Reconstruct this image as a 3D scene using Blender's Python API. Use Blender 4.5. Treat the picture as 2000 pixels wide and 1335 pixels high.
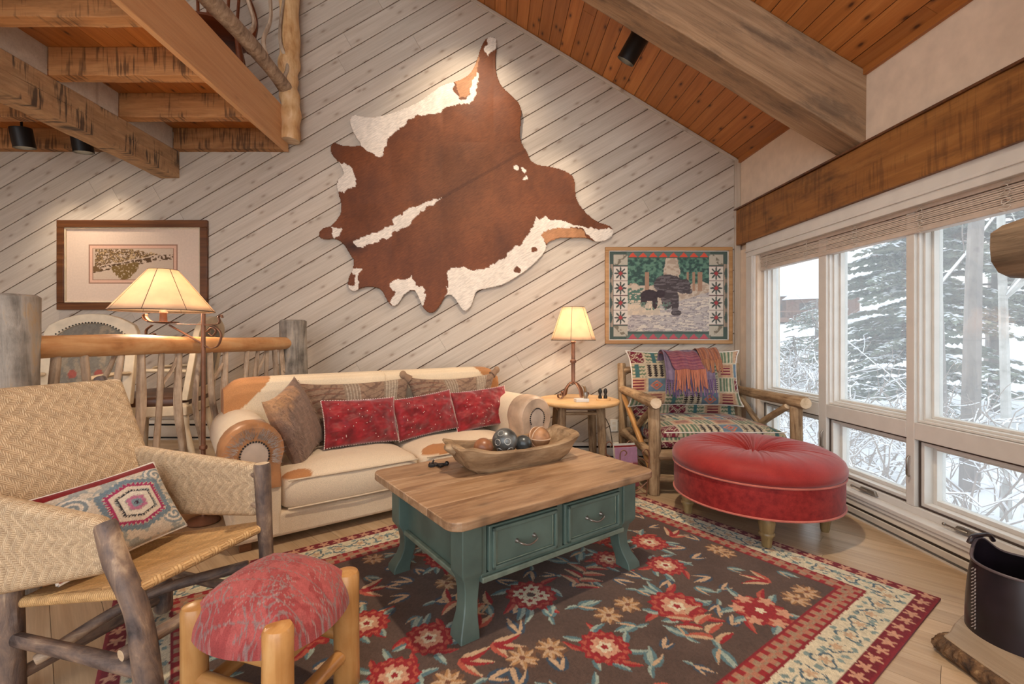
import bpy, bmesh, math, random
import numpy as np
from mathutils import Vector, Matrix

for o in list(bpy.data.objects):
    bpy.data.objects.remove(o, do_unlink=True)
SC = bpy.context.scene
COL = SC.collection
PI = math.pi

# ------------------------------------------------------------------ camera, sky, exposure
CAM_H = 1.15
cam = bpy.data.cameras.new('camera')
cam.lens = 16.2; cam.sensor_width = 36.0; cam.sensor_fit = 'HORIZONTAL'
cam.shift_x = 0.0175; cam.shift_y = -0.00625
cam.clip_start = 0.05; cam.clip_end = 300
cam_o = bpy.data.objects.new('camera', cam); COL.objects.link(cam_o)
cam_o.location = (0, 0, CAM_H); cam_o.rotation_euler = (PI/2, 0, 0)
SC.camera = cam_o

world = bpy.data.worlds.new('sky'); SC.world = world; world.use_nodes = True
_n = world.node_tree.nodes; _bg = _n['Background']
_tc = _n.new('ShaderNodeTexCoord'); _sep = _n.new('ShaderNodeSeparateXYZ'); _rmp = _n.new('ShaderNodeValToRGB')
world.node_tree.links.new(_tc.outputs['Generated'], _sep.inputs[0])
world.node_tree.links.new(_sep.outputs['Z'], _rmp.inputs[0])
_rmp.color_ramp.elements[0].position = 0.0; _rmp.color_ramp.elements[0].color = (0.93, 0.95, 0.98, 1)
_rmp.color_ramp.elements[1].position = 0.6; _rmp.color_ramp.elements[1].color = (0.82, 0.90, 1.0, 1)
world.node_tree.links.new(_rmp.outputs[0], _bg.inputs['Color'])
_bg.inputs['Strength'].default_value = 2.6

SC.view_settings.view_transform = 'Standard'
SC.view_settings.look = 'None'
SC.view_settings.gamma = 1.0
SC.view_settings.use_curve_mapping = False
SC.view_settings.exposure = 0.25

# ------------------------------------------------------------------ helpers
def lin(c, a=1.0):
    o = []
    for x in c:
        x = x / 255.0
        o.append(x / 12.92 if x <= 0.04045 else ((x + 0.055) / 1.055) ** 2.4)
    return (o[0], o[1], o[2], a)

def tag(o, label=None, cat=None, group=None, kind=None):
    if label: o['label'] = label
    if cat: o['category'] = cat
    if group: o['group'] = group
    if kind: o['kind'] = kind
    return o

def E(name, label=None, cat=None, loc=(0, 0, 0), rz=0.0, group=None, kind=None):
    o = bpy.data.objects.new(name, None); COL.objects.link(o)
    o.empty_display_size = 0.1
    o.location = loc; o.rotation_euler = (0, 0, rz)
    return tag(o, label, cat, group, kind)

class G:
    """collects geometry for ONE mesh object"""
    def __init__(s):
        s.v = []; s.f = []; s.m = []; s.c = []; s.w = []; s.n = 0; s.hasc = False; s.hasw = False
    def add(s, v, f, mat=0, col=None, w=None, M=None):
        v = np.asarray(v, float).reshape(-1, 3)
        if M is not None:
            R = np.array(M.to_3x3()); t = np.array(M.translation); v = v @ R.T + t
        n = s.n
        s.v.append(v); s.n += len(v)
        for q in f: s.f.append([i + n for i in q])
        if isinstance(mat, int): s.m += [mat] * len(f)
        else: s.m += list(mat)
        if col is not None:
            s.hasc = True; col = np.asarray(col, float)
            if col.ndim == 1: col = np.tile(col[:3], (len(v), 1))
            s.c.append(col)
        else: s.c.append(np.full((len(v), 3), 0.5))
        if w is not None:
            s.hasw = True; s.w.append(np.asarray(w, float))
        else: s.w.append(v.copy())
        return s
    def box(s, x0, x1, y0, y1, z0, z1, mat=0, M=None, col=None):
        v = [(x0,y0,z0),(x1,y0,z0),(x1,y1,z0),(x0,y1,z0),(x0,y0,z1),(x1,y0,z1),(x1,y1,z1),(x0,y1,z1)]
        f = [(0,3,2,1),(4,5,6,7),(0,1,5,4),(1,2,6,5),(2,3,7,6),(3,0,4,7)]
        return s.add(v, f, mat, M=M, col=col)
    def prism(s, poly, z0, z1, mat=0, M=None):
        n = len(poly)
        v = [(p[0], p[1], z0) for p in poly] + [(p[0], p[1], z1) for p in poly]
        f = [tuple(range(n - 1, -1, -1)), tuple(range(n, 2 * n))]
        for i in range(n):
            j = (i + 1) % n; f.append((i, j, n + j, n + i))
        return s.add(v, f, mat, M=M)
    def tube(s, pts, rad, n=10, mat=0, cap=None, noise=0.0, seed=0, dome=0.0, cols=None, M=None, caps=True, flat=1.0):
        pts = np.asarray(pts, float); k = len(pts)
        rad = np.full(k, rad, float) if np.isscalar(rad) else np.asarray(rad, float)
        rng = np.random.RandomState(seed)
        T = np.gradient(pts, axis=0); T /= np.linalg.norm(T, axis=1)[:, None] + 1e-12
        up = np.array([0, 0, 1.0]) if abs(T[0][2]) < 0.9 else np.array([1.0, 0, 0])
        A = np.cross(T[0], up); A /= np.linalg.norm(A)
        ph = rng.rand(6) * 6.28
        th = np.linspace(0, 2 * PI, n, endpoint=False)
        V = []
        arc = np.concatenate([[0], np.cumsum(np.linalg.norm(np.diff(pts, axis=0), axis=1))])
        for i in range(k):
            A = A - T[i] * A.dot(T[i]); A /= np.linalg.norm(A) + 1e-12
            B = np.cross(T[i], A)
            r = rad[i] * (1 + noise * (0.5*np.sin(2*th + ph[0] + arc[i]*5) + 0.5*np.sin(3*th + ph[1] - arc[i]*7)
                                       + 0.5*np.sin(arc[i]*11 + ph[2]) + 0.3*np.sin(5*th + ph[3] + arc[i]*13)))
            V.append(pts[i] + np.outer(r*np.cos(th), A) + np.outer(r*np.sin(th)*flat, B))
        V = np.concatenate(V)
        f = []; mm = []
        for i in range(k - 1):
            for j in range(n):
                a = i*n + j; b = i*n + (j+1) % n
                f.append((a, b, b + n, a + n)); mm.append(mat)
        if caps:
            cm = mat if cap is None else cap
            c0 = len(V); V = np.vstack([V, pts[0] - T[0]*dome*rad[0], pts[-1] + T[-1]*dome*rad[-1]])
            for j in range(n):
                f.append((c0, (j+1) % n, j)); mm.append(cm)
                f.append((c0 + 1, (k-1)*n + j, (k-1)*n + (j+1) % n)); mm.append(cm)
        return s.add(V, f, mm, M=M, col=cols)
    def lathe(s, prof, n=24, c=(0, 0, 0), mat=0, M=None, cap=True, sx=1.0, sy=1.0):
        th = np.linspace(0, 2*PI, n, endpoint=False); V = []; f = []
        for r, z in prof:
            V.append(np.stack([c[0] + sx*r*np.cos(th), c[1] + sy*r*np.sin(th), np.full(n, c[2] + z)], 1))
        k = len(prof)
        for i in range(k - 1):
            for j in range(n):
                a = i*n + j; b = i*n + (j+1) % n
                f.append((a, b, b + n, a + n))
        if cap:
            f.append(tuple(range(n - 1, -1, -1))); f.append(tuple(range((k-1)*n, k*n)))
        return s.add(np.concatenate(V), f, mat, M=M)
    def grid(s, P, wu=False, wv=False, mat=0, col=None, w=None, M=None, mask=None):
        P = np.asarray(P, float); nu, nv = P.shape[:2]
        f = []
        iu = nu if wu else nu - 1; iv = nv if wv else nv - 1
        for i in range(iu):
            i2 = (i + 1) % nu
            for j in range(iv):
                if mask is not None and not mask[i, j]: continue
                j2 = (j + 1) % nv
                f.append((i*nv + j, i2*nv + j, i2*nv + j2, i*nv + j2))
        c = None if col is None else np.asarray(col, float).reshape(-1, 3)
        ww = None if w is None else np.asarray(w, float).reshape(-1, 3)
        return s.add(P.reshape(-1, 3), f, mat, col=c, w=ww, M=M)
    def ball(s, c, r, n=10, mat=0, sq=(1, 1, 1), M=None, col=None):
        P = np.zeros((n + 1, 2*n, 3)); t = np.linspace(0, PI, n + 1)[:, None]; p = np.linspace(0, 2*PI, 2*n, endpoint=False)[None]
        P[..., 0] = c[0] + sq[0]*r*np.sin(t)*np.cos(p); P[..., 1] = c[1] + sq[1]*r*np.sin(t)*np.sin(p); P[..., 2] = c[2] + sq[2]*r*np.cos(t)
        return s.grid(P, wv=True, mat=mat, M=M, col=(None if col is None else np.tile(np.asarray(col)[:3], ((n+1)*2*n, 1))))
    def mesh(s, name, mats, smooth=True, ang=45):
        me = bpy.data.meshes.new(name)
        v = np.concatenate(s.v)
        me.from_pydata([], [], []) if False else None
        nf = len(s.f); lens = np.array([len(q) for q in s.f], np.int32)
        me.vertices.add(len(v)); me.vertices.foreach_set('co', v.astype(np.float32).ravel())
        me.loops.add(int(lens.sum())); me.polygons.add(nf)
        me.loops.foreach_set('vertex_index', np.fromiter((i for q in s.f for i in q), np.int32, int(lens.sum())))
        st = np.zeros(nf, np.int32); st[1:] = np.cumsum(lens)[:-1]
        me.polygons.foreach_set('loop_start', st)
        for m in (mats if isinstance(mats, (list, tuple)) else [mats]): me.materials.append(m)
        me.polygons.foreach_set('material_index', np.array(s.m, np.int32))
        me.update(calc_edges=True); me.validate()
        if s.hasc:
            c = np.concatenate(s.c); c4 = np.ones((len(c), 4), np.float32); c4[:, :3] = c
            a = me.color_attributes.new('Col', 'FLOAT_COLOR', 'POINT'); a.data.foreach_set('color', c4.ravel())
        if s.hasw:
            a = me.attributes.new('wuv', 'FLOAT_VECTOR', 'POINT'); a.data.foreach_set('vector', np.concatenate(s.w).astype(np.float32).ravel())
        if not smooth:
            me.polygons.foreach_set('use_smooth', np.zeros(nf, bool))
        if smooth:
            me.polygons.foreach_set('use_smooth', np.ones(nf, bool))
            try: me.set_sharp_from_angle(angle=math.radians(ang))
            except Exception: pass
        return me
    def build(s, name, mats, parent=None, smooth=True, bevel=0.0, ang=45, label=None, cat=None, group=None, kind=None, seg=2):
        o = bpy.data.objects.new(name, s.mesh(name, mats, smooth, ang)); COL.objects.link(o)
        if parent is not None: o.parent = parent
        if bevel:
            b = o.modifiers.new('bevel', 'BEVEL'); b.width = bevel; b.segments = seg; b.limit_method = 'ANGLE'; b.angle_limit = math.radians(40)
        return tag(o, label, cat, group, kind)

def srgb(c):
    return np.array(lin(c)[:3])

def vnoise(x, y, seed=0):
    """value noise, vectorised"""
    def h(i, j):
        n = (i * 374761393 + j * 668265263 + seed * 982451653) & 0x7fffffff
        n = (n ^ (n >> 13)) * 1274126177 & 0x7fffffff
        return ((n ^ (n >> 16)) & 0xffff) / 65535.0
    xi = np.floor(x).astype(np.int64); yi = np.floor(y).astype(np.int64)
    fx = x - xi; fy = y - yi; fx = fx*fx*(3-2*fx); fy = fy*fy*(3-2*fy)
    return (h(xi, yi)*(1-fx) + h(xi+1, yi)*fx)*(1-fy) + (h(xi, yi+1)*(1-fx) + h(xi+1, yi+1)*fx)*fy

def fbm(x, y, seed=0, o=4):
    r = 0; a = 0.5
    for k in range(o):
        r = r + a*vnoise(x*2**k, y*2**k, seed + k); a *= 0.5
    return r

def inpoly(x, y, poly):
    r = np.zeros(x.shape, bool); n = len(poly); j = n - 1
    for i in range(n):
        xi, yi = poly[i]; xj, yj = poly[j]
        c = ((yi > y) != (yj > y)) & (x < (xj - xi)*(y - yi)/((yj - yi) if yj != yi else 1e-9) + xi)
        r ^= c; j = i
    return r

def clip(poly, a, b, c):
    """keep a*x+b*y<=c"""
    out = []; n = len(poly)
    for i in range(n):
        p = poly[i]; q = poly[(i+1) % n]
        dp = a*p[0] + b*p[1] - c; dq = a*q[0] + b*q[1] - c
        if dp <= 0: out.append(p)
        if (dp < 0 < dq) or (dq < 0 < dp):
            t = dp/(dp - dq); out.append((p[0] + t*(q[0]-p[0]), p[1] + t*(q[1]-p[1])))
    return out

def bez(pts, n=12):
    """Catmull-Rom through points"""
    p = np.asarray(pts, float); p = np.vstack([2*p[0]-p[1], p, 2*p[-1]-p[-2]]); out = []
    for i in range(1, len(p) - 2):
        t = np.linspace(0, 1, n, endpoint=False)[:, None]
        a, b, c, d = p[i-1], p[i], p[i+1], p[i+2]
        out.append(0.5*((2*b) + (-a+c)*t + (2*a-5*b+4*c-d)*t**2 + (-a+3*b-3*c+d)*t**3))
    return np.vstack(out + [p[-2][None]])

def copy_tree(o, parent=None):
    c = o.copy(); COL.objects.link(c); c.parent = parent
    for ch in list(o.children): copy_tree(ch, c)
    return c

# ------------------------------------------------------------------ materials
def newmat(name):
    m = bpy.data.materials.new(name); m.use_nodes = True
    nt = m.node_tree; return m, nt, nt.nodes['Principled BSDF']

def N(nt, t, **kw):
    n = nt.nodes.new('ShaderNode' + t)
    for k, v in kw.items():
        if k in n.inputs: n.inputs[k].default_value = v
        else: setattr(n, k, v)
    return n

def L(nt, a, b): nt.links.new(a, b)

def ramp(nt, stops):
    r = nt.nodes.new('ShaderNodeValToRGB'); e = r.color_ramp.elements
    while len(e) < len(stops): e.new(0.5)
    for i, (p, c) in enumerate(stops):
        e[i].position = p; e[i].color = c if len(c) == 4 else (*c, 1)
    return r

def bump(nt, b, h, strength, dist=0.01):
    n = N(nt, 'Bump', Strength=strength, Distance=dist); L(nt, h, n.inputs['Height']); L(nt, n.outputs[0], b.inputs['Normal']); return n

def coords(nt, scale, rnd=True):
    tc = N(nt, 'TexCoord'); mp = N(nt, 'Mapping'); mp.inputs['Scale'].default_value = scale
    L(nt, tc.outputs['Object'], mp.inputs['Vector'])
    if not rnd: return mp.outputs[0], None
    oi = N(nt, 'ObjectInfo'); mu = N(nt, 'Math', operation='MULTIPLY'); mu.inputs[1].default_value = 57.0
    L(nt, oi.outputs['Random'], mu.inputs[0])
    ad = N(nt, 'VectorMath', operation='ADD'); L(nt, mp.outputs[0], ad.inputs[0]); L(nt, mu.outputs[0], ad.inputs[1])
    return ad.outputs[0], oi.outputs['Random']

def mix(nt, fac, a, b, mode='MIX'):
    n = nt.nodes.new('ShaderNodeMix'); n.data_type = 'RGBA'; n.blend_type = mode
    if hasattr(fac, 'links'): L(nt, fac, n.inputs[0])
    else: n.inputs[0].default_value = fac
    for s, i in ((a, 6), (b, 7)):
        if hasattr(s, 'links'): L(nt, s, n.inputs[i])
        else: n.inputs[i].default_value = s if len(s) == 4 else (*s, 1)
    return n.outputs[2]

def wood(name, dark, midc, light, along=1.2, across=16, axis=0, rough=0.55, knot=0.5, var=0.3, bmp=0.25, knotc=None, ksc=1.0, stain=0.0, stainc=(40, 32, 26), kdim='3D', saw=0.0):
    m, nt, b = newmat(name)
    sc = [across]*3; sc[axis] = along
    v, rnd = coords(nt, sc)
    n1 = N(nt, 'TexNoise', Scale=1.0, Detail=6.0, Roughness=0.6, Distortion=0.5); L(nt, v, n1.inputs['Vector'])
    r = ramp(nt, [(0.28, lin(dark)), (0.5, lin(midc)), (0.74, lin(light))]); L(nt, n1.outputs['Fac'], r.inputs[0])
    col = r.outputs[0]
    sc2 = [across*5]*3; sc2[axis] = along*1.6
    v2, _ = coords(nt, sc2)
    n2 = N(nt, 'TexNoise', Scale=1.0, Detail=3.0, Distortion=0.3); L(nt, v2, n2.inputs['Vector'])
    r2 = ramp(nt, [(0.3, (0.88, 0.87, 0.86, 1)), (0.65, (1.03, 1.03, 1.02, 1))]); L(nt, n2.outputs['Fac'], r2.inputs[0])
    col = mix(nt, 0.8, col, r2.outputs[0], 'MULTIPLY')
    if knot > 0:
        sc3 = [5.5*ksc]*3; sc3[axis] = 2.3*ksc
        v3, _ = coords(nt, sc3)
        vo = N(nt, 'TexVoronoi', Scale=1.0); vo.voronoi_dimensions = kdim; L(nt, v3, vo.inputs['Vector'])
        kr = ramp(nt, [(0.03, (1, 1, 1, 1)), (0.075, (0.35, 0.35, 0.35, 1)), (0.15, (0, 0, 0, 1))]); L(nt, vo.outputs['Distance'], kr.inputs[0])
        mm = N(nt, 'Math', operation='MULTIPLY'); mm.inputs[1].default_value = knot; L(nt, kr.outputs[0], mm.inputs[0])
        col = mix(nt, mm.outputs[0], col, lin(knotc or [int(x*0.5) for x in dark]))
    if stain > 0:
        sc4 = [7.0]*3; sc4[axis] = 2.0
        v4, _ = coords(nt, sc4)
        n4 = N(nt, 'TexNoise', Scale=1.0, Detail=5.0, Roughness=0.7); L(nt, v4, n4.inputs['Vector'])
        sr = ramp(nt, [(0.5, (0, 0, 0, 1)), (0.66, (1, 1, 1, 1))]); L(nt, n4.outputs['Fac'], sr.inputs[0])
        mm = N(nt, 'Math', operation='MULTIPLY'); mm.inputs[1].default_value = stain; L(nt, sr.outputs[0], mm.inputs[0])
        col = mix(nt, mm.outputs[0], col, lin(stainc))
    if saw > 0:
        sc5 = [4.0]*3; sc5[axis] = 55.0
        v5, _ = coords(nt, sc5)
        n5 = N(nt, 'TexNoise', Scale=1.0, Detail=2.0, Roughness=0.5); L(nt, v5, n5.inputs['Vector'])
        v6, _ = coords(nt, (5.0,)*3)
        n6 = N(nt, 'TexNoise', Scale=1.0, Detail=2.0); L(nt, v6, n6.inputs['Vector'])
        pr_ = N(nt, 'Math', operation='MULTIPLY'); L(nt, n5.outputs['Fac'], pr_.inputs[0]); L(nt, n6.outputs['Fac'], pr_.inputs[1])
        sr = ramp(nt, [(0.27, (0, 0, 0, 1)), (0.36, (1, 1, 1, 1))]); L(nt, pr_.outputs[0], sr.inputs[0])
        mm = N(nt, 'Math', operation='MULTIPLY'); mm.inputs[1].default_value = saw; L(nt, sr.outputs[0], mm.inputs[0])
        col = mix(nt, mm.outputs[0], col, lin(stainc))
    if var > 0:
        mr = N(nt, 'MapRange'); mr.inputs['To Min'].default_value = 1 - var; mr.inputs['To Max'].default_value = 1 + var*0.45
        L(nt, rnd, mr.inputs['Value'])
        cb = N(nt, 'CombineColor'); 
        for i in range(3): L(nt, mr.outputs[0], cb.inputs[i])
        col = mix(nt, 1.0, col, cb.outputs[0], 'MULTIPLY')
    L(nt, col, b.inputs['Base Color']); b.inputs['Roughness'].default_value = rough
    bump(nt, b, n2.outputs['Fac'], bmp, 0.004)
    return m

def bark(name, cols, along=2.0, across=22, axis=2, rough=0.8, bmp=0.6, mott=7.0, var=0.2):
    m, nt, b = newmat(name)
    sc = [across]*3; sc[axis] = along
    v, rnd = coords(nt, sc)
    n1 = N(nt, 'TexNoise', Scale=1.0, Detail=7.0, Roughness=0.65, Distortion=0.6); L(nt, v, n1.inputs['Vector'])
    v2, _ = coords(nt, (mott,)*3)
    n2 = N(nt, 'TexNoise', Scale=1.0, Detail=4.0, Roughness=0.6); L(nt, v2, n2.inputs['Vector'])
    ad = N(nt, 'Math', operation='MULTIPLY_ADD'); ad.inputs[1].default_value = 0.62; L(nt, n1.outputs['Fac'], ad.inputs[0])
    m2 = N(nt, 'Math', operation='MULTIPLY'); m2.inputs[1].default_value = 0.38; L(nt, n2.outputs['Fac'], m2.inputs[0]); L(nt, m2.outputs[0], ad.inputs[2])
    k = len(cols); r = ramp(nt, [(0.34 + 0.32*i/(k-1), lin(c)) for i, c in enumerate(cols)]); L(nt, ad.outputs[0], r.inputs[0])
    mr = N(nt, 'MapRange'); mr.inputs['To Min'].default_value = 1 - var; mr.inputs['To Max'].default_value = 1 + var*0.5; L(nt, rnd, mr.inputs['Value'])
    cb = N(nt, 'CombineColor')
    for i in range(3): L(nt, mr.outputs[0], cb.inputs[i])
    L(nt, mix(nt, 1.0, r.outputs[0], cb.outputs[0], 'MULTIPLY'), b.inputs['Base Color'])
    b.inputs['Roughness'].default_value = rough
    bump(nt, b, n1.outputs['Fac'], bmp, 0.012)
    return m

def paint(name, c, rough=0.5, nz=0.06, metal=0.0, bmp=0.05, spec=0.5, sc=12):
    m, nt, b = newmat(name)
    v, _ = coords(nt, (sc,)*3)
    n1 = N(nt, 'TexNoise', Scale=1.0, Detail=5.0); L(nt, v, n1.inputs['Vector'])
    a = lin(c); d = tuple(x*(1 - nz*3) for x in a[:3]); l = tuple(min(1, x*(1 + nz*1.5)) for x in a[:3])
    r = ramp(nt, [(0.3, d), (0.7, l)]); L(nt, n1.outputs['Fac'], r.inputs[0]); L(nt, r.outputs[0], b.inputs['Base Color'])
    b.inputs['Roughness'].default_value = rough; b.inputs['Metallic'].default_value = metal
    b.inputs['Specular IOR Level'].default_value = spec
    if bmp: bump(nt, b, n1.outputs['Fac'], bmp, 0.004)
    return m

def cloth(name, c, c2=None, sc=350, rough=0.9, bmp=0.25, mott=0.25, sheen=0.2, msc=7, spec=0.2):
    m, nt, b = newmat(name)
    v, _ = coords(nt, (sc,)*3); n1 = N(nt, 'TexNoise', Scale=1.0, Detail=2.0); L(nt, v, n1.inputs['Vector'])
    v2, _ = coords(nt, (msc,)*3); n2 = N(nt, 'TexNoise', Scale=1.0, Detail=5.0, Roughness=0.6); L(nt, v2, n2.inputs['Vector'])
    a = lin(c); d = lin(c2) if c2 else tuple(x*(1 - mott) for x in a[:3])
    r = ramp(nt, [(0.33, d), (0.62, a)]); L(nt, n2.outputs['Fac'], r.inputs[0])
    r2 = ramp(nt, [(0.3, (0.84,)*3), (0.7, (1.08,)*3)]); L(nt, n1.outputs['Fac'], r2.inputs[0])
    L(nt, mix(nt, 1.0, r.outputs[0], r2.outputs[0], 'MULTIPLY'), b.inputs['Base Color'])
    b.inputs['Roughness'].default_value = rough; b.inputs['Sheen Weight'].default_value = sheen; b.inputs['Specular IOR Level'].default_value = spec
    bump(nt, b, n1.outputs['Fac'], bmp, 0.002)
    return m

def attr(name, rough=0.9, sc=300, bmp=0.3, nz=0.18, sheen=0.1, spec=0.2, aniso=None):
    m, nt, b = newmat(name)
    at = N(nt, 'Attribute', attribute_name='Col')
    v, _ = coords(nt, aniso or (sc,)*3); n1 = N(nt, 'TexNoise', Scale=1.0, Detail=3.0); L(nt, v, n1.inputs['Vector'])
    r2 = ramp(nt, [(0.3, (1 - nz,)*3), (0.7, (1 + nz*0.6,)*3)]); L(nt, n1.outputs['Fac'], r2.inputs[0])
    L(nt, mix(nt, 1.0, at.outputs['Color'], r2.outputs[0], 'MULTIPLY'), b.inputs['Base Color'])
    b.inputs['Roughness'].default_value = rough; b.inputs['Sheen Weight'].default_value = sheen; b.inputs['Specular IOR Level'].default_value = spec
    bump(nt, b, n1.outputs['Fac'], bmp, 0.003)
    return m

def weave(name, light, dark, period=16.0):
    """diagonal twill of split cane that reverses in chevrons; wuv attribute counts strands"""
    m, nt, b = newmat(name)
    at = N(nt, 'Attribute', attribute_name='wuv'); sp = N(nt, 'SeparateXYZ'); L(nt, at.outputs['Vector'], sp.inputs[0])
    def mt(op, a, bb=None, c=None):
        n = N(nt, 'Math', operation=op)
        for i, x in enumerate((a, bb, c)):
            if x is None: continue
            if hasattr(x, 'links'): L(nt, x, n.inputs[i])
            else: n.inputs[i].default_value = x
        return n.outputs[0]
    u, v = sp.outputs['X'], sp.outputs['Y']
    nzv = N(nt, 'TexNoise', Scale=0.35, Detail=2.0); L(nt, at.outputs['Vector'], nzv.inputs['Vector'])
    u = mt('ADD', u, mt('MULTIPLY', mt('SUBTRACT', nzv.outputs['Fac'], 0.5), 1.6))
    fu = mt('FLOOR', u); fv = mt('FLOOR', v)
    t = mt('FLOORED_MODULO', mt('ADD', fu, mt('PINGPONG', fv, period/2)), 6.0)
    over = mt('LESS_THAN', t, 3.0)
    su = mt('SINE', mt('MULTIPLY', mt('FRACT', u), PI)); sv = mt('SINE', mt('MULTIPLY', mt('FRACT', v), PI))
    pos = mt('SINE', mt('MULTIPLY', mt('FRACT', mt('DIVIDE', t, 3.0)), PI))
    hu = mt('MULTIPLY', mt('POWER', su, 0.5), 1.0); hv = mt('MULTIPLY', mt('POWER', sv, 0.5), 0.82)
    h = mt('ADD', mt('MULTIPLY', over, hu), mt('MULTIPLY', mt('SUBTRACT', 1.0, over), hv))
    h2 = mt('MULTIPLY', h, mt('MULTIPLY_ADD', pos, 0.25, 0.8))
    vr = N(nt, 'TexNoise', Scale=0.22, Detail=4.0); L(nt, at.outputs['Vector'], vr.inputs['Vector'])
    r = ramp(nt, [(0.0, lin(dark)), (0.45, lin([(a*0.6 + c*0.4) for a, c in zip(light, dark)])), (0.95, lin(light))]); L(nt, h2, r.inputs[0])  # shading across each strand is put into the colour, darker at edges
    r2 = ramp(nt, [(0.3, (0.74, 0.70, 0.66)), (0.7, (1.12, 1.08, 1.02))]); L(nt, vr.outputs['Fac'], r2.inputs[0])
    L(nt, mix(nt, 1.0, r.outputs[0], r2.outputs[0], 'MULTIPLY'), b.inputs['Base Color'])
    b.inputs['Roughness'].default_value = 0.5; b.inputs['Specular IOR Level'].default_value = 0.3
    bump(nt, b, h2, 0.5, 0.004)
    return m

def glass(name, tint=0.9, refl=0.06, haze=0.10):
    m = bpy.data.materials.new(name); m.use_nodes = True; nt = m.node_tree; nt.nodes.clear()
    out = N(nt, 'OutputMaterial'); tr = N(nt, 'BsdfTransparent'); gl = N(nt, 'BsdfGlossy', Roughness=0.02); mx = N(nt, 'MixShader'); mx.inputs[0].default_value = refl
    tr.inputs[0].default_value = (tint*0.98, tint, tint*0.99, 1)
    df = N(nt, 'BsdfTranslucent'); df.inputs[0].default_value = (.9, .9, .9, 1); m2 = N(nt, 'MixShader'); m2.inputs[0].default_value = haze
    L(nt, tr.outputs[0], m2.inputs[1]); L(nt, df.outputs[0], m2.inputs[2])
    L(nt, m2.outputs[0], mx.inputs[1]); L(nt, gl.outputs[0], mx.inputs[2]); L(nt, mx.outputs[0], out.inputs[0]); return m

def shade_mat(name, c):
    m = bpy.data.materials.new(name); m.use_nodes = True; nt = m.node_tree; nt.nodes.clear()
    out = N(nt, 'OutputMaterial'); d = N(nt, 'BsdfDiffuse'); t = N(nt, 'BsdfTranslucent'); mx = N(nt, 'MixShader'); mx.inputs[0].default_value = 0.55
    tc = N(nt, 'TexCoord'); nz = N(nt, 'TexNoise', Scale=9.0, Detail=4.0); L(nt, tc.outputs['Object'], nz.inputs['Vector'])
    a = lin(c); r = ramp(nt, [(0.3, tuple(x*0.82 for x in a[:3])), (0.65, a)]); L(nt, nz.outputs['Fac'], r.inputs[0])
    L(nt, r.outputs[0], d.inputs[0]); L(nt, r.outputs[0], t.inputs[0])
    L(nt, d.outputs[0], mx.inputs[1]); L(nt, t.outputs[0], mx.inputs[2]); L(nt, mx.outputs[0], out.inputs[0]); return m

def emit(name, c, s):
    m = bpy.data.materials.new(name); m.use_nodes = True; nt = m.node_tree; nt.nodes.clear()
    out = N(nt, 'OutputMaterial'); e = N(nt, 'Emission', Strength=s); e.inputs[0].default_value = lin(c); L(nt, e.outputs[0], out.inputs[0]); return m

M = {}
M['wall'] = wood('whitewashed_pine', (184, 170, 154), (194, 181, 166), (203, 191, 177), along=1.6, across=20, rough=0.6, knot=0.6, knotc=(132, 108, 88), var=0.10, bmp=0.12, ksc=1.15, kdim='2D')
M['gap'] = paint('dark_gap', (122, 98, 80), 0.9)
M['ceil'] = wood('honey_pine', (160, 96, 44), (180, 112, 54), (194, 128, 68), along=1.2, across=22, axis=1, rough=0.42, knot=0.9, knotc=(60, 24, 10), var=0.22, bmp=0.1, kdim='2D', ksc=1.2)
M['beam'] = wood('rough_beam', (132, 102, 74), (158, 124, 92), (182, 148, 114), along=1.4, across=26, rough=0.75, knot=0.5, var=0.1, bmp=0.6, stain=0.55, stainc=(62, 50, 42), ksc=0.7)
M['beam_y'] = wood('rough_beam_long', (164, 128, 90), (186, 148, 108), (204, 168, 126), along=6, across=20, axis=1, rough=0.75, knot=0.5, var=0.1, bmp=0.6, stain=0.25, stainc=(60, 52, 48), ksc=0.7, saw=0.85)
M['beam_o'] = wood('oiled_beam', (130, 82, 36), (150, 98, 46), (168, 116, 60), along=1.4, across=22, axis=1, rough=0.5, knot=0.75, var=0.05, bmp=0.4, stain=0.55, stainc=(58, 30, 14), ksc=0.75, saw=0.4)
M['joist'] = wood('joist_wood', (160, 108, 62), (184, 130, 80), (204, 152, 100), along=2.5, across=20, rough=0.7, knot=0.5, var=0.2, bmp=0.5, stain=0.35, stainc=(58, 38, 24), ksc=0.7, saw=0.7)
M['fascia'] = wood('fascia_wood', (200, 148, 100), (210, 160, 112), (218, 170, 122), along=1.4, across=20, axis=1, rough=0.55, knot=0.3, var=0.03, bmp=0.2)
M['floor'] = wood('oak_floor', (176, 147, 114), (192, 164, 130), (206, 181, 149), along=1.5, across=26, rough=0.28, knot=0.2, var=0.16, bmp=0.05, kdim='2D')
M['white'] = paint('white_paint', (216, 213, 207), 0.45, nz=0.02, bmp=0.02)
M['cream_wall'] = paint('cream_plaster', (226, 206, 184), 0.8, nz=0.03, bmp=0.06)
M['trimwood'] = wood('weathered_trim', (158, 142, 124), (186, 170, 152), (206, 192, 176), along=1, across=20, axis=2, knot=0.3, var=0.1)
M['gasket'] = paint('dark_gasket', (70, 58, 52), 0.6)
M['glass'] = glass('pane_glass', 0.80, 0.05)
M['metal'] = paint('pewter_metal', (150, 142, 132), 0.35, metal=0.8)
M['iron'] = paint('rust_brown_iron', (132, 92, 70), 0.45, metal=0.35, nz=0.12)
M['blackiron'] = paint('black_iron', (36, 32, 30), 0.4, metal=0.3)
M['blind'] = paint('blind_slat', (206, 190, 176), 0.5)
M['cord'] = cloth('blind_cord', (226, 218, 206))
M['heater'] = paint('heater_enamel', (208, 200, 186), 0.4, nz=0.02)
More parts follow.
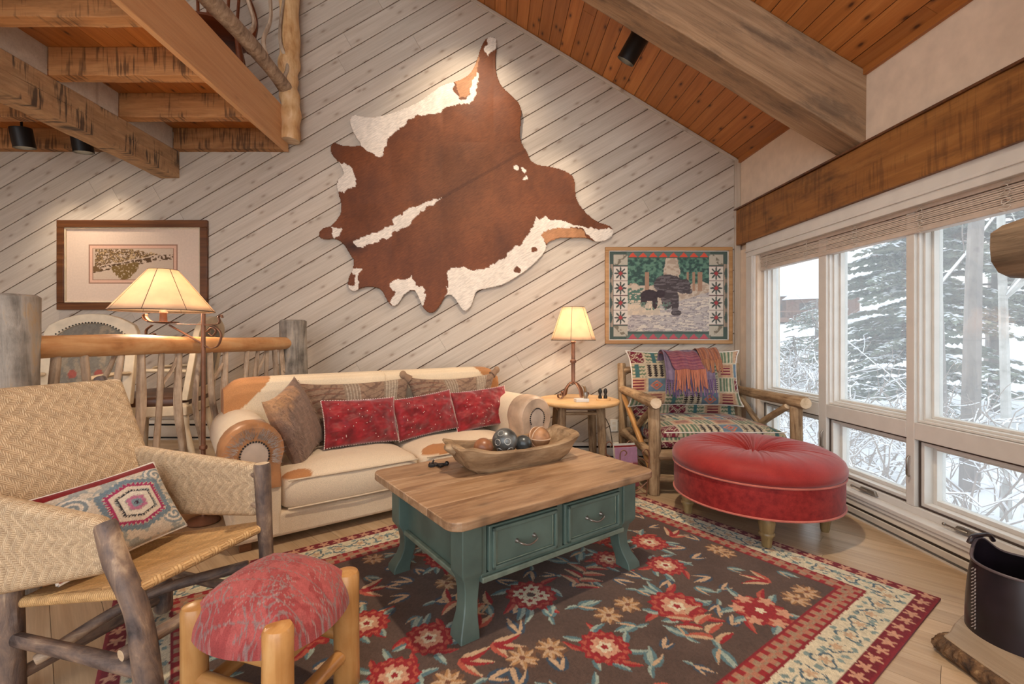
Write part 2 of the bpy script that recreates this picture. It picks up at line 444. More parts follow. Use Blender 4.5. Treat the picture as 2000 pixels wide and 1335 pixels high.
M['slot'] = paint('heater_slot', (22, 20, 18), 0.8)
M['peeled'] = bark('peeled_log', [(150, 92, 44), (190, 130, 74), (210, 156, 98), (222, 178, 124)], along=2.2, across=14, axis=0, rough=0.5, bmp=0.25)
M['peeledz'] = bark('peeled_log_upright', [(170, 118, 72), (208, 162, 108), (226, 188, 138), (234, 204, 160)], along=2.2, across=14, axis=2, rough=0.5, bmp=0.25)
M['pine_pole'] = bark('varnished_pine', [(134, 86, 44), (176, 124, 68), (194, 144, 86), (206, 162, 106)], along=1.6, across=16, axis=2, rough=0.28, bmp=0.12)
M['handrail'] = bark('handrail_log', [(150, 98, 54), (194, 138, 86), (212, 162, 110), (224, 182, 134)], along=2.2, across=14, axis=2, rough=0.45, bmp=0.25)
M['stick'] = bark('driftwood_stick', [(112, 92, 74), (160, 138, 116), (190, 168, 144), (212, 192, 168)], along=3, across=26, axis=2, rough=0.7)
M['hickory'] = bark('hickory_bark', [(52, 42, 40), (100, 84, 76), (136, 112, 94), (192, 166, 136)], along=7, across=24, axis=2, rough=0.55, bmp=0.5, mott=11)
M['graybark'] = bark('grey_bark', [(84, 76, 68), (128, 120, 110), (160, 150, 138), (176, 148, 112)], along=3, across=18, axis=2, rough=0.85, bmp=0.7, mott=9)
M['barky'] = bark('cedar_bark', [(84, 62, 42), (134, 106, 76), (166, 138, 104), (184, 158, 124)], along=3.5, across=34, axis=2, rough=0.85, bmp=0.9)
M['barkx'] = bark('cedar_bark_arm', [(84, 62, 42), (138, 108, 76), (170, 140, 104), (188, 160, 124)], along=3.5, across=34, axis=1, rough=0.85, bmp=0.9)
M['endcut'] = wood('log_end', (178, 150, 116), (206, 182, 150), (220, 200, 172), along=10, across=10, knot=0, var=0.05)
M['cane'] = weave('woven_cane', (214, 192, 160), (136, 104, 72))
M['cane2'] = weave('woven_cane_seat', (220, 184, 132), (160, 116, 68), period=2)
M['attr'] = attr('dyed_cloth')
M['rug'] = attr('rug_wool', rough=0.95, sc=420, bmp=0.6, nz=0.3)
M['hide'] = attr('cow_hair', rough=0.55, bmp=0.3, nz=0.22, aniso=(22, 130, 130), spec=0.3)
M['print'] = attr('printed_paper', rough=0.6, sc=60, bmp=0.02, nz=0.05)
M['cream'] = cloth('cream_linen', (222, 204, 176), (208, 186, 156), msc=3)
M['leather'] = paint('tan_leather', (176, 124, 82), 0.4, nz=0.14, sc=9)
M['leather2'] = paint('worn_leather', (196, 168, 142), 0.45, nz=0.12, sc=9)
M['velvet'] = cloth('crimson_velvet', (148, 22, 30), (96, 6, 14), sc=300, rough=0.45, sheen=0.6, bmp=0.15, msc=14)
M['velvet_ott'] = cloth('brick_velvet', (150, 40, 35), (118, 22, 22), sc=300, rough=0.6, sheen=0.12, bmp=0.12, msc=26)
M['velvet_top'] = cloth('brick_velvet_top', (150, 40, 35), (136, 32, 29), sc=300, rough=0.55, sheen=0.25, bmp=0.12, msc=12)
M['piping'] = cloth('rose_piping', (196, 108, 92))
M['pearl'] = paint('pearl_bead', (224, 200, 190), 0.3)
M['greenvelvet'] = cloth('green_velvet', (30, 96, 76), sheen=0.5)
M['teal'] = paint('teal_paint', (88, 106, 96), 0.42, nz=0.1, sc=7, bmp=0.08)
M['teal_edge'] = paint('worn_teal', (112, 124, 108), 0.5, nz=0.1, sc=20)
M['tabletop'] = wood('rustic_tabletop', (132, 98, 68), (166, 131, 98), (190, 159, 126), along=2.2, across=22, rough=0.38, knot=0.5, var=0.2, bmp=0.25, stain=0.85, stainc=(112, 80, 56), kdim='2D')
M['trough'] = wood('trough_wood', (112, 86, 58), (152, 124, 92), (186, 160, 126), along=5, across=20, rough=0.7, knot=0.3, var=0.0, bmp=0.5, stain=0.65, stainc=(84, 60, 40))
M['roundtop'] = wood('maple_top', (196, 150, 96), (218, 176, 122), (228, 190, 140), along=1, across=12, rough=0.35, knot=0, var=0)
M['shade'] = shade_mat('parchment_shade', (236, 214, 188))
M['bulb'] = emit('bulb', (255, 226, 180), 6)
M['spotglow'] = emit('spot_glow', (255, 226, 186), 8)
M['stitch'] = paint('dark_lacing', (84, 62, 46), 0.8)
M['darkwood'] = wood('dark_frame', (62, 34, 18), (96, 56, 28), (122, 76, 40), along=1, across=18, rough=0.35, knot=0, var=0.1)
M['oakframe'] = wood('oak_frame', (150, 106, 64), (180, 136, 88), (198, 156, 110), along=1, across=18, rough=0.4, knot=0, var=0.1)
M['black_leather'] = paint('black_leather', (34, 26, 32), 0.32, nz=0.2, sc=8, bmp=0.15)
M['snow'] = paint('snow', (242, 244, 248), 0.9, nz=0.02, sc=3)
M['needle'] = paint('spruce_needles', (150, 158, 140), 0.8, nz=0.12)
M['trunk'] = bark('spruce_trunk', [(98, 90, 86), (128, 118, 110), (148, 138, 130)], along=2, across=10)
M['aspen'] = bark('aspen_trunk', [(120, 118, 112), (176, 174, 168), (196, 194, 190)], along=6, across=3)
M['twig'] = paint('bare_twig', (158, 144, 134), 0.9)
M['leafcl'] = paint('dry_leaf', (168, 128, 104), 0.9)
M['cabin'] = paint('cabin_wood', (120, 84, 66), 0.8)
M['dchair'] = paint('cream_chair_paint', (206, 188, 160), 0.45)
M['brownleather'] = paint('brown_leather', (84, 54, 36), 0.4, nz=0.15)
M['cherry'] = wood('cherry_chair', (70, 32, 18), (106, 54, 30), (130, 74, 44), across=14, rough=0.35, knot=0, var=0.05)
# ------------------------------------------------------------------ room shell
BK = -3.0          # the room stays open behind the camera
D = 4.35          # back wall plane (y)
XR = 2.32         # window wall plane (x)
SL = 0.608        # ceiling slope
def ceil_z(x): return 2.817 + SL*(2.296 - x)
rnd = random.Random(7)

# back wall with diagonal planks
wb = G(); wb.box(-5.2, XR + 0.2, D + 0.012, D + 0.15, -0.05, 5.6)
wall_back = wb.build('wall_back', M['gap'], label='whitewashed wall of diagonal pine planks behind the sofa', cat='wall', kind='structure')
th = math.radians(30.0); ct, st = math.cos(th), math.sin(th)
wallpoly = [(-5.0, 0), (XR - 0.055, 0), (XR - 0.055, ceil_z(XR - 0.055) - 0.01), (-1.6, ceil_z(-1.6)), (-5.0, ceil_z(-1.6))]
lp = [(x*ct + z*st, -x*st + z*ct) for x, z in wallpoly]
MW = Matrix(((ct, -st, 0, 0), (0, 0, -1, D + 0.012), (st, ct, 0, 0), (0, 0, 0, 1)))
PW = 0.172
t0 = min(p[1] for p in lp); t1 = max(p[1] for p in lp); ph0 = 0.055
k = math.floor((t0 - ph0)/PW)
while k*PW + ph0 < t1:
    a = k*PW + ph0 + 0.0045; b = a + PW - 0.009; k += 1
    strip = clip(clip(lp, 0, -1, -a), 0, 1, b)
    if len(strip) < 3: continue
    s0 = min(p[0] for p in strip); s1 = max(p[0] for p in strip)
    cuts = [s0]
    x = s0 + rnd.uniform(1.2, 3.6)
    while x < s1 - 0.6: cuts.append(x); x += rnd.uniform(2.2, 3.8)
    cuts.append(s1)
    for c0, c1 in zip(cuts[:-1], cuts[1:]):
        pc = clip(clip(strip, -1, 0, -(c0 + 0.0008)), 1, 0, c1 - 0.0008)
        if len(pc) < 3: continue
        # V-edged board: the face is inset from the tongue
        g = G(); g.prism(pc, 0, 0.012 + rnd.uniform(-0.0008, 0.0008))
        o = g.build('plank', M['wall'], wall_back, smooth=False); o.matrix_basis = MW

# corner and ceiling trims
g = G(); g.box(-0.0275, 0.0275, -0.03, 0, 0, ceil_z(2.29) - 0.015)
o = g.build('trim_1', M['trimwood'], bevel=0.004, label='weathered vertical corner board between plank wall and windows', cat='trim', kind='structure'); o.location = (XR - 0.0275, D + 0.012, 0)
g = G(); ln = math.hypot(2.296 + 1.6, SL*(2.296 + 1.6)); g.box(0, ln, -0.025, 0, -0.03, 0)
o = g.build('trim_2', M['wall'], bevel=0.004, label='pale strip along the sloping joint of wall and ceiling', cat='trim', kind='structure')
o.location = (-1.6, D + 0.012, ceil_z(-1.6) - 0.004); o.rotation_euler = (0, math.atan(SL), 0)

# ceiling: slab and boards along y
ca = math.atan(SL)
cg = G(); cg.box(0, 5.4, BK, D + 0.1, 0.0, 0.12)
ceiling = cg.build('ceiling', M['gap'], label='sloping honey pine board ceiling', cat='ceiling', kind='structure')
ceiling.location = (-1.9, 0, ceil_z(-1.9) + 0.014); ceiling.rotation_euler = (0, ca, 0)
xs = 0.0; wdt = 0.118; total = (XR + 1.9)/math.cos(ca)
bi = 0
while xs < total - 0.01:
    x1 = min(xs + wdt, total)
    ys = BK
    first = True
    while ys < D - 0.01:
        y1 = min(D, ys + (rnd.uniform(1.0, 2.6) if first else rnd.uniform(1.6, 3.0))); first = False
        if D - y1 < 0.5: y1 = D
        g = G(); cx = (xs + x1)/2; g.box(-(x1-xs)/2 + 0.0025, (x1-xs)/2 - 0.0025, ys + 0.001, y1 - 0.001, -0.012, 0)
        o = g.build('board', M['ceil'], ceiling, smooth=False); o.location = (cx, 0, 0)
        ys = y1
    xs = x1; bi += 1
g = G(); g.box(-5.2, -1.85, BK, D + 0.1, ceil_z(-1.9) + 0.0, ceil_z(-1.9) + 0.1)
g.build('ceiling_flat', M['cream_wall'], label='plain flat ceiling high above the loft', cat='ceiling', kind='structure')
# dark edge strip where ceiling meets window wall
g = G(); g.box(XR - 0.022, XR, BK, D, ceil_z(XR) - 0.03, ceil_z(XR) + 0.02)
g.build('trim_3', M['ceil'], label='narrow brown strip where ceiling meets the cream wall', cat='trim', kind='structure')

# ceiling beam down the slope, end resting on the header
g = G()
x0, x1 = -1.9, XR
prof = lambda x: ceil_z(x)
for_ = [(x0, prof(x0) - 0.47), (x1, prof(x1) - 0.47), (x1, prof(x1) + 0.0), (x0, prof(x0) + 0.0)]
g = G(); L0 = (x1 - x0)/math.cos(ca)
P = []
ns = 26
rr = np.random.RandomState(3)
for i in range(ns + 1):
    t = i/ns; x = x0 + (x1 - x0)*t; z = prof(x)
    j = lambda: rr.uniform(-0.004, 0.004)
    P.append([(x, 2.872 + j(), z - 0.47 + j()), (x, 2.872 + j(), z - 0.002), (x, 3.084 + j(), z - 0.002), (x, 3.084 + j(), z - 0.47 + j())])
P = np.array(P); org = np.array([x0, 2.98, prof(x0) - 0.2]); R = np.array(Matrix.Rotation(ca, 3, 'Y')).T
PL = (P - org) @ R.T
g.grid(PL, wv=True); g.add(PL[0], [(0, 1, 2, 3)]); g.add(PL[-1], [(3, 2, 1, 0)])
o = g.build('ceiling_beam', M['beam'], smooth=False, bevel=0.006, label='massive rough-sawn beam running down the sloping ceiling to the window wall', cat='beam')
o.location = org; o.rotation_euler = (0, ca, 0)

# window wall
wr = G()
wr.box(XR, XR + 0.25, BK, D + 0.1, 2.30, 3.05)          # above header
wr.box(XR + 0.02, XR + 0.22, BK, D + 0.1, 1.90, 2.30)   # behind the header
wr.box(XR, XR + 0.2, 4.06, D + 0.1, -0.05, 1.95)          # far jamb
wr.box(XR, XR + 0.2, BK, 1.86, -0.05, 1.95)             # near
wr.box(XR, XR + 0.2, 1.86, 4.06, -0.05, 0.135)            # below sill
wall_right = wr.build('wall_right', M['cream_wall'], smooth=False, label='cream plaster wall above and around the big windows', cat='wall', kind='structure')
g = G(); P = []
for i in range(31):
    y = BK + (D - BK)*i/30
    j = lambda: rr.uniform(-0.003, 0.003)
    P.append([(2.275 + j(), y, 1.995 + j()), (XR + 0.02, y, 1.995), (XR + 0.02, y, 2.325), (2.275 + j(), y, 2.325 + j())])
P = np.array(P); g.grid(P, wv=True); g.add(P[0], [(0, 1, 2, 3)]); g.add(P[-1], [(3, 2, 1, 0)])
g.build('header_beam', M['beam_o'], smooth=False, bevel=0.005, label='oiled dark-stained timber header above the windows', cat='beam')
g = G(); g.box(2.262, XR, BK, D, 2.325, 2.338)
g.build('trim_4', M['darkwood'], label='thin dark ledge on top of the timber header', cat='trim', kind='structure')

# window casings (white)
g = G(); g.box(2.300, XR + 0.03, 1.80, 4.21, 1.86, 1.995); g.box(2.292, 2.302, 1.80, 4.21, 1.905, 1.922)
g.build('trim_5', M['white'], bevel=0.003, label='wide white head casing under the timber header', cat='trim', kind='structure')
g = G(); g.box(2.300, XR + 0.04, 4.085, 4.21, 0.0, 1.86); g.box(2.292, 2.302, 4.10, 4.125, 0.0, 1.86)
g.build('trim_6', M['white'], bevel=0.003, label='white side casing in the corner by the log armchair', cat='trim', kind='structure')

XF, XG = 2.345, 2.45
bays = [(3.332, 4.06, 'window_1'), (2.623, 3.255, 'window_2'), (1.93, 2.572, 'window_3')]
wlab = ['far snowy window bay beside the plank wall', 'middle snowy window bay behind the red ottoman', 'near window bay behind the mantel log end']
def stepped(g, y0, y1, z0, z1, xs, ws):
    """picture-frame steps: nested rectangular rings receding outwards"""
    a = [y0, y1, z0, z1]
    for (xa, xb), w in zip(xs, ws):
        y0, y1, z0, z1 = a
        g.box(xa, xb, y0, y0 + w, z0, z1); g.box(xa, xb, y1 - w, y1, z0, z1)
        g.box(xa, xb, y0 + w, y1 - w, z0, z0 + w); g.box(xa, xb, y0 + w, y1 - w, z1 - w, z1)
        a = [y0 + w, y1 - w, z0 + w, z1 - w]
    return a
for (ya, yb, nm), lb in zip(bays, wlab):
    w = E(nm, lb, 'window', (0, 0, 0), kind='structure')
    yb2 = yb - 0.02 if nm == 'window_1' else yb
    # upper sash
    g = G(); a = stepped(g, ya, yb2, 0.668, 1.90, [(2.362, 2.47), (2.385, 2.47), (2.42, 2.47)], [0.012, 0.012, 0.014])
    up = g.build('upper_sash', M['white'], w, smooth=False, bevel=0.002)
    g = G(); g.box(XG - 0.002, XG + 0.002, a[0] - .005, a[1] + .005, a[2] - .005, a[3] + .005); g.build('pane', M['glass'], up, smooth=False)
    # lower awning sash
    g = G(); a = stepped(g, ya + 0.012, yb2 - 0.012, 0.205, 0.562, [(2.372, 2.47), (2.42, 2.47)], [0.020, 0.022])
    lo = g.build('lower_sash', M['white'], w, smooth=False, bevel=0.002)
    g = G(); stepped(g, ya + 0.004, yb2 - 0.004, 0.197, 0.570, [(2.366, 2.40)], [0.009]); g.build('gasket', M['gasket'], lo, smooth=False)
    g = G(); g.box(XG - 0.002, XG + 0.002, a[0] - .005, a[1] + .005, a[2] - .005, a[3] + .005); g.build('pane', M['glass'], lo, smooth=False)
    # crank on the sill side
    ym = (ya + yb)/2 - (0.06 if nm != 'window_3' else -0.02)
    g = G(); g.prism([(-0.07, 0), (0.07, 0), (0.05, 0.028), (-0.05, 0.028)], -0.022, 0.0); g.box(-0.085, 0.085, -0.026, -0.018, 0, 0.008)
    cr = g.build('crank', M['metal'], w, bevel=0.003); cr.matrix_basis = Matrix(((0, 0, 1, 2.352), (1, 0, 0, ym), (0, 1, 0, 0.166), (0, 0, 0, 1)))
    g = G(); g.tube([(0, 0, 0), (-0.02, 0.03, 0.004), (-0.022, 0.09, 0.006)], 0.005, 8); g.ball((-0.022, 0.095, 0.006), 0.009, 6)
    h = g.build('crank_handle', M['metal'], cr); h.matrix_basis = Matrix(((0, 1, 0, 0.0), (0, 0, 1, 0.012), (1, 0, 0, -0.02), (0, 0, 0, 1)))
    # latch handle on the near mullion
    g = G(); yl = yb - 0.0 + 0.02
    g.tube([(2.335, yl, 0.36), (2.322, yl, 0.37), (2.322, yl, 0.46), (2.335, yl, 0.475)], 0.006, 8)
    g.build('latch', M['metal'], w)
# mullions, transoms, sill: shared frame
fr = E('window_4', 'white mullions, transoms and sill joining the three window bays', 'window frame', (0, 0, 0), kind='structure')
for a, b in ((3.255, 3.332), (2.572, 2.623), (1.86, 1.93)):
    g = G(); g.box(XF, 2.48, a, b, 0.1965, 1.90); g.build('mullion', M['white'], fr, smooth=False, bevel=0.003)
for ya, yb, nm in bays:
    g = G(); g.box(XF, 2.48, ya, yb, 0.572, 0.666); g.build('transom', M['white'], fr, smooth=False, bevel=0.003)
    g = G(); g.box(XF, 2.48, ya, yb, 1.902, 1.96); g.build('head_rail', M['white'], fr, smooth=False)
g = G(); g.box(2.268, 2.345, 1.86, 4.21, 0.112, 0.158); g.box(2.262, 2.27, 1.86, 4.21, 0.135, 0.160); g.box(2.345, 2.48, 1.86, 4.06, 0.14, 0.196)
g.build('sill', M['white'], fr, smooth=False, bevel=0.004)

# baseboard heaters
def heater(name, x0, y0, x1, y1, nx, ny, h, z0, label, depth=0.055, slot=None):
    """profile swept from (x0,y0) to (x1,y1); n = into-room normal"""
    e = E(name, label, 'heater', (0, 0, 0), kind='structure')
    def sweep(prof):
        g = G(); A = [(x0 + nx*d, y0 + ny*d, z0 + z) for d, z in prof]; B = [(x1 + nx*d, y1 + ny*d, z0 + z) for d, z in prof]
        n = len(prof); g.add(A + B, [(i, (i+1) % n, n + (i+1) % n, n + i) for i in range(n)] + [tuple(range(n - 1, -1, -1)), tuple(range(n, 2*n))]); return g
    sweep([(0, 0.0), (0.010, 0.0), (0.010, h), (0, h)]).build('back_plate', slot or M['slot'], e, smooth=False)
    sweep([(0, h - 0.012), (depth*0.8, h - 0.012), (depth, h - 0.028), (depth, h - 0.024), (depth*0.82, h), (0, h)]).build('top_cover', M['heater'], e, smooth=False)
    sweep([(depth - 0.006, 0.03), (depth, 0.03), (depth + 0.004, 0.06), (depth + 0.002, h - 0.05), (depth - 0.006, h - 0.045)]).build('front_panel', M['heater'], e, smooth=False)
    sweep([(0, 0.0), (depth*0.85, 0.0), (depth*0.85, 0.012), (0, 0.012)]).build('bottom_lip', M['heater'], e, smooth=False)
    return e
heater('baseboard_back', -1.55, D - 0.0005, 2.2, D - 0.0005, 0, -1, 0.15, 0, 'cream heater along the plank wall behind the side table')
heater('baseboard_left', -4.9, D - 0.0005, -1.62, D - 0.0005, 0, -1, 0.178, 0.178, 'cream heater on the raised floor behind the railing')
heater('baseboard_right', XR - 0.0005, 1.86, XR - 0.0005, 4.24, -1, 0, 0.108, 0, 'low white heater cover running under the window sill', depth=0.05, slot=paint('heater_groove', (126, 114, 100), .6))

# floor: slab and 45 degree planks
fg = G(); fg.box(-5.2, XR + 0.2, BK, D + 0.1, -0.12, -0.013)
floor = fg.build('floor', M['gap'], label='oak plank floor laid on the diagonal', cat='floor', kind='structure')
fp = [(-2.35, 0.75), (XR, 0.75), (XR, D), (-2.0, D)]
c45 = math.sqrt(0.5)
lpf = [(-x*c45 + y*c45, x*c45 + y*c45) for x, y in fp]   # s along (-1,1), t along (1,1)
MF = Matrix(((-c45, c45, 0, 0), (c45, c45, 0, 0), (0, 0, -1, 0), (0, 0, 0, 1)))
t = min(p[1] for p in lpf); tE = max(p[1] for p in lpf)
while t < tE:
    w = rnd.choice([0.105, 0.13, 0.13, 0.16]); strip = clip(clip(lpf, 0, -1, -(t + 0.0008)), 0, 1, t + w - 0.0008); t += w
    if len(strip) < 3: continue
    s = min(p[0] for p in strip); sE = max(p[0] for p in strip); s -= rnd.uniform(0, 0.8)
    while s < sE:
        ln = rnd.uniform(0.9, 2.0)
        pc = clip(clip(strip, -1, 0, -(s + 0.0006)), 1, 0, s + ln - 0.0006); s += ln
        if len(pc) < 3: continue
        g = G(); g.prism(pc, 0.0, 0.013)
        o = g.build('plank', M['floor'], floor, smooth=False); o.matrix_basis = MF
g = G(); g.box(-5.2, XR, BK, 0.75, -0.013, 0.0); g.box(-5.2, -2.35, 0.75, D, -0.013, 0.0)
g.build('floor_border', M['floor'], floor, smooth=False)

# raised floor behind the railing
RZ = 0.178
rail_a, rail_b = (-2.10, 2.00), (-1.70, 3.90)
edge = lambda y: rail_a[0] + (rail_b[0] - rail_a[0])*(y - rail_a[1])/(rail_b[1] - rail_a[1])
rp = [(-5.0, 0.8), (edge(0.8) + 0.02, 0.8), (edge(D) + 0.02, D), (-5.0, D)]
g = G(); g.prism(rp, 0.0, RZ - 0.014)
rfl = g.build('floor_raised', M['fascia'], label='raised oak floor one step up behind the log railing', cat='floor', kind='structure')
y = 0.8
while y < D:
    pc = clip(clip(rp, 0, -1, -(y + .001)), 0, 1, y + 0.128)
    if len(pc) >= 3:
        g = G(); g.prism(pc, RZ - 0.014, RZ); g.build('plank', M['floor'], rfl, smooth=False)
    y += 0.13
# left wall of the dining area
g = G(); g.box(-5.2, -5.0, BK, D + 0.1, 0, 5.4); g.build('wall_left', M['cream_wall'], label='cream plaster wall at the far left of the dining area', cat='wall', kind='structure')
# chimney breast that carries the mantel log
g = G(); g.box(1.93, XR, -0.2, 1.42, 0.0, ceil_z(2.1) - 0.05); g.build('wall_chimney', M['cream_wall'], label='plain chimney breast carrying the log mantel', cat='wall', kind='structure')

# ------------------------------------------------------------------ loft
JZ0, JZ1 = 2.88, 3.07
loft = E('loft_platform', 'timber loft platform with exposed joists and boards', 'loft', (0, 0, 0), kind='structure')
for y0 in (1.34, 1.92, 2.50, 3.066, 3.646, 4.262):
    for x0, x1 in ((-2.965, -1.97), (-4.98, -3.15)):
        g = G(); P = []
        for i in range(13):
            x = x0 + (x1 - x0)*i/12; j = lambda: rr.uniform(-0.003, 0.003)
            P.append([(x, y0 + j(), JZ0 + j()), (x, y0 + j(), JZ1), (x, y0 + 0.088 + j(), JZ1), (x, y0 + 0.088 + j(), JZ0 + j())])
        P = np.array(P); g.grid(P, wv=True); g.add(P[0], [(0, 1, 2, 3)]); g.add(P[-1], [(3, 2, 1, 0)])
        g.build('joist', M['joist'], loft, smooth=False, bevel=0.004)
x = -4.98
while x < -1.98:
    g = G(); x1 = min(x + 0.14, -1.975); g.box(x + 0.001, x1 - 0.001, 0.9, D - 0.002, JZ1, JZ1 + 0.03)
    g.build('floor_board', M['ceil'], loft, smooth=False); x = x1
ys = [1.34, 1.92, 2.50, 3.066, 3.646, 4.262]
for a, b in zip(ys[:-1], ys[1:]):
    g = G(); g.box(-2.995, -2.972, a + 0.089, b - 0.001, JZ0 + 0.001, JZ1 - 0.001); g.build('blocking', M['wall'], loft, smooth=False)
g = G(); P = []
for i in range(21):
    y = 0.9 + (D - 0.03 - 0.9)*i/20
    P.append([(-1.968, y, 2.872), (-1.928, y, 2.872), (-1.928, y, 3.245), (-1.968, y, 3.245)])
P = np.array(P); g.grid(P, wv=True); g.add(P[0], [(0, 1, 2, 3)]); g.add(P[-1], [(3, 2, 1, 0)])
g.build('fascia', M['fascia'], loft, smooth=False, bevel=0.004)
# girder under the joists
g = G(); P = []
for i in range(33):
    y = 0.9 + (D - 0.9)*i/32; j = lambda: rr.uniform(-0.004, 0.004)
    P.append([(-3.145 + j(), y, 2.632 + j()), (-2.968 + j(), y, 2.632 + j()), (-2.968 + j(), y, 2.755), (-2.974, y, 2.758), (-2.968 + j(), y, 2.761), (-2.968 + j(), y, 2.878), (-3.145 + j(), y, 2.878)])
P = np.array(P); g.grid(P, wv=True); g.add(P[0], [tuple(range(7))]); g.add(P[-1], [tuple(range(6, -1, -1))])
g.build('support_beam', M['beam_y'], smooth=False, bevel=0.004, label='rough-sawn cracked girder under the loft joists ending at the wall', cat='beam')
# loft railing
lr = E('loft_railing', 'peeled log post with driftwood rail and sticks along the loft edge', 'railing', (-1.90, 4.24, 3.0))
g = G(); g.tube(bez([(0.02, 0, -0.06), (0.03, 0, 0.25), (0.0, 0, 0.5), (0.02, 0, 0.8), (0.01, 0, 1.5)], 8), [0.088 + 0.008*math.sin(i*1.3) for i in range(33)], 16, noise=0.05, seed=4, cap=1)
g.build('post', [M['peeledz'], M['endcut']], lr)
g = G(); g.tube(bez([(0, 0, 0.40), (0.01, -0.7, 0.41), (-0.01, -1.5, 0.39), (0, -3.2, 0.40)], 10), 0.06, 12, noise=0.08, seed=5)
g.build('bottom_rail', M['stick'], lr)
g = G(); g.tube(bez([(0, 0, 1.30), (0.01, -0.9, 1.31), (0, -3.2, 1.30)], 10), 0.06, 12, noise=0.08, seed=15); g.build('top_rail', M['stick'], lr)
for i, (yy, bx, by) in enumerate([(-0.10, 0.03, 0.02), (-0.33, -0.02, -0.05), (-0.72, 0.02, 0.06), (-1.0, 0.0, -0.09), (-1.22, 0.03, 0.05), (-1.5, 0, 0.08), (-1.85, 0.02, -0.05), (-2.2, -0.02, 0.04)]):
    g = G(); g.tube(bez([(0, yy, 0.43), (bx, yy + by*1.5, 0.6), (-bx, yy + by*0.6, 0.85), (bx*.5, yy + by, 1.28)], 6), [0.02 - 0.0004*j for j in range(19)], 8, noise=0.12, seed=i); g.build('baluster', M['stick'], lr)
# chair on the loft
lc = E('spindle_chair', 'reddish wooden spindle chair standing on the loft', 'chair', (-2.33, 3.82, JZ1 + 0.03), 0.4)
lc.scale = (1.25, 1.25, 1.2)
g = G(); g.lathe([(0.0, 0.43), (0.2, 0.43), (0.225, 0.445), (0.22, 0.465), (0.0, 0.47)], 20, sx=1.0, sy=0.95, cap=False); g.build('seat', M['cherry'], lc)
for sx in (-1, 1):
    for sy in (-1, 1):
        g = G(); g.tube([(sx*0.15, sy*0.15, 0.44), (sx*0.175, sy*0.175, 0.25), (sx*0.20, sy*0.20, 0.0)], [0.016, 0.022, 0.012], 8); g.build('leg', M['cherry'], lc)
g = G(); g.tube(bez([(-0.2, 0.14, 0.46), (-0.23, 0.2, 0.75), (-0.12, 0.25, 1.0), (0.12, 0.25, 1.0), (0.23, 0.2, 0.75), (0.2, 0.14, 0.46)], 8), 0.022, 8); g.build('back_bow', M['cherry'], lc)
for q in range(5):
    xx = -0.12 + 0.06*q
    g = G(); g.tube([(xx*0.9, 0.17, 0.46), (xx*1.1, 0.24, 1.0)], 0.011, 6); g.build('spindle', M['cherry'], lc)
g = G(); g.tube([(-0.18, -0.18, 0.2), (0.18, -0.18, 0.2)], 0.012, 8); g.tube([(-0.18, 0.18, 0.2), (0.18, 0.18, 0.2)], 0.012, 8); g.build('stretcher', M['cherry'], lc)

# ------------------------------------------------------------------ spot lamps
def spot(name, base, aim, label, length=0.17, r=0.062, power=60, size=1.1, glow=True, stem=0.08, blend=0.8):
    base = Vector(base); e = E(name, label, 'lamp', base)
    dirv = (Vector(aim) - base).normalized()
    q = Vector((0, 0, -1)).rotation_difference(dirv).to_matrix().to_4x4()
    g = G(); g.lathe([(0.05, 0.0), (0.05, -0.02), (0.012, -0.024)], 20); g.tube([(0, 0, -0.02), (0, 0, -stem)], 0.009, 8); g.build('mount', M['blackiron'], e)
    off = Matrix.Translation((0, 0, -stem)) @ q
    g = G(); g.lathe([(r*0.5, 0.05), (r, 0.04), (r, 0.04 - length), (r*0.93, 0.04 - length), (r*0.9, -length*0.5), (r*0.3, -length*0.45)], 24, cap=False); g.lathe([(r*0.5, 0.05), (0.001, 0.052)], 24, cap=False)
    b = g.build('shade_can', M['blackiron'], e); b.matrix_basis = off
    g = G(); g.lathe([(0.001, -length*0.5 - 0.004), (r*0.85, -length*0.5 - 0.004), (r*0.85, -length*0.5), (0.001, -length*0.5)], 20, cap=False)
    b = g.build('lamp_lens', M['spotglow'], e); b.matrix_basis = off
    l = bpy.data.lights.new(name + '_light', 'SPOT'); l.energy = power; l.color = (1.0, 0.82, 0.62); l.spot_size = size; l.spot_blend = blend; l.shadow_soft_size = 0.05
    lo = bpy.data.objects.new('lamp_light', l); COL.objects.link(lo); lo.parent = e; lo.matrix_basis = off @ Matrix.Translation((0, 0, -length*0.55 - 0.02))
    return e
zc = ceil_z(1.105)
spot('spot_lamp', (1.12, 3.60, ceil_z(1.12) - 0.0), (0.2, 4.3, 2.0), 'black track spotlight mounted on the ceiling behind the big beam', power=45, length=0.2, r=0.075)
spot('spot_lamp', (-4.02, 3.92, JZ1), (-3.9, 4.3, 0.9), 'black can spotlight under the loft at the far left', power=34, length=0.16, r=0.075, stem=0.20, size=1.5, blend=1.0)
spot('spot_lamp', (-3.60, 4.02, JZ1), (-3.5, 4.33, 0.9), 'black can spotlight half hidden behind the loft girder', power=26, length=0.16, r=0.075, stem=0.20, size=1.5, blend=1.0)
spot('spot_lamp', (-0.2, 3.4, ceil_z(-0.2)), (-0.3, 4.33, 2.9), 'black track spotlight high above, aimed at the plank wall', power=90, length=0.2, r=0.075, size=1.5, blend=1.0)
spot('spot_lamp', (0.5, 1.6, ceil_z(0.5)), (0.1, 2.6, .5), 'unseen black spotlight added high above the rug to brighten the room', power=260, length=0.2, r=0.075, size=2.2, blend=1.0)  # out-of-view lamp added to lift the interior light
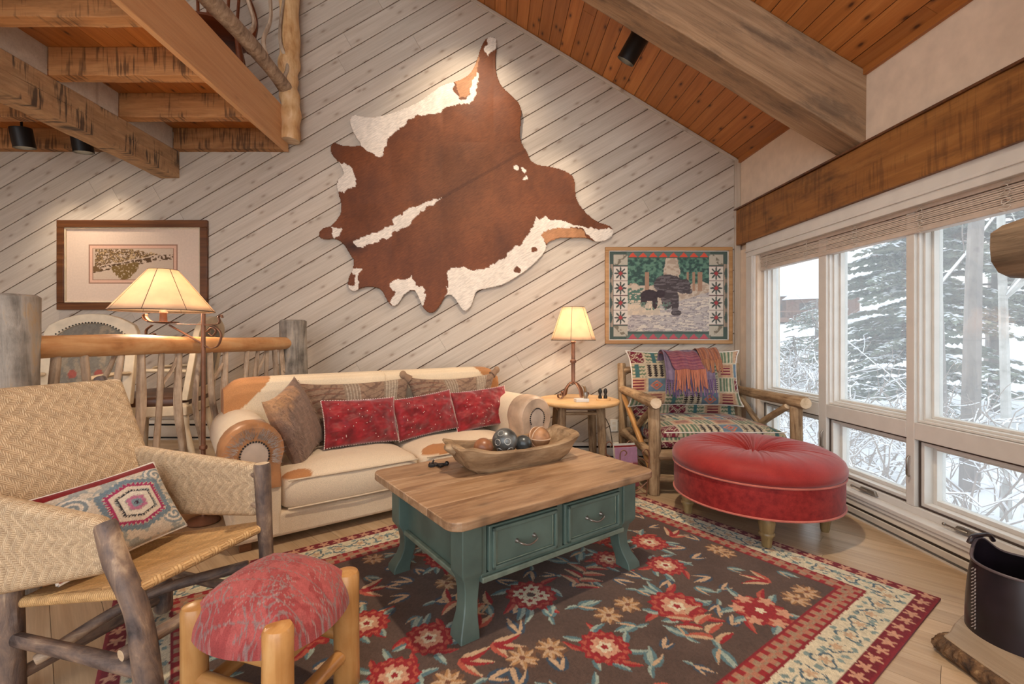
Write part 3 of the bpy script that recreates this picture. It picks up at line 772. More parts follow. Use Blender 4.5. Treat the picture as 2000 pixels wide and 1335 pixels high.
# ------------------------------------------------------------------ rug
RA = math.radians(35.0); cu, su = math.cos(RA), math.sin(RA)
RC = (1.945, 2.006); RLX, RLY = 2.95, 2.10
def floor_pt(px, py):
    """a spot on the floor, read off the photograph, as rug coordinates (metres)"""
    Y = 900*CAM_H/(py - 655.0); X = (px - 965.0)/900*Y
    dx, dy = X - RC[0], Y - RC[1]
    return dx*cu + dy*su, -dx*su + dy*cu
def make_rug():
    st_ = 0.005
    nx, ny = int(RLX/st_) + 1, int(RLY/st_) + 1
    xs = np.linspace(-RLX, 0, nx); ys = np.linspace(0, RLY, ny)
    Xg, Yg = np.meshgrid(xs, ys, indexing='ij')
    C = np.zeros((nx, ny, 3)); c = lambda *q: srgb(q)
    brown, red, dred, cream, beige, gold = c(84, 66, 57), c(146, 34, 38), c(112, 20, 32), c(210, 199, 170), c(188, 158, 126), c(172, 130, 86)
    teal, navy, salm, pink = c(86, 116, 122), c(58, 74, 90), c(172, 84, 66), c(196, 146, 118)
    pale = c(150, 164, 152)
    nz = fbm(Xg*9, Yg*9, 3)
    C[:] = brown*(0.75 + 0.6*nz[..., None])
    rng = np.random.RandomState(11)
    def win(cx, cy, r):
        i0 = max(0, int((cx - r + RLX)/st_)); i1 = min(nx, int((cx + r + RLX)/st_) + 2); j0 = max(0, int((cy - r)/st_)); j1 = min(ny, int((cy + r)/st_) + 2)
        return (slice(i0, i1), slice(j0, j1)) if i1 > i0 and j1 > j0 else None
    def leaf(cx, cy, a, ln, wd, c1, c2, bend=0.0):
        s = win(cx, cy, ln*1.3)
        if s is None: return
        x, y = Xg[s] - cx, Yg[s] - cy; p = x*math.cos(a) + y*math.sin(a); q = -x*math.sin(a) + y*math.cos(a)
        t = p/ln; q = q - bend*ln*t*t
        h = wd*np.sqrt(np.clip(t, 0, 1))*np.clip(1 - t, 0, 1)**0.8*1.9
        m = (t > 0) & (t < 1) & (np.abs(q) < h); f = (q > 0)[..., None]
        C[s] = np.where(m[..., None], np.where(f, c1, c2), C[s])
    def disc(cx, cy, r, col, sc=0.0, n=10, ph=0.0):
        s = win(cx, cy, r*1.3)
        if s is None: return
        x, y = Xg[s] - cx, Yg[s] - cy; th = np.arctan2(y, x); d = np.hypot(x, y)
        m = d < r*(1 + sc*np.cos(n*th + ph)); C[s] = np.where(m[..., None], col, C[s])
    def rosette(cx, cy, r, kind=0):
        for q in range(9):
            a = q*0.7 + rng.rand(); leaf(cx + r*0.9*math.cos(a), cy + r*0.9*math.sin(a), a + rng.uniform(-1.2, 1.2), r*rng.uniform(0.6, 1.0), r*0.2, pale if q % 3 else salm, teal if q % 3 else red, rng.uniform(-.4, .4))
        disc(cx, cy, r, red, 0.07, 14); disc(cx, cy, r*0.86, salm, 0.10, 14, 1.0); disc(cx, cy, r*0.76, red, 0.06, 10)
        if kind == 0:
            for q in range(5):
                a = q*2*PI/5 + 0.3; disc(cx + r*0.36*math.cos(a), cy + r*0.36*math.sin(a), r*0.25, pink, 0.22, 5, a)
            disc(cx, cy, r*0.30, cream, 0.2, 5); disc(cx, cy, r*0.14, red, 0.2, 5)
        elif kind == 1:
            for q in range(4):
                a = q*PI/2 + PI/4; X_, Y_ = cx + r*0.42*math.cos(a), cy + r*0.42*math.sin(a)
                disc(X_, Y_, r*0.30, cream, 0.22, 6, q); disc(X_, Y_, r*0.10, red, 0.2, 5)
            disc(cx, cy, r*0.16, brown)
        else:
            for q in range(6):
                a = q*PI/3 + 0.2; disc(cx + r*0.85*math.cos(a), cy + r*0.85*math.sin(a), r*0.26, pink, 0.3, 5, a)
            disc(cx, cy, r*0.18, cream, 0.3, 5)
    def gold_fl(cx, cy, r):
        disc(cx, cy, r, c(112, 80, 58), 0.12, 9, 0.5)
        for q in range(8):
            a = q*PI/4 + rng.rand()*0.4; leaf(cx, cy, a, r*1.1, r*0.26, gold, beige)
        disc(cx, cy, r*0.2, c(120, 76, 54))
    def sprig(cx, cy, a, s, cols=None):
        c1, c2 = cols or ((pale, teal) if rng.rand() < 0.6 else (beige, navy))
        leaf(cx, cy, a, s, s*0.20, c1, c2, 0.35); leaf(cx, cy, a + 0.75, s*0.8, s*0.18, c2, c1, -0.3); leaf(cx, cy, a - 0.7, s*0.75, s*0.17, beige, c2, 0.5)
        if rng.rand() < 0.5: leaf(cx, cy, a + PI, s*0.55, s*0.14, teal, pale, 0.3)
    # scattered sprigs on a vine-like grid
    roses = [(1037, 1166, .125, 1), (838, 1251, .105, 0), (1181, 1269, .105, 0), (1485, 1197, .12, 2), (1167, 1052, .105, 0), (1268, 1062, .11, 0), (1190, 1096, .10, 0), (1300, 1108, .105, 0), (716, 1222, .10, 0), (770, 1325, .10, 0)]
    rp_ = [(*floor_pt(a, b), r*.86, k_) for a, b, r, k_ in roses]
    rp_ += [(-1.0, 0.62, .11, 0), (-2.35, 0.55, .11, 0), (-2.3, 1.35, .12, 1), (-1.75, 0.4, .1, 2), (-1.6, 1.55, .1, 0), (-0.55, 1.72, .11, 2)]
    golds = [(873, 1143), (890, 1128), (1020, 1290), (1076, 1272), (1188, 1206), (1226, 1185), (1415, 1083), (1400, 1076), (1555, 1174), (1575, 1160), (1037, 1083), (1060, 1075)]
    taken = [(a, b, r) for a, b, r, k_ in rp_]
    gp = [floor_pt(a, b) for a, b in golds] + [(-2.0, 0.8), (-2.5, 1.0), (-1.9, 1.75)]
    taken += [(a, b, .06) for a, b in gp]
    for it in range(1600):
        x, y = rng.uniform(-RLX + .34, -.33), rng.uniform(.33, RLY - .33)
        if all((x - a)**2 + (y - b)**2 > (r + .052)**2 for a, b, r in taken):
            a = rng.rand()*6.28
            if rng.rand() < 0.13:
                for q in range(3): leaf(x, y, a + (q - 1)*0.7, .11, .028, beige, red if q else salm, 0.5)
            else: sprig(x, y, a, rng.uniform(.07, .115))
            taken.append((x, y, .05))
    for x, y in gp: gold_fl(x, y, .055)
    for x, y, r, k_ in rp_: rosette(x, y, r, k_)
    # salmon leaf sprays
    for px_, py_, a in ((1405, 1262, 1.2), (960, 1185, 2.4), (1125, 1150, 0.5)):
        x, y = floor_pt(px_, py_)
        for q in range(7):
            leaf(x + 0.03*q*math.cos(a), y + 0.03*q*math.sin(a), a + (0.8 if q % 2 else -0.8), .10, .026, beige, red if q % 3 == 0 else salm, 0.4 if q % 2 else -.4)
    # borders
    dd = np.minimum(np.minimum(-Xg, Xg + RLX), np.minimum(Yg, RLY - Yg))
    horiz = np.minimum(Yg, RLY - Yg) < np.minimum(-Xg, Xg + RLX)
    run = np.where(horiz, Xg, Yg)
    jag = (fbm(Xg*60, Yg*60, 9, 2) - 0.5)*0.008
    d2 = dd + jag
    b_in = (d2 > .20) & (d2 < .292)
    base = np.where(((np.floor(run/.028) + np.floor((d2 - .2)/.023)) % 2 == 0)[..., None], salm*0.55 + beige*0.35, beige*0.6 + brown*0.3)
    C = np.where(b_in[..., None], base, C)
    mm = b_in & (((run/.056) % 1) < .45) & (np.abs(((d2 - .2)/.046) % 1 - .5) < .26); C = np.where(mm[..., None], red, C)
    mm = b_in & ((d2 < .211) | (d2 > .281)); C = np.where(mm[..., None], (dred + red)/2, C)
    b_cr = (d2 > .066) & (d2 <= .20)
    crm = cream*(0.8 + 0.35*fbm(Xg*40, Yg*40, 21)[..., None])
    C = np.where(b_cr[..., None], crm, C)
    # scrolling vine in the cream band
    ph = run/.22*2*PI; off = .133 + .022*np.sin(ph)
    mm = b_cr & (np.abs(d2 - off) < .003) & (fbm(Xg*50, Yg*50, 15, 2) > .4); C = np.where(mm[..., None], pale*0.6 + teal*0.4, C)
    cell = run/.115; fr_ = (cell % 1 - .5)*.115; sgn = np.where(np.floor(cell) % 2 == 0, 1, -1)
    rr_ = np.hypot(fr_, d2 - .133); th = np.arctan2(d2 - .133, fr_*sgn)
    mm = b_cr & (np.abs(rr_ - (.034 + .010*np.cos(3*th))) < .0055) & (fbm(Xg*70, Yg*70, 5, 2) > .30); C = np.where(mm[..., None], navy*0.75 + teal*.4, C)
    mm = b_cr & (rr_ < .017 + .006*np.cos(5*th)); C = np.where(mm[..., None], beige, C)
    mm = b_cr & (rr_ > .045) & (rr_ < .062) & (np.sin(th*5 + run*9) > .45); C = np.where(mm[..., None], teal*.5 + pale*.5, C)
    b_o = d2 <= .066
    C = np.where(b_o[..., None], dred*(0.85 + 0.4*nz[..., None]), C)
    cell = run/.075; fr_ = (cell % 1 - .5)*.075; rr_ = np.hypot(fr_, d2 - .036); th = np.arctan2(d2 - .036, fr_)
    mm = b_o & (rr_ < .021 + .009*np.cos(5*th + np.floor(cell))); C = np.where(mm[..., None], pink, C)
    mm = dd < .010; C = np.where(mm[..., None], dred*.8 + red*.3, C)
    # small yarn variation
    C *= (0.8 + 0.4*vnoise(Xg*180, Yg*180, 2))[..., None]
    g = G(); P = np.stack([Xg, Yg, 0.011 + 0.0012*nz - 0.004*np.clip(1 - dd/.008, 0, 1)], -1)
    g.grid(P, col=C)
    # edge skirt and underside
    for a, b in (((0, slice(None)), 0), ((-1, slice(None)), 0), ((slice(None), 0), 0), ((slice(None), -1), 0)):
        e = P[a]; low = e.copy(); low[:, 2] = 0.0005; g.grid(np.stack([e, low]), col=np.tile(dred, (2*len(e), 1)))
    o = g.build('area_rug', M['rug'], label='dark brown floral wool rug with cream and crimson borders under the coffee table', cat='rug')
    o.location = (RC[0], RC[1], 0); o.rotation_euler = (0, 0, RA)
make_rug()
RUGZ = 0.011

# ------------------------------------------------------------------ log tools
def log(name, pts, r, mats, parent, n=12, noise=0.06, seed=0, cap=1, dome=0.15, seg=8, taper=1.0, axis_local=False, **kw):
    """a natural pole; built along its own local z so that the bark grain follows it"""
    pts = np.asarray(pts, float)
    p = bez(pts, seg) if len(pts) > 2 else np.linspace(pts[0], pts[1], seg + 1)
    a = Vector(p[0]); d = (Vector(p[-1]) - a)
    q = d.to_track_quat('Z', 'Y'); R = np.array(q.to_matrix())
    loc = (p - p[0]) @ R
    rad = np.linspace(r, r*taper, len(p)) if np.isscalar(r) else np.interp(np.linspace(0, 1, len(p)), np.linspace(0, 1, len(r)), r)
    # rounded ends
    l0, l1 = loc[0].copy(), loc[-1].copy()
    e = min(rad[0], 0.03)*0.35
    t0 = loc[1] - loc[0]; t0 = t0/np.linalg.norm(t0); t1 = loc[-1] - loc[-2]; t1 = t1/np.linalg.norm(t1)
    P2 = np.vstack([l0, l0 + t0*e, loc[1:-1], l1 - t1*e, l1]); R2 = np.concatenate([[rad[0]*0.86], [rad[0]], rad[1:-1], [rad[-1]], [rad[-1]*0.86]])
    g = G(); g.tube(P2, R2, n, cap=cap, noise=noise, seed=seed, dome=dome*0.3)
    o = g.build(name, mats, parent, **kw)
    o.location = a; o.rotation_mode = 'QUATERNION'; o.rotation_quaternion = q
    return o

def soft_box(w, d, h, nu=18, nv=14, crown=0.03, r=0.03, paintf=None, wr=0.0, seed=0, sag=0.0):
    """upholstered cushion: rounded slab, x 0..w, y 0..d, z 0..h (+crown)"""
    g = G(); k = 5
    def prof(u, n=4.0):  # superellipse shrink
        return (1 - np.abs(u)**n)
    # ring profile from bottom centre to top centre
    rings = []
    per = 4*(nu)
    th = np.linspace(0, 2*PI, per, endpoint=False)
    cx, sx = np.cos(th), np.sin(th)
    e = 0.22
    sqx = np.sign(cx)*np.abs(cx)**e; sqy = np.sign(sx)*np.abs(sx)**e
    lv = [(0.02, 0.0), (0.5, 0.0), (0.9, 0.0)]
    for a in np.linspace(-PI/2, PI/2, 9): lv.append((None, a))
    for f in (0.97, 0.94, 0.91, 0.88, 0.85, 0.82, 0.79, 0.75, 0.7, 0.65, 0.58, 0.5, 0.35, 0.2, 0.08, 0.01): lv.append((f, 1.0))
    for f, a in lv:
        if f is None:
            ix = w/2 - r + r*math.cos(a); iy = d/2 - r + r*math.cos(a); z = h/2 + (h/2 - r)*np.sign(a)*(abs(a) > 0.35) * 1.0 + r*math.sin(a) if abs(a) > 0.35 else h/2 + a*0.3*h
            x = ix*sqx; y = iy*sqy; zz = np.full(per, z)
        else:
            x = (w/2 - r)*f*sqx; y = (d/2 - r)*f*sqy
            zz = np.full(per, 0.0 if a == 0 else h)
        if a == 1.0 or (f is None and a > 0.35):
            cr = crown*np.clip(1 - (x/(w/2))**4, 0, 1)*np.clip(1 - (y/(d/2))**4, 0, 1); zz = zz + cr
            if wr: zz = zz + wr*(fbm(x*9 + 7, y*9 + 3, seed) - 0.5)
        rings.append(np.stack([x + w/2, y + d/2, zz], 1))
    P = np.array(rings)
    col = None if paintf is None else paintf(P[..., 0], P[..., 1], P[..., 2])
    g.grid(P, wv=True, col=col)
    return g

def pillow(w, h, t, paintf=None, n=60, pinch=0.10, seed=0, wr=0.02, ears=0.0, backcol=None):
    """standing pillow in the xz plane, front towards -y, bottom centre at the origin"""
    u = np.linspace(-1, 1, n); v = np.linspace(-1, 1, n); U, V = np.meshgrid(u, v, indexing='ij')
    x = w/2*U*(1 - pinch*(1 - V**2)); z = h/2*V*(1 - pinch*(1 - U**2))
    if ears: 
        ea = np.abs(U)**8*np.abs(V)**8; x = x*(1 + ears*ea); z = z*(1 + ears*0.9*ea)
    f = np.clip((1 - U**2)*(1 - V**2), 0, 1)**0.42
    wri = wr*(fbm(U*2.6 + seed, V*2.6 - seed, seed, 3) - 0.5)*2*np.clip((1 - U**2)*(1 - V**2)*5, 0, 1)
    F = np.stack([x, -(t/2*f + wri*0.5), z + h/2], -1); B = np.stack([x, t/2*f, z + h/2], -1)
    g = G(); c = None if paintf is None else paintf(U, V)
    g.grid(F, col=c); g.grid(B[::-1], col=None if c is None else c[::-1])
    ring = [(x[i, 0], 0, z[i, 0] + h/2) for i in range(n)] + [(x[-1, j], 0, z[-1, j] + h/2) for j in range(1, n)] + [(x[i, -1], 0, z[i, -1] + h/2) for i in range(n - 2, -1, -1)] + [(x[0, j], 0, z[0, j] + h/2) for j in range(n - 2, 0, -1)]
    return g, np.array(ring)

def place(o, loc, rz=0.0, lean=0.0, roll=0.0, parent=None):
    o.rotation_mode = 'XYZ'
    m = Matrix.Translation(loc) @ Matrix.Rotation(rz, 4, 'Z') @ Matrix.Rotation(lean, 4, 'X') @ Matrix.Rotation(roll, 4, 'Y')
    o.matrix_basis = m; return o

# ------------------------------------------------------------------ sofa
SO = (-1.400, 2.337); SW, SD_ = 2.27, 0.86
def s2w(x, y, z): x += .11; return (SO[0] + x*cu - y*su, SO[1] + x*su + y*cu, z)
sofa = E('sofa', 'cream linen roll-arm sofa with tan leather corners below the cowhide', 'sofa', (SO[0], SO[1], 0), RA)
g = G(); g.box(0.06, SW - 0.06, 0.015, SD_ - 0.02, 0.05, 0.185); g.build('base', M['cream'], sofa, bevel=0.02, seg=3)
for x in (0.10, SW - 0.16):
    for y in (0.05, SD_ - 0.11):
        g = G(); g.box(x, x + 0.06, y, y + 0.06, RUGZ if False else 0.0, 0.05); g.build('foot', M['darkwood'], sofa, bevel=0.004)
def seatpaint(x0):
    def f(x, y, z):
        c = np.tile(srgb((222, 202, 174)), x.shape + (1,)); d = srgb((176, 122, 78))
        m = (np.hypot((x + x0 - .34)/.12, (y - .03)/.06) < 1) & (z > .168)
        m2 = (np.hypot((x + x0 - 1.27)/.10, (y - 0.07)/.07) < 1) & (z > .168)
        k = fbm(x*3 + x0, y*3, 4)[..., None]
        c = c*(0.93 + 0.14*k); c = np.where((m | m2)[..., None], d*(0.8 + 0.4*k), c); return c
    return f
for i, (x0, wd) in enumerate(((0.30, 0.835), (1.14, 0.835))):
    g = soft_box(wd, 0.66, 0.175, crown=0.055, r=0.035, paintf=seatpaint(x0), wr=0.012, seed=i, nu=50)
    o = g.build('seat_cushion', M['attr'], sofa); o.location = (x0, -0.01, 0.188)
    g = G(); g.tube([(0.03, 0.004, 0.168), (wd/2, -0.003, 0.168), (wd - 0.03, 0.004, 0.168)], 0.005, 6); g.tube([(0.03, 0.006, 0.012), (wd/2, -0.002, 0.012), (wd - 0.03, 0.006, 0.012)], 0.005, 6); g.build('welt', M['cream'], o)
# back: rolled profile along x, leather at both ends
prof = [(0.60, 0.22), (0.62, 0.36), (0.63, 0.50), (0.635, 0.62), (0.625, 0.72), (0.615, 0.79), (0.63, 0.845), (0.67, 0.872), (0.72, 0.878), (0.77, 0.865), (0.81, 0.83), (0.825, 0.77), (0.82, 0.70), (0.81, 0.55), (0.81, 0.35), (0.81, 0.10), (0.60, 0.10)]
prof = [tuple(q) for q in np.column_stack([np.interp(np.linspace(0, len(prof) - 1, 97), range(len(prof)), [p[i] for p in prof]) for i in (0, 1)])]
nb = 200; xb = np.linspace(0, 1, nb); P = []
for t in xb:
    x = 0.075 + (SW - 0.15)*t; e = min(t, 1 - t)*(SW - 0.15); sh = 1 - 0.10*math.exp(-(e/0.05)**2) if e < 0.2 else 1
    drop = 0.03*math.exp(-(e/0.07)); puff = 0.012*(1 - abs(2*((t*2) % 1) - 1)**4)
    cy, cz = 0.715, 0.5
    P.append([(x, cy + (y - cy)*sh - (puff if y < 0.65 else 0), cz + (z - cz)*sh - (drop if z > 0.6 else 0)) for y, z in prof])
P = np.array(P)
Xc, Zc = P[..., 0], P[..., 2]
tan = srgb((184, 130, 84)); crm = srgb((222, 202, 172))
k_ = fbm(P[..., 0]*4, P[..., 2]*4, 8)[..., None]
lm = (Xc < 0.31 - (0.86 - Zc)*0.75 + 0.03*np.sin(Zc*9)) | (Xc > SW - 0.30 + (0.88 - Zc)*0.6)
lm &= Zc > 0.4
colb = np.where(lm[..., None], tan*(0.75 + 0.5*k_), crm*(0.93 + 0.14*k_))
g = G(); g.grid(P, wv=True, col=colb); n_ = len(prof); g.add(P[0], [tuple(range(n_))], col=tan); g.add(P[-1], [tuple(range(n_ - 1, -1, -1))], col=tan)
g.build('back', M['attr'], sofa, ang=60)
g = G(); g.tube([(SW/2, y - (0.002 if y < 0.65 else -0.0), z + (0.003 if z > 0.8 else 0)) for y, z in prof[12:72]], 0.004, 6); g.build('seam', M['cream'], sofa)
def arm(x_in, sgn):
    """rolled arm; sgn=-1 left arm"""
    # cross-section in local (a, z); a grows outwards
    pr = [(0.0, 0.12), (0.0, 0.36), (0.005, 0.44)]
    for q in np.linspace(PI, -0.5, 16): pr.append((0.14 + 0.155*math.cos(q), 0.525 + 0.155*math.sin(q)))
    pr += [(0.262, 0.42), (0.240, 0.36), (0.235, 0.08), (0.0, 0.08)]
    lo = 0.08
    def sw(y0, y1, grow, ny=12, mat=None, name='arm', rnd_=0.0, par=sofa, ends=True):
        P = []
        for t in np.linspace(0, 1, ny):
            y = y0 + (y1 - y0)*t
            e = min(t*(y1 - y0), (1-t)*(y1 - y0)); s = grow*(1 - rnd_*math.exp(-(e/0.015)))
            P.append([(x_in + sgn*(0.13 + (a - 0.13)*s), y, max(lo, 0.45 + (z - 0.45)*s if z > 0.3 else z)) for a, z in pr])
        P = np.array(P); g = G(); g.grid(P, wv=True); n = len(pr)
        if ends: g.add(P[0], [tuple(range(n))]); g.add(P[-1], [tuple(range(n - 1, -1, -1))])
        return g.build(name, mat, par, ang=50)
    a = sw(0.17, 0.80, 1.0, mat=M['cream'], rnd_=0.02)
    lo = 0.33
    body = G(); body.box(min(x_in, x_in + sgn*.235), max(x_in, x_in + sgn*.235), .012, .17, .06, .335); body.build('arm_base', M['cream'], sofa, bevel=.015, seg=3)
    cuff = sw(0.0, 0.19, 1.03, mat=(M['leather'] if sgn < 0 else M['leather2']), name='arm_cuff', rnd_=0.10)
    # scroll panel on the front, fur fringe and nailheads
    cxx = x_in + sgn*0.135; cz = 0.515
    g = G(); n = 26
    ring = [(cxx + 0.068*math.cos(q), -0.012, cz + 0.075*math.sin(q)) for q in np.linspace(-0.5, PI + 0.5, n)] + [(cxx - 0.055, -0.012, 0.35), (cxx + 0.055, -0.012, 0.35)]
    ctr = len(ring); g.add(ring + [(cxx, -0.02, 0.48)] + [(p[0], 0.0, p[2]) for p in ring], [(i, (i+1) % ctr, ctr) for i in range(ctr)] + [(i, i + ctr + 1, (i+1) % ctr + ctr + 1, (i+1) % ctr) for i in range(ctr)])
    sp = g.build('scroll_panel', paint('scroll_leather', (190, 170, 152), 0.5), cuff)
    g = G()
    for q in np.linspace(-0.5, PI + 0.5, 22): g.ball((cxx + 0.070*math.cos(q), -0.014, cz + 0.077*math.sin(q)), 0.0055, 4)
    g.build('nailheads', M['blackiron'], cuff, kind='stuff')
    if sgn < 0:
        g = G(); rg = np.random.RandomState(5)
        for i in range(520):
            q = rg.uniform(-0.45, PI + 0.5); rr_ = rg.uniform(0.082, 0.128); p0 = np.array([cxx + rr_*math.cos(q), -0.004 + 0.02*rg.rand()*(rr_ > 0.105), cz + rr_*1.05*math.sin(q)])
            d = np.array([math.cos(q), -0.35, math.sin(q)])*rg.uniform(0.018, 0.035) + rg.normal(0, 0.005, 3); sd = np.array([-math.sin(q), 0, math.cos(q)])*0.0016
            g.add([p0 - sd, p0 + sd, p0 + d], [(0, 1, 2)])
        o = g.build('fur_trim', cloth('grey_fur', (196, 182, 170), (150, 134, 122)), cuff, smooth=False); tag(o, kind='stuff')
    return a
arm(0.30, -1); arm(SW - 0.30, 1)

# sofa pillows
brownfab = lambda base, alt: (lambda U, V: np.where((fbm(U*5, V*5, 3)[..., None] > 0.5), srgb(base), srgb(alt))*(0.75 + 0.5*fbm(U*22, V*22, 6)[..., None]))
def paisley(U, V):
    b = srgb((138, 112, 92)); c = np.tile(b, U.shape + (1,))
    sw_ = np.sin(9*U + 3*np.sin(5*V))*np.sin(8*V + 3*np.sin(6*U)); c = np.where((np.abs(sw_) < 0.14)[..., None], srgb((112, 88, 74)), c)
    st = (np.abs(U + 0.12) < 0.14) | (np.abs(U - 0.62) < 0.14); ln = np.sin(U*110) > 0.0
    c = np.where((st & ln)[..., None], srgb((166, 150, 130)), c); c = np.where((st & ~ln)[..., None], srgb((134, 114, 96)), c)
    m = (np.hypot(U + 0.5, (V - 0.1)*1.2) % 0.22 < 0.05) & (U < -0.28); c = np.where(m[..., None], srgb((118, 84, 68)), c)
    return c*(0.6 + 0.8*fbm(U*30, V*30, 5)[..., None])
def sofa_pillow(name, x, y, z, w, h, t, mat, label, pf=None, rz=0.0, lean=-0.22, roll=0.0, seed=0, group='pillows on the sofa', **kw):
    g, ring = pillow(w, h, t, pf, seed=seed, **kw)
    o = g.build(name, mat, label=label, cat='pillow', group=group)
    place(o, s2w(x, y, z), RA + rz, lean, roll); return o, ring
def furpaint(U, V):
    c = np.tile(srgb((128, 104, 90)), U.shape + (1,)); tm = np.clip((V*.8 - U*.35 - .5)*3 + (fbm(U*5, V*5, 3) - .5)*1.6, 0, 1)[..., None]; c = c*(1 - tm) + srgb((180, 138, 100))*tm
    return c*(0.6 + 0.75*fbm(U*16, V*5, 7)[..., None])
o, ring = sofa_pillow('fur_pillow', 0.42, 0.31, 0.405, 0.40, 0.46, 0.19, M['hide'], 'large brown fur pillow leaning on the left sofa arm', furpaint, rz=0.85, lean=-0.32, roll=-0.28, seed=3, ears=0.05)
g = G(); rg = np.random.RandomState(2)
for i in range(900):
    U, V = rg.uniform(-0.92, 0.92, 2); f = ((1 - U*U)*(1 - V*V))**0.42
    p = np.array([0.22*U*(1 - .1*(1 - V*V)), -(0.085*f), 0.235*V*(1 - .1*(1 - U*U)) + 0.235]); d = np.array([rg.normal(0, .008), -0.008, -rg.uniform(0.01, 0.03)])
    g.add([p + (-0.0015, 0, 0), p + (0.0015, 0, 0), p + d], [(0, 1, 2)])
tag(g.build('fur', cloth('brown_fur', (164, 136, 116), (120, 94, 78)), o, smooth=False), kind='stuff')
o, _ = sofa_pillow('paisley_pillow', 0.78, 0.515, 0.41, 0.82, 0.42, 0.15, M['attr'], 'long brown paisley pillow behind the left red pillow', paisley, n=110, seed=5, lean=-0.07, ears=0.04)
o, _ = sofa_pillow('paisley_pillow', 1.57, 0.515, 0.43, 0.84, 0.40, 0.16, M['attr'], 'brown paisley pillow with knotted corners at the right of the sofa', paisley, n=110, seed=8, lean=-0.06, ears=0.12, pinch=0.16)
for sx in (-1, 1):
    g = G(); g.ball((0, 0, 0), 0.028, 7, sq=(1, 0.8, 1.1), col=srgb((150, 122, 98))); g.tube([(-sx*0.05, 0, -0.04), (0, 0, 0)], [0.035, 0.02], 8, cols=srgb((140, 112, 90))); k = g.build('corner_knot', M['attr'], o); k.location = (sx*0.435, 0.0, 0.425)
sofa_pillow('green_pillow', 1.48, 0.415, 0.40, 0.40, 0.33, 0.07, M['greenvelvet'], 'green velvet pillow tucked between the red ones', rz=0.0, lean=-0.3, seed=4)
reds = [(0.745, 0.295, 0.52, 0.31, 0.08, 'left', 0.04), (1.255, 0.325, 0.49, 0.30, -0.04, 'middle', -0.10), (1.735, 0.305, 0.51, 0.31, -0.08, 'right', -0.06)]
for i, (x, y, w, h, rz, nm, rl) in enumerate(reds):
    o, ring = sofa_pillow('velvet_pillow', x, y, 0.425, w, h, 0.13, M['velvet'], {'left': 'crimson velvet pillow on the sofa, leftmost of the three red ones', 'middle': 'crumpled crimson velvet pillow, middle one of three on the sofa', 'right': 'crimson velvet pillow beside the right sofa arm'}[nm], rz=rz, lean=-0.34, roll=rl, seed=20 + i, wr=0.05, group='red velvet pillows', pinch=0.05)
    g = G(); L_ = len(ring)
    for q in range(0, L_, 2): g.ball(ring[q], 0.0045, 4)
    g.build('bead_trim', M['pearl'], o, kind='stuff')
    g = G(); rg = np.random.RandomState(i)
    for q in range(34):
        U, V = rg.uniform(-0.9, 0.9, 2); f = ((1 - U*U)*(1 - V*V))**0.42; g.ball((w/2*U*0.96, -0.065*f - 0.004, h/2*V*0.96 + h/2), 0.0032, 4)
    g.build('sewn_beads', M['pearl'], o, kind='stuff')

# ------------------------------------------------------------------ coffee table
TC = (0.10, 2.27); TH = 0.487
ctab = E('coffee_table', 'teal painted coffee table with rustic plank top and two drawers', 'table', (TC[0], TC[1], RUGZ), RA)
TH -= RUGZ
rrp = []
for qx, qy, a0 in ((1, 1, 0), (-1, 1, PI/2), (-1, -1, PI), (1, -1, 1.5*PI)):
    for a in np.linspace(a0, a0 + PI/2, 6): rrp.append((qx*(0.58 - 0.06) + 0.06*math.cos(a), qy*(0.40 - 0.06) + 0.06*math.sin(a)))
edges = [-0.41, -0.20, 0.01, 0.19, 0.41]
for a, b in zip(edges[:-1], edges[1:]):
    pc = clip(clip(rrp, 0, -1, -(a + 0.0006)), 0, 1, b - 0.0006)
    g = G(); g.prism(pc, TH - 0.036, TH); g.build('top_board', M['tabletop'], ctab, bevel=0.006, seg=3, smooth=False)
for sx in (-1, 1):
    for sy in (-1, 1):
        prof = [(TH - 0.037, 0.0, .090), (0.245, 0.0, .090), (0.232, -.001, .088), (0.205, -.012, .074), (0.16, -.016, .064), (0.115, -.012, .060), (0.075, -.002, .064), (0.045, .010, .074), (0.022, .017, .082), (0.0, .018, .084)]
        P = []
        for z, of, s in prof:
            cx, cy = sx*(0.455 + of), sy*(0.29 + of); h = s/2
            P.append([(cx - h, cy - h, z), (cx + h, cy - h, z), (cx + h, cy + h, z), (cx - h, cy + h, z)])
        P = np.array(P)[::-1]; g = G(); g.grid(P, wv=True); g.add(P[0], [(3, 2, 1, 0)]); g.add(P[-1], [(0, 1, 2, 3)])
        g.build('leg', M['teal'], ctab, bevel=0.004, ang=30)
g = G(); g.box(-0.43, 0.43, 0.265, 0.29, 0.19, TH - 0.037); g.build('apron', M['teal'], ctab, bevel=0.002)
for sx in (-1, 1):
    g = G(); g.box(min(sx*0.455, sx*0.435), max(sx*0.455, sx*0.435), -0.27, 0.27, 0.19, TH - 0.037); g.build('apron', M['teal'], ctab, bevel=0.002)
    g = G(); g.box(min(sx*0.455, sx*0.477), max(sx*0.455, sx*0.477), -0.245, 0.245, 0.19, 0.212); g.build('molding', M['teal_edge'], ctab, bevel=0.005)
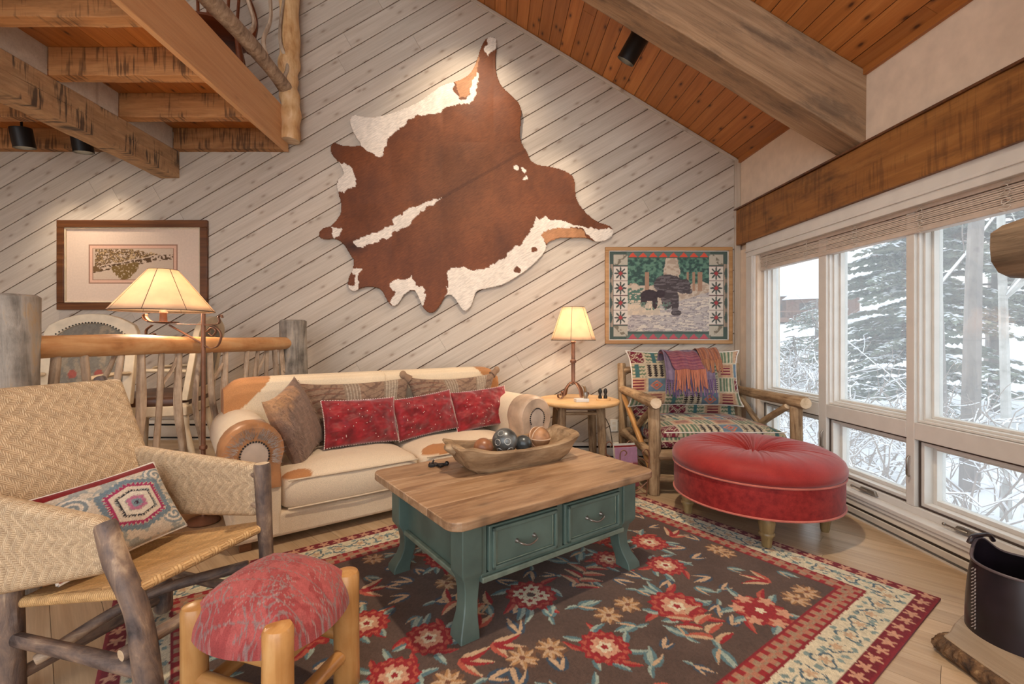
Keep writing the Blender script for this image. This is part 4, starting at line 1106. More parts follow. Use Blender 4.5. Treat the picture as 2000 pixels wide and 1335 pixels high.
# drawer face frame: rails and stiles around the openings
for x0, x1, z0, z1 in ((-0.41, 0.41, 0.19, 0.222), (-0.41, 0.41, 0.408, TH - 0.037), (-0.41, -0.385, 0.222, 0.408), (-0.015, 0.015, 0.222, 0.408), (0.385, 0.41, 0.222, 0.408)):
    g = G(); g.box(x0, x1, -0.325, -0.305, z0, z1); g.build('face_frame', M['teal'], ctab, bevel=0.002)
g = G(); g.box(-0.41, 0.41, -0.337, -0.325, 0.19, 0.212); g.build('molding', M['teal_edge'], ctab, bevel=0.004)
g = G(); g.box(-0.41, 0.41, -0.30, 0.265, 0.20, 0.21); g.build('bottom_panel', M['teal'], ctab)
for x0, x1 in ((-0.38, -0.02), (0.02, 0.38)):
    g = G(); g.box(x0, x1, -0.335, -0.315, 0.227, 0.403)
    # raised moulding frame around a recessed panel
    for a, b, c_, d_ in ((x0 + .012, x1 - .012, .382, .396), (x0 + .012, x1 - .012, .234, .248), (x0 + .012, x0 + .026, .234, .396), (x1 - .026, x1 - .012, .234, .396)): g.box(a, b, -0.349, -0.335, c_, d_)
    dr = g.build('drawer', M['teal'], ctab, bevel=0.003)
    g = G()
    for a, b, c_, d_ in ((x0 + .03, x1 - .03, .378, .384), (x0 + .03, x1 - .03, .246, .252), (x0 + .03, x0 + .036, .246, .384), (x1 - .036, x1 - .03, .246, .384)): g.box(a, b, -0.339, -0.335, c_, d_)
    g.build('drawer_molding', M['teal_edge'], dr, bevel=0.0015)
    xm = (x0 + x1)/2; zz = 0.315
    g = G(); g.tube(bez([(xm - .045, -.340, zz), (xm - .04, -.362, zz - .004), (xm - .012, -.366, zz - .014), (xm + .012, -.366, zz - .014), (xm + .04, -.362, zz - .004), (xm + .045, -.340, zz)], 6), 0.0042, 8)
    for s in (-1, 1): g.lathe([(0.0, 0.0), (0.010, 0.0), (0.008, 0.006), (0.004, 0.012)], 12, M=Matrix.Translation((xm + s*.045, -.335, zz)) @ Matrix.Rotation(PI/2, 4, 'X'))
    g.build('handle', M['metal'], dr)
def t2w(x, y, z): return (TC[0] + x*cu - y*su, TC[1] + x*su + y*cu, z)
TZ = 0.487 + 0.0005
# black iron figure on the table
g = G(); g.box(-0.05, 0.05, -0.009, 0.009, 0, 0.012); g.box(-0.012, 0.012, -0.035, 0.04, 0, 0.010, M=Matrix.Rotation(0.5, 4, 'Z')); g.box(-0.045, -0.02, -0.02, 0.02, 0.0, 0.016); g.tube([(-0.03, 0, 0.014), (-0.02, 0.01, 0.03)], 0.005, 6); g.ball((0.045, 0, 0.010), 0.012, 6)
o = g.build('iron_ornament', M['blackiron'], bevel=0.003, label='small black iron ornament lying on the coffee table', cat='ornament'); o.location = (-0.285, 2.345, TZ); o.rotation_euler = (0, 0, 0.25)

# dough trough
BO = (0.10, 2.40); BA = math.radians(30)
def trough():
    n = 88; th_ = np.linspace(0, 2*PI, n, endpoint=False)
    def ring(lx, ly, z, e=0.26, wav=0.0, up=0.0, sh=0.0):
        c, s = np.cos(th_), np.sin(th_); x = lx*np.sign(c)*np.abs(c)**e; y = ly*np.sign(s)*np.abs(s)**e
        zz = z + up*np.abs(x/lx)**2.5 + wav*np.sin(3*th_ + 1) + 0.004*np.sin(5*th_); return np.stack([x + sh, y, np.maximum(zz, 0.0)], 1)
    R = [ring(.02, .01, 0), ring(.20, .072, 0), ring(.255, .092, .0), ring(.30, .112, .035), ring(.335, .125, .070, up=.025, wav=.003), ring(.362, .138, .092, up=.045, wav=.004), ring(.358, .134, .100, up=.045, wav=.004), ring(.320, .108, .098, up=.04, wav=.004), ring(.295, .096, .075, up=.02), ring(.25, .082, .055), ring(.19, .06, .035), ring(.02, .01, .032)]
    g = G(); g.grid(np.array(R), wv=True); return g
dt = trough().build('dough_trough', M['trough'], label='hand-carved wooden dough trough on the coffee table', cat='bowl', ang=35)
dt.location = (BO[0], BO[1], TZ); dt.rotation_euler = (0, 0, BA)
for sx in (-1, 1):
    g = G(); g.tube([(sx*0.34, 0, 0.110), (sx*0.372, 0, 0.125), (sx*0.388, 0, 0.128)], [0.03, 0.022, 0.012], 10, noise=0.08, seed=2); g.build('lug', M['trough'], dt)
def b2w(x, y, z): return (BO[0] + x*math.cos(BA) - y*math.sin(BA), BO[1] + x*math.sin(BA) + y*math.cos(BA), TZ + z)
def sphere(name, loc, r, mat, label, bands=0, bmat=None, rot=(0.4, 0.3, 0)):
    g = G(); g.ball((0, 0, 0), r, 18); o = g.build(name, mat, label=label, cat='ball', group='decorative balls in the trough'); o.location = loc; o.rotation_euler = rot
    return o
sphere('wooden_ball', b2w(-0.175, 0.005, 0.098), 0.05, paint('brown_wood_ball', (150, 98, 66), 0.35, nz=0.12), 'plain brown wooden ball at the left end of the trough')
big = sphere('patterned_ball', b2w(-0.045, 0.01, 0.118), 0.066, paint('pewter_glaze', (104, 106, 104), 0.3, nz=0.3, sc=22, metal=0.3), 'largest ball, dark pewter with stamped rings, in the trough')
g = G()
for (la, lo) in ((0.6, -1.4), (0.2, -2.2), (-0.1, -1.0), (0.9, -2.6), (-0.4, -1.8)):
    d = Vector((math.cos(la)*math.cos(lo), math.cos(la)*math.sin(lo), math.sin(la))); q = d.to_track_quat('Z', 'Y').to_matrix().to_4x4(); q.translation = d*0.0655
    g.tube([(0.016*math.cos(a), 0.016*math.sin(a), -0.001) for a in np.linspace(0, 2*PI, 17)], 0.0022, 6, M=q, caps=False)
g.build('stamped_ring', paint('silver_ring', (176, 176, 170), 0.3, metal=0.4), big)
sphere('dark_ball', b2w(0.062, 0.0, 0.092), 0.046, paint('slate_glaze', (78, 82, 82), 0.28, nz=0.3, sc=26, metal=0.3), 'smaller dark slate ball between the big and carved ones')
cb = sphere('carved_ball', b2w(0.175, 0.015, 0.108), 0.060, paint('carved_wood_ball', (156, 112, 76), 0.5, nz=0.2, sc=20), 'carved tan ball at the right end of the trough')
g = G()
for tl in (0.5, 1.1, -0.4):
    q = Matrix.Rotation(tl, 4, 'X') @ Matrix.Rotation(tl*0.7, 4, 'Y'); g.tube([(0.0605*math.cos(a), 0.0605*math.sin(a), 0) for a in np.linspace(0, 2*PI, 33)], 0.0035, 6, M=q, caps=False)
g.build('carved_band', paint('pale_band', (206, 172, 142), 0.5), cb)

# ------------------------------------------------------------------ round ottoman
OC = (1.594, 2.833)
ott = E('round_ottoman', 'round tufted red velvet ottoman on turned wooden legs by the window', 'ottoman', (OC[0], OC[1], 0))
fdir = math.atan2(0.475, -0.225)
for q in range(4):
    a = fdir + PI/4 + q*PI/2; cx, cy = 0.372*math.cos(a), 0.372*math.sin(a)
    rx, ry = OC[0] + cx - RC[0], OC[1] + cy - RC[1]; lz = RUGZ + .002 if rx*cu + ry*su < .02 else 0.0
    g = G(); g.lathe([(0.020, lz), (0.024, 0.016), (0.026, 0.04), (0.031, 0.068), (0.040, 0.078), (0.040, 0.09), (0.034, 0.096), (0.038, 0.115), (0.043, 0.145), (0.040, 0.17), (0.036, 0.195)], 20, c=(cx, cy, 0)); g.build('leg', M['pine_pole'] if False else wood('ottoman_leg', (104, 84, 50), (140, 116, 76), (160, 138, 96), axis=2, across=20, knot=0, var=0.1, rough=0.35) if q == 0 else bpy.data.materials['ottoman_leg'], ott)
g = G(); g.lathe([(0.0, 0.185), (0.44, 0.185), (0.452, 0.192), (0.455, 0.25), (0.455, 0.33), (0.452, 0.355), (0.0, 0.355)], 72, cap=False); g.build('base', M['velvet_ott'], ott)
n = 640; th_ = np.linspace(0, 2*PI, n, endpoint=False); rg = np.random.RandomState(4)
pl = np.zeros(n)
for fr_, am in ((11, 1.2), (19, 1.5), (31, 1.2), (47, .8)): pl += am*(.6 - np.abs(np.sin(fr_*.5*th_*1.0 + rg.rand()*6 + .8*np.sin(3*th_))))
creases = [(q*2*PI/46 + rg.uniform(-.05, .05), rg.uniform(.006, .013), rg.uniform(.17, .42), rg.uniform(.0035, .0055)) for q in range(46)]
R = []
for r, z, w in [(0.02, .428, 0), (0.035, .428, .0), (0.05, .438, .6), (0.062, .447, .8), (0.075, .455, 1), (0.092, .462, 1), (0.11, .468, 1), (0.135, .475, .95), (0.16, .480, .9), (0.19, .485, .8), (0.22, .488, .7), (0.25, .490, .55), (0.28, .490, .45), (0.31, .489, .35), (0.34, .486, .25), (0.39, .476, .1), (0.43, .456, .03), (0.455, .432, 0), (0.466, .405, 0), (0.465, .38, 0), (0.455, .362, 0), (0.44, .357, 0), (0.02, .357, 0)]:
    cz_ = np.zeros(n)
    for a0_, dp_, re_, wd_ in creases:
        f_ = np.clip((re_ - r)/.12, 0, 1)*np.clip((r - .03)/.03, 0, 1); dl_ = np.angle(np.exp(1j*(th_ - a0_ - .25*math.sin(a0_*7)*(r - .1))))*max(r, .05)
        cz_ -= dp_*f_*np.exp(-(dl_/wd_)**2)
    R.append(np.stack([r*np.cos(th_), r*np.sin(th_), z + 0.004*w*pl + cz_], 1))
g = G(); g.grid(np.array(R), wv=True); g.build('cushion', M['velvet_top'], ott, ang=80)
for z, r in ((0.357, 0.458), (0.187, 0.455)):
    g = G(); g.tube([(r*math.cos(a), r*math.sin(a), z) for a in np.linspace(0, 2*PI, 97)], 0.006, 8, caps=False); g.build('piping', M['piping'], ott)
g = G(); g.lathe([(0.001, 0.437), (0.022, 0.434), (0.034, 0.428), (0.034, 0.424)], 20, cap=False); g.build('button', M['velvet_ott'], ott)
# ------------------------------------------------------------------ patchwork kilim
def kilim(u, v, s=0.125, seed=1):
    """u, v in metres on the cloth"""
    a = np.floor(u/(s*1.25)).astype(np.int64); fu = u/(s*1.25) - a
    b = np.floor(v/s).astype(np.int64); fv = v/s - b
    h = (a*73856093 ^ b*19349663 ^ seed*83492791) & 0xffff; k = h % 6
    c = lambda *q: srgb(q)
    cream, maroon, teal, green, slate, salm, black, tan = c(196, 180, 152), c(116, 34, 52), c(70, 108, 108), c(98, 118, 92), c(104, 124, 138), c(200, 120, 88), c(52, 44, 44), c(190, 150, 118)
    bg = np.stack([cream, maroon, slate, tan, green, cream]); fg = np.stack([green, cream, salm, maroon, cream, black])
    C = bg[k]; F = fg[k]
    d = np.abs(fu - .5) + np.abs(fv - .5)
    pat = np.zeros(u.shape, bool)
    pat |= (k == 0) & ((fv*4 + 0.35*np.abs(((fu*6) % 1) - .5)*2) % 1 < .45)
    pat |= (k == 1) & ((np.abs(np.abs(fu - .5) - np.abs(fv - .5)) < .11) | (np.abs(d - .46) < .05)) & ((np.floor(fu*14) + np.floor(fv*10)) % 2 == 0)
    pat |= (k == 2) & ((d < .16) | (np.abs(d - .30) < .05))
    pat |= (k == 3) & ((np.abs(fu - .5) < .32) & ((fv*5) % 1 < .5) & (np.abs(fv - .5) < .35))
    pat |= (k == 4) & (((fu*5) % 1) < .4)
    pat |= (k == 5) & (np.abs(((fu*3) % 1) - .5) < .12 + .2*(((fv*7) % 1) < .5)) & (np.abs(fv - .5) < .42)
    C = np.where(pat[..., None], F, C)
    m2 = (k == 2) & (d < .07); C = np.where(m2[..., None], c(190, 60, 44), C)
    m3 = (k == 0) & (np.abs(fu - .5) < .1); C = np.where(m3[..., None], teal, C)
    edge_ = (fu < .035) | (fu > .965) | (fv < .04) | (fv > .96); C = np.where(edge_[..., None], c(196, 178, 150), C)
    return C*(0.58 + 0.46*fbm(u*60, v*60, 4)[..., None])

# ------------------------------------------------------------------ log armchair in the corner
AX0, AX1, AYF, AYB = 1.157, 2.185, 3.335, 4.13
ac = E('log_armchair', 'bark-covered log armchair in the corner with patchwork cushions', 'armchair', ((AX0 + AX1)/2, (AYF + AYB)/2, 0))
ox, oy = (AX0 + AX1)/2, (AYF + AYB)/2
hw = (AX1 - AX0)/2; hd = (AYB - AYF)/2
BM = [M['barky'], M['endcut']]; BMX = BM
for sx in (-1, 1):
    log('leg', [(sx*hw, -hd, 0), (sx*hw + .005, -hd, .3), (sx*hw, -hd, .635)], .042, BM, ac, seed=3 + sx)
    log('back_post', [(sx*(hw - .0), hd, 0), (sx*hw, hd + .02, .5), (sx*hw, hd + .05, .90)], .036, BM, ac, seed=9 + sx)
    log('arm', [(sx*hw, hd + .03, .665), (sx*hw, 0, .668), (sx*(hw + .015), -hd - .085, .672)], [.036, .040, .046], BM, ac, seed=20 + sx, cap=1)
    log('brace', [(sx*hw, hd - .02, .62), (sx*hw, 0, .38), (sx*hw, -hd + .04, .16)], .024, [M['pine_pole'], M['endcut']] if sx < 0 else BM, ac, seed=31 + sx)
    log('brace', [(sx*hw - sx*.025, -hd + .06, .63), (sx*hw - sx*.025, 0, .44), (sx*hw - sx*.025, hd - .03, .18)], .024, BM, ac, seed=41 + sx)
    log('side_rail', [(sx*hw, hd, .285), (sx*hw, 0, .29), (sx*hw, -hd, .28)], .035, BM, ac, seed=51 + sx)
    log('side_rail', [(sx*hw, hd, .10), (sx*hw, 0, .12), (sx*hw, -hd, .10)], .030, BM, ac, seed=61 + sx)
log('front_rail', [(-hw, -hd, .285), (0, -hd, .29), (hw, -hd, .285)], .038, BM, ac, seed=71)
log('front_rail', [(-hw, -hd, .12), (0, -hd, .10), (hw, -hd, .12)], .030, BM, ac, seed=72)
log('back_rail', [(-hw, hd + .04, .84), (0, hd + .045, .845), (hw, hd + .04, .84)], .030, BM, ac, seed=73)
log('back_rail', [(-hw, hd + .0, .30), (0, hd, .30), (hw, hd, .30)], .034, BM, ac, seed=74)
for q in range(4):
    y = -hd + .12 + q*.18; log('seat_slat', [(-hw + .03, y, .315), (hw - .03, y, .315)], .018, BM, ac, n=8, seed=80 + q)
g = soft_box(2*hw - .10, 2*hd - .05, .135, crown=.045, r=.035, wr=.01, seed=4, paintf=lambda x, y, z: kilim(x + z*.25, y + z, seed=1), nu=44)
# finer mesh for the print: rebuild the top as a dense grid
def dense_cushion(w, d, h, crown, pf, nx=130, ny=110, r=.04):
    g = G(); u = np.linspace(-1, 1, nx); v = np.linspace(-1, 1, ny); U, V = np.meshgrid(u, v, indexing='ij')
    X = w/2*U; Y = d/2*V; ex = np.clip((1 - np.abs(U))*w/2/r, 0, 1); ey = np.clip((1 - np.abs(V))*d/2/r, 0, 1)
    rd = r*(1 - np.sqrt(np.clip(1 - (1 - np.minimum(ex, ey))**2, 0, 1)))
    Z = h - rd + crown*(1 - U**4)*(1 - V**4) + .008*(fbm(X*8, Y*8, 3) - .5)
    g.grid(np.stack([X, Y, Z], -1), col=pf(X, Y, Z*0))
    for side, sl in (('f', (slice(None), 0)), ('b', (slice(None), -1)), ('l', (0, slice(None))), ('r', (-1, slice(None)))):
        e = np.stack([X[sl], Y[sl], Z[sl]], -1); k = 22; zz = np.linspace(0, 1, k)
        nrm = {'f': (0, -1), 'b': (0, 1), 'l': (-1, 0), 'r': (1, 0)}[side]
        P = np.array([[(p[0] + nrm[0]*.012*math.sin(PI*t), p[1] + nrm[1]*.012*math.sin(PI*t), p[2]*(1 - t)) for p in e] for t in zz])
        along = P[..., 0] if side in 'fb' else P[..., 1]
        g.grid(P, col=pf(along, P[..., 2] - (.30 if side in 'fb' else .6), P[..., 2]))
    g.box(-w/2, w/2, -d/2, d/2, 0, .01, col=srgb((190, 170, 140)))
    return g
g = dense_cushion(2*hw - .11, 2*hd - .06, .115, .045, lambda x, y, z: kilim(x, y, seed=1))
o = g.build('seat_cushion', M['attr'], ac, ang=70); o.location = (0, -.015, .335)
g = G(); ww = 2*hw - .11; g.tube([(-ww/2 + .02, -hd + .008, .115), (0, -hd + .003, .117), (ww/2 - .02, -hd + .008, .115)], .005, 6); w_ = g.build('welt', M['cord'], o); 
bc, ring = pillow(.94, .46, .17, lambda U, V: kilim(U*.47 + .04, V*.23, seed=5), n=110, pinch=.05, seed=6, wr=.02, ears=.05)
o = bc.build('back_cushion', M['attr'], ac, ang=70); place(o, (-.035, .20, .555), 0, -.16)
g = G(); g.tube([tuple(p) for p in ring] + [tuple(ring[0])], .006, 6, caps=False); g.build('welt', M['cord'], o)
bc, ring = pillow(.90, .34, .14, lambda U, V: kilim(U*.45, V*.17 + .3, seed=9), n=90, pinch=.03, seed=8)
o = bc.build('lumbar_cushion', M['attr'], ac, ang=70); place(o, (-.02, .27, .435), 0, -.1)

# throw over the back cushion
def throw():
    e = E('fringed_throw', 'purple and rust woven throw with fringe draped over the armchair cushion', 'throw', (1.585, 3.865, 0))
    n, m_ = 30, 60
    def sheet(x0, x1, path, cf, name, par, slant=0.0, sd=0):
        ys, zs = zip(*path); P = np.zeros((n, m_, 3)); 
        pp = bez([(y, z, 0) for y, z in path], 10); t = np.linspace(0, len(pp) - 1, m_); py = np.interp(t, range(len(pp)), pp[:, 0]); pz = np.interp(t, range(len(pp)), pp[:, 1])
        s = np.linspace(0, 1, n)
        for j in range(m_):
            f = j/(m_ - 1); P[:, j, 0] = x0 + (x1 - x0)*s + slant*f; fold = .012*np.sin(s*11 + f*2 + sd) + .02*(fbm(s*3 + sd, s*0 + f*3, sd) - .5)
            P[:, j, 1] = py[j] - np.abs(fold) - .004; P[:, j, 2] = pz[j] + fold*.4
        S, F = np.meshgrid(s, np.linspace(0, 1, m_), indexing='ij')
        g = G(); g.grid(P, col=cf(S, F)); o = g.build(name, M['attr'], par, ang=70)
        so = o.modifiers.new('thick', 'SOLIDIFY'); so.thickness = .006; so.offset = 0
        return o, P
    pur = lambda S, F: np.where((np.sin(S*60) > .2)[..., None], srgb((98, 84, 104)), srgb((120, 104, 122)))*(0.7 + .6*fbm(S*14, F*14, 3)[..., None])
    rust = lambda S, F: np.where((np.sin(F*80) > .0)[..., None], srgb((134, 82, 86)), srgb((112, 62, 78)))*(0.7 + .6*fbm(S*20, F*14, 3)[..., None])
    rust2 = lambda S, F: np.where((np.sin(S*50) > .0)[..., None], srgb((150, 96, 70)), srgb((122, 78, 64)))*(0.7 + .6*fbm(S*20, F*14, 4)[..., None])
    top = [(.10, .90), (.06, 1.00), (-.02, 1.025), (-.085, .985)]
    o1, P1 = sheet(-.19, .20, top + [(-.14, .90), (-.165, .85), (-.18, .80)], pur, 'purple_layer', e, -.02, 1)
    o2, P2 = sheet(-.20, .04, [(.02, 1.0), (-.05, 1.02), (-.12, .985), (-.165, .91), (-.185, .88)], rust, 'rose_layer', e, .06, 2)
    o3, P3 = sheet(.08, .25, [(.02, 1.03), (-.04, 1.045), (-.10, 1.005), (-.14, .955)], rust2, 'rust_layer', e, .0, 3)
    rg = np.random.RandomState(8)
    def fringe(P, ln, cols, par, nm, cnt):
        g = G()
        for q in range(cnt):
            i = q/(cnt - 1)*(n - 1); i0 = int(i); p = P[min(i0, n-1), -1]*(1 - (i - i0)) + P[min(i0 + 1, n-1), -1]*(i - i0)
            l = ln*rg.uniform(.8, 1.1); dx = rg.normal(0, .012)
            g.tube(bez([p, p + (dx*.4, -.012, -l*.5), p + (dx, -.02 + rg.normal(0, .006), -l)], 3), [.0042]*7, 5, cols=cols[q % len(cols)]*rg.uniform(.8, 1.15))
        g.build(nm, M['attr'], par)
    fringe(P2, .16, [srgb((182, 116, 90)), srgb((164, 100, 78))], o2, 'fringe', 34)
    fringe(P1, .13, [srgb((114, 90, 120)), srgb((92, 74, 106))], o1, 'fringe', 44)
    fringe(P3, .10, [srgb((166, 114, 80)), srgb((146, 94, 70))], o3, 'fringe', 26)
throw()

# ------------------------------------------------------------------ side table, lamp and small things
SC_ = (0.706, 3.88); SZ = 0.616
stb = E('side_table', 'round maple-topped side table on bark log legs beside the sofa', 'side table', (SC_[0], SC_[1], 0))
g = G(); g.lathe([(0.0, SZ - .034), (.325, SZ - .034), (.34, SZ - .026), (.345, SZ - .012), (.34, SZ - .003), (.33, SZ), (0.0, SZ)], 64, cap=False); g.build('tabletop', M['roundtop'], stb, ang=50)
for a in (0.25*PI + .05, .75*PI, 1.25*PI, 1.75*PI):
    log('leg', [(.235*math.cos(a)*.92, .235*math.sin(a)*.92, SZ - .035), (.235*math.cos(a), .235*math.sin(a), .3), (.25*math.cos(a), .25*math.sin(a), 0)], .034, BM, stb, seed=int(a*10))
for a, b in ((1.25*PI, 1.75*PI), (.75*PI, .3*PI), (1.25*PI, .75*PI), (1.75*PI, .3*PI)):
    log('stretcher', [(.22*math.cos(a), .22*math.sin(a), SZ - .095), (.22*math.cos(b), .22*math.sin(b), SZ - .095)], .013, BM, stb, n=8, seed=int(b*10))
g = G(); g.box(-.15, .15, -.15, .15, SZ - .07, SZ - .034); g.build('apron', M['darkwood'], stb)
def cone_shade(e, name, r0, r1, z0, z1, ns=8, mat='shade', cx=0, cy=0):
    g = G(); n = 64; th_ = np.linspace(0, 2*PI, n, endpoint=False); R = []
    for t in np.linspace(0, 1, 8):
        r = r0 + (r1 - r0)*t; R.append(np.stack([cx + r*np.cos(th_), cy + r*np.sin(th_), np.full(n, z0 + (z1 - z0)*t)], 1))
    g.grid(np.array(R), wv=True); o = g.build(name, M[mat], e, ang=60)
    s = o.modifiers.new('thick', 'SOLIDIFY'); s.thickness = .0015
    g = G()
    for q in range(ns):
        a = q*2*PI/ns + .25; g.tube([(cx + (r0 + .001)*math.cos(a), cy + (r0 + .001)*math.sin(a), z0), (cx + (r1 + .001)*math.cos(a), cy + (r1 + .001)*math.sin(a), z1)], .0018, 5)
    for r, z in ((r0, z0), (r1, z1)): g.tube([(cx + r*math.cos(a), cy + r*math.sin(a), z) for a in np.linspace(0, 2*PI, 49)], .0025, 5, caps=False)
    g.build('lacing', M['stitch'], o); return o
def bulb(e, loc, power, r=.03):
    g = G(); g.ball(loc, r, 10); g.build('bulb', M['bulb'], e)
    l = bpy.data.lights.new('bulb_light', 'POINT'); l.energy = power; l.color = (1.0, .80, .58); l.shadow_soft_size = .045
    lo = bpy.data.objects.new('lamp_light', l); COL.objects.link(lo); lo.parent = e; lo.location = (loc[0], loc[1], loc[2] - .0)
tl = E('table_lamp', 'wrought iron table lamp with parchment shade on the round side table', 'lamp', (.675, 3.93, SZ))
g = G(); g.lathe([(.013, .12), (.020, .125), (.020, .135), (.0165, .14), (.0165, .30), (.026, .305), (.028, .315), (.026, .325), (.0165, .33), (.0155, .47), (.022, .475), (.022, .485), (.012, .49), (.012, .53)], 20); g.build('column', M['iron'], tl)
for q in range(4):
    a = .5 + q*PI/2; P = bez([(.012, .14), (.045, .125), (.085, .08), (.105, .025), (.13, .008), (.155, .016), (.158, .038), (.142, .045), (.135, .033)], 6)
    g = G(); V = []
    for p in P: V.append([(p[0]*math.cos(a) - s*.012*math.sin(a), p[0]*math.sin(a) + s*.012*math.cos(a), p[1]) for s in (-1, 1)])
    g.grid(np.array(V)); o = g.build('foot', M['iron'], tl); s = o.modifiers.new('thick', 'SOLIDIFY'); s.thickness = .005; s.offset = 0
cone_shade(tl, 'lamp_shade', .188, .095, .495, .775, 6)
bulb(tl, (0, 0, .62), 19)
g = G(); g.tube([(0, 0, .53), (0, 0, .60)], .012, 8); g.tube([(0.012, 0, .53), (.05, 0, .62), (.03, 0, .72), (0, 0, .775)], .0015, 5); g.tube([(-.09, 0, .772), (.09, 0, .772)], .0015, 5); g.build('socket', M['iron'], tl)
# cord
g = G(); g.tube(bez([(.80, 4.10, .60), (.93, 4.12, .50), (1.03, 4.16, .36), (1.08, 4.24, .22), (1.10, 4.27, .12), (1.14, 4.26, .01)], 8), .0035, 6)
g.build('lamp_cord', M['blackiron'], label='dark lamp cord hanging from the round side table to the floor', cat='cord')
# card holder and peg stand
ch = E('card_holder', 'small white block with a curved metal clip on the round table', 'card holder', (.705, 3.72, SZ), .2)
g = G(); g.box(-.055, .055, -.03, .03, 0, .028); g.build('block', M['white'], ch, bevel=.004)
g = G(); P = bez([(.02, .03), (.024, .06), (.01, .12), (-.005, .125)], 6); V = [[(p[0] + .015, s*.028, p[1]) for s in (-1, 1)] for p in P]; g.grid(np.array(V)); o = g.build('clip', M['metal'], ch); s = o.modifiers.new('t', 'SOLIDIFY'); s.thickness = .004
g = G(); g.lathe([(.012, .0), (.02, .03), (.014, .05)], 12, c=(.03, -.012, .028)); g.build('knob', M['metal'], ch)
ps = E('peg_stand', 'tiny wooden stand holding two dark carved pegs on the round table', 'ornament', (.90, 3.80, SZ))
g = G(); g.lathe([(0.0, 0), (.058, 0), (.06, .008), (.056, .016), (0, .017)], 24, cap=False, sx=1.0, sy=.6); g.build('base', M['roundtop'], ps)
for s in (-1, 1):
    g = G(); g.lathe([(.014, .015), (.016, .03), (.009, .05), (.017, .07), (.013, .09), (.005, .10)], 12, c=(s*.022 - .004, 0, 0)); g.build('peg', M['blackiron'], ps)
# outlet on wall
g = G(); g.box(-.035, .035, -.008, 0, 0, .115); o = g.build('wall_outlet', M['white'], bevel=.003, label='cream outlet plate low on the plank wall behind the log armchair', cat='outlet'); o.location = (1.13, D - .0005, .245)
g = G(); g.box(-.016, .016, -.010, -.008, .02, .048); g.box(-.016, .016, -.010, -.008, .067, .095); g.build('socket_face', M['heater'], o)

# magazine rack between table and armchair
mr_ = E('magazine_rack', 'scrolled iron magazine rack on the floor beside the log armchair', 'rack', (0.985, 3.42, 0), 0.15)
for s in (-1, 1):
    g = G()
    y = s*.13
    g.tube(bez([(-.09, y, 0), (-.10, y, .15), (-.11, y, .30), (-.085, y, .335), (-.06, y, .315), (-.075, y, .295)], 7), .0045, 7)
    g.tube(bez([(.09, y, 0), (.10, y, .15), (.11, y, .30), (.085, y, .335), (.06, y, .315), (.075, y, .295)], 7), .0045, 7)
    g.tube([(-.09, y, .02), (.09, y, .02)], .004, 6); g.tube(bez([(-.095, y, .10), (0, y, .04), (.095, y, .10)], 6), .004, 6)
    g.build('scroll_side', M['iron'], mr_)
for x in (-.105, .105):
    g = G(); g.tube([(x, -.13, .24), (x, .13, .24)], .004, 6); g.tube([(x*.9, -.13, .04), (x*.9, .13, .04)], .004, 6); g.build('rail', M['iron'], mr_)
def magcol(c1, c2, c3):
    return lambda U, V: np.where((V > .25)[..., None], srgb(c1), np.where((np.abs(U) < .55)[..., None] & (V > -.6)[..., None], srgb(c2), srgb(c3)))*(0.8 + .4*fbm(U*6, V*6, 2)[..., None])
for i, (dx, lean_, cs, lb) in enumerate([(-.05, .32, ((150, 110, 132), (176, 120, 110), (120, 60, 60)), 'mauve-covered magazine in the iron rack'), (.0, .2, ((120, 30, 36), (170, 60, 50), (200, 180, 160)), 'red-covered magazine in the iron rack'), (.05, .08, ((190, 190, 180), (90, 100, 110), (210, 204, 190)), 'pale magazine at the back of the iron rack')]):
    n = 20; u = np.linspace(-1, 1, n); U, V = np.meshgrid(u, u, indexing='ij'); g = G()
    F = np.stack([U*.088, 0*U - .004, V*.142 + .142], -1); g.grid(F, col=magcol(*cs)(U, V)); F2 = F.copy(); F2[..., 1] = .004; g.grid(F2[::-1], col=magcol(*cs)(U, V)[::-1])
    for sl in ((0, slice(None)), (-1, slice(None)), (slice(None), 0), (slice(None), -1)): g.grid(np.stack([F[sl], F2[sl]]), col=np.tile(srgb((220, 214, 204)), (2*n, 1)))
    o = g.build('magazine', M['print'], label=lb, cat='magazine', group='magazines in the iron rack'); place(o, (0.985 + dx*.2, 3.36 + .06*i, .047), 0.2, -.12)

# ------------------------------------------------------------------ woven armchair at left
fv = np.array([.31, .95]); fv /= np.linalg.norm(fv); bv = np.array([-fv[1], fv[0]])
CB = np.array([-1.04, 1.314])      # near front corner of the seat
wc = E('woven_armchair', 'low hickory armchair woven with pale split cane at the left', 'armchair', (0, 0, 0))
def W(a, b, z):   # a along the front edge, b towards the back
    p = CB + fv*a + bv*b; return (p[0], p[1], z)
HK = [M['hickory'], M['endcut']]
WD = .465; DP = .50
# posts
log('front_post', [(-1.135, 1.345, .605), (-1.085, 1.325, .50), (-1.02, 1.315, .36), (-.985, 1.315, .16), (-.955, 1.31, RUGZ)], [.029, .033, .030, .034, .036], HK, wc, seed=2, noise=.09)
p = W(WD, -.02, 0); log('front_post', [(p[0] + .03, p[1] + .01, RUGZ), (p[0] + .01, p[1], .35), (p[0] - .005, p[1], .665)], [.030, .026, .029], HK, wc, seed=3, noise=.07)
log('back_leg', [W(-.02, DP, 0), W(-.02, DP + .005, .2), W(-.02, DP + .01, .36)], .037, HK, wc, seed=4)
p = W(WD, DP, 0); log('back_leg', [W(WD, DP, RUGZ), W(WD, DP, .36)], .034, HK, wc, seed=5)
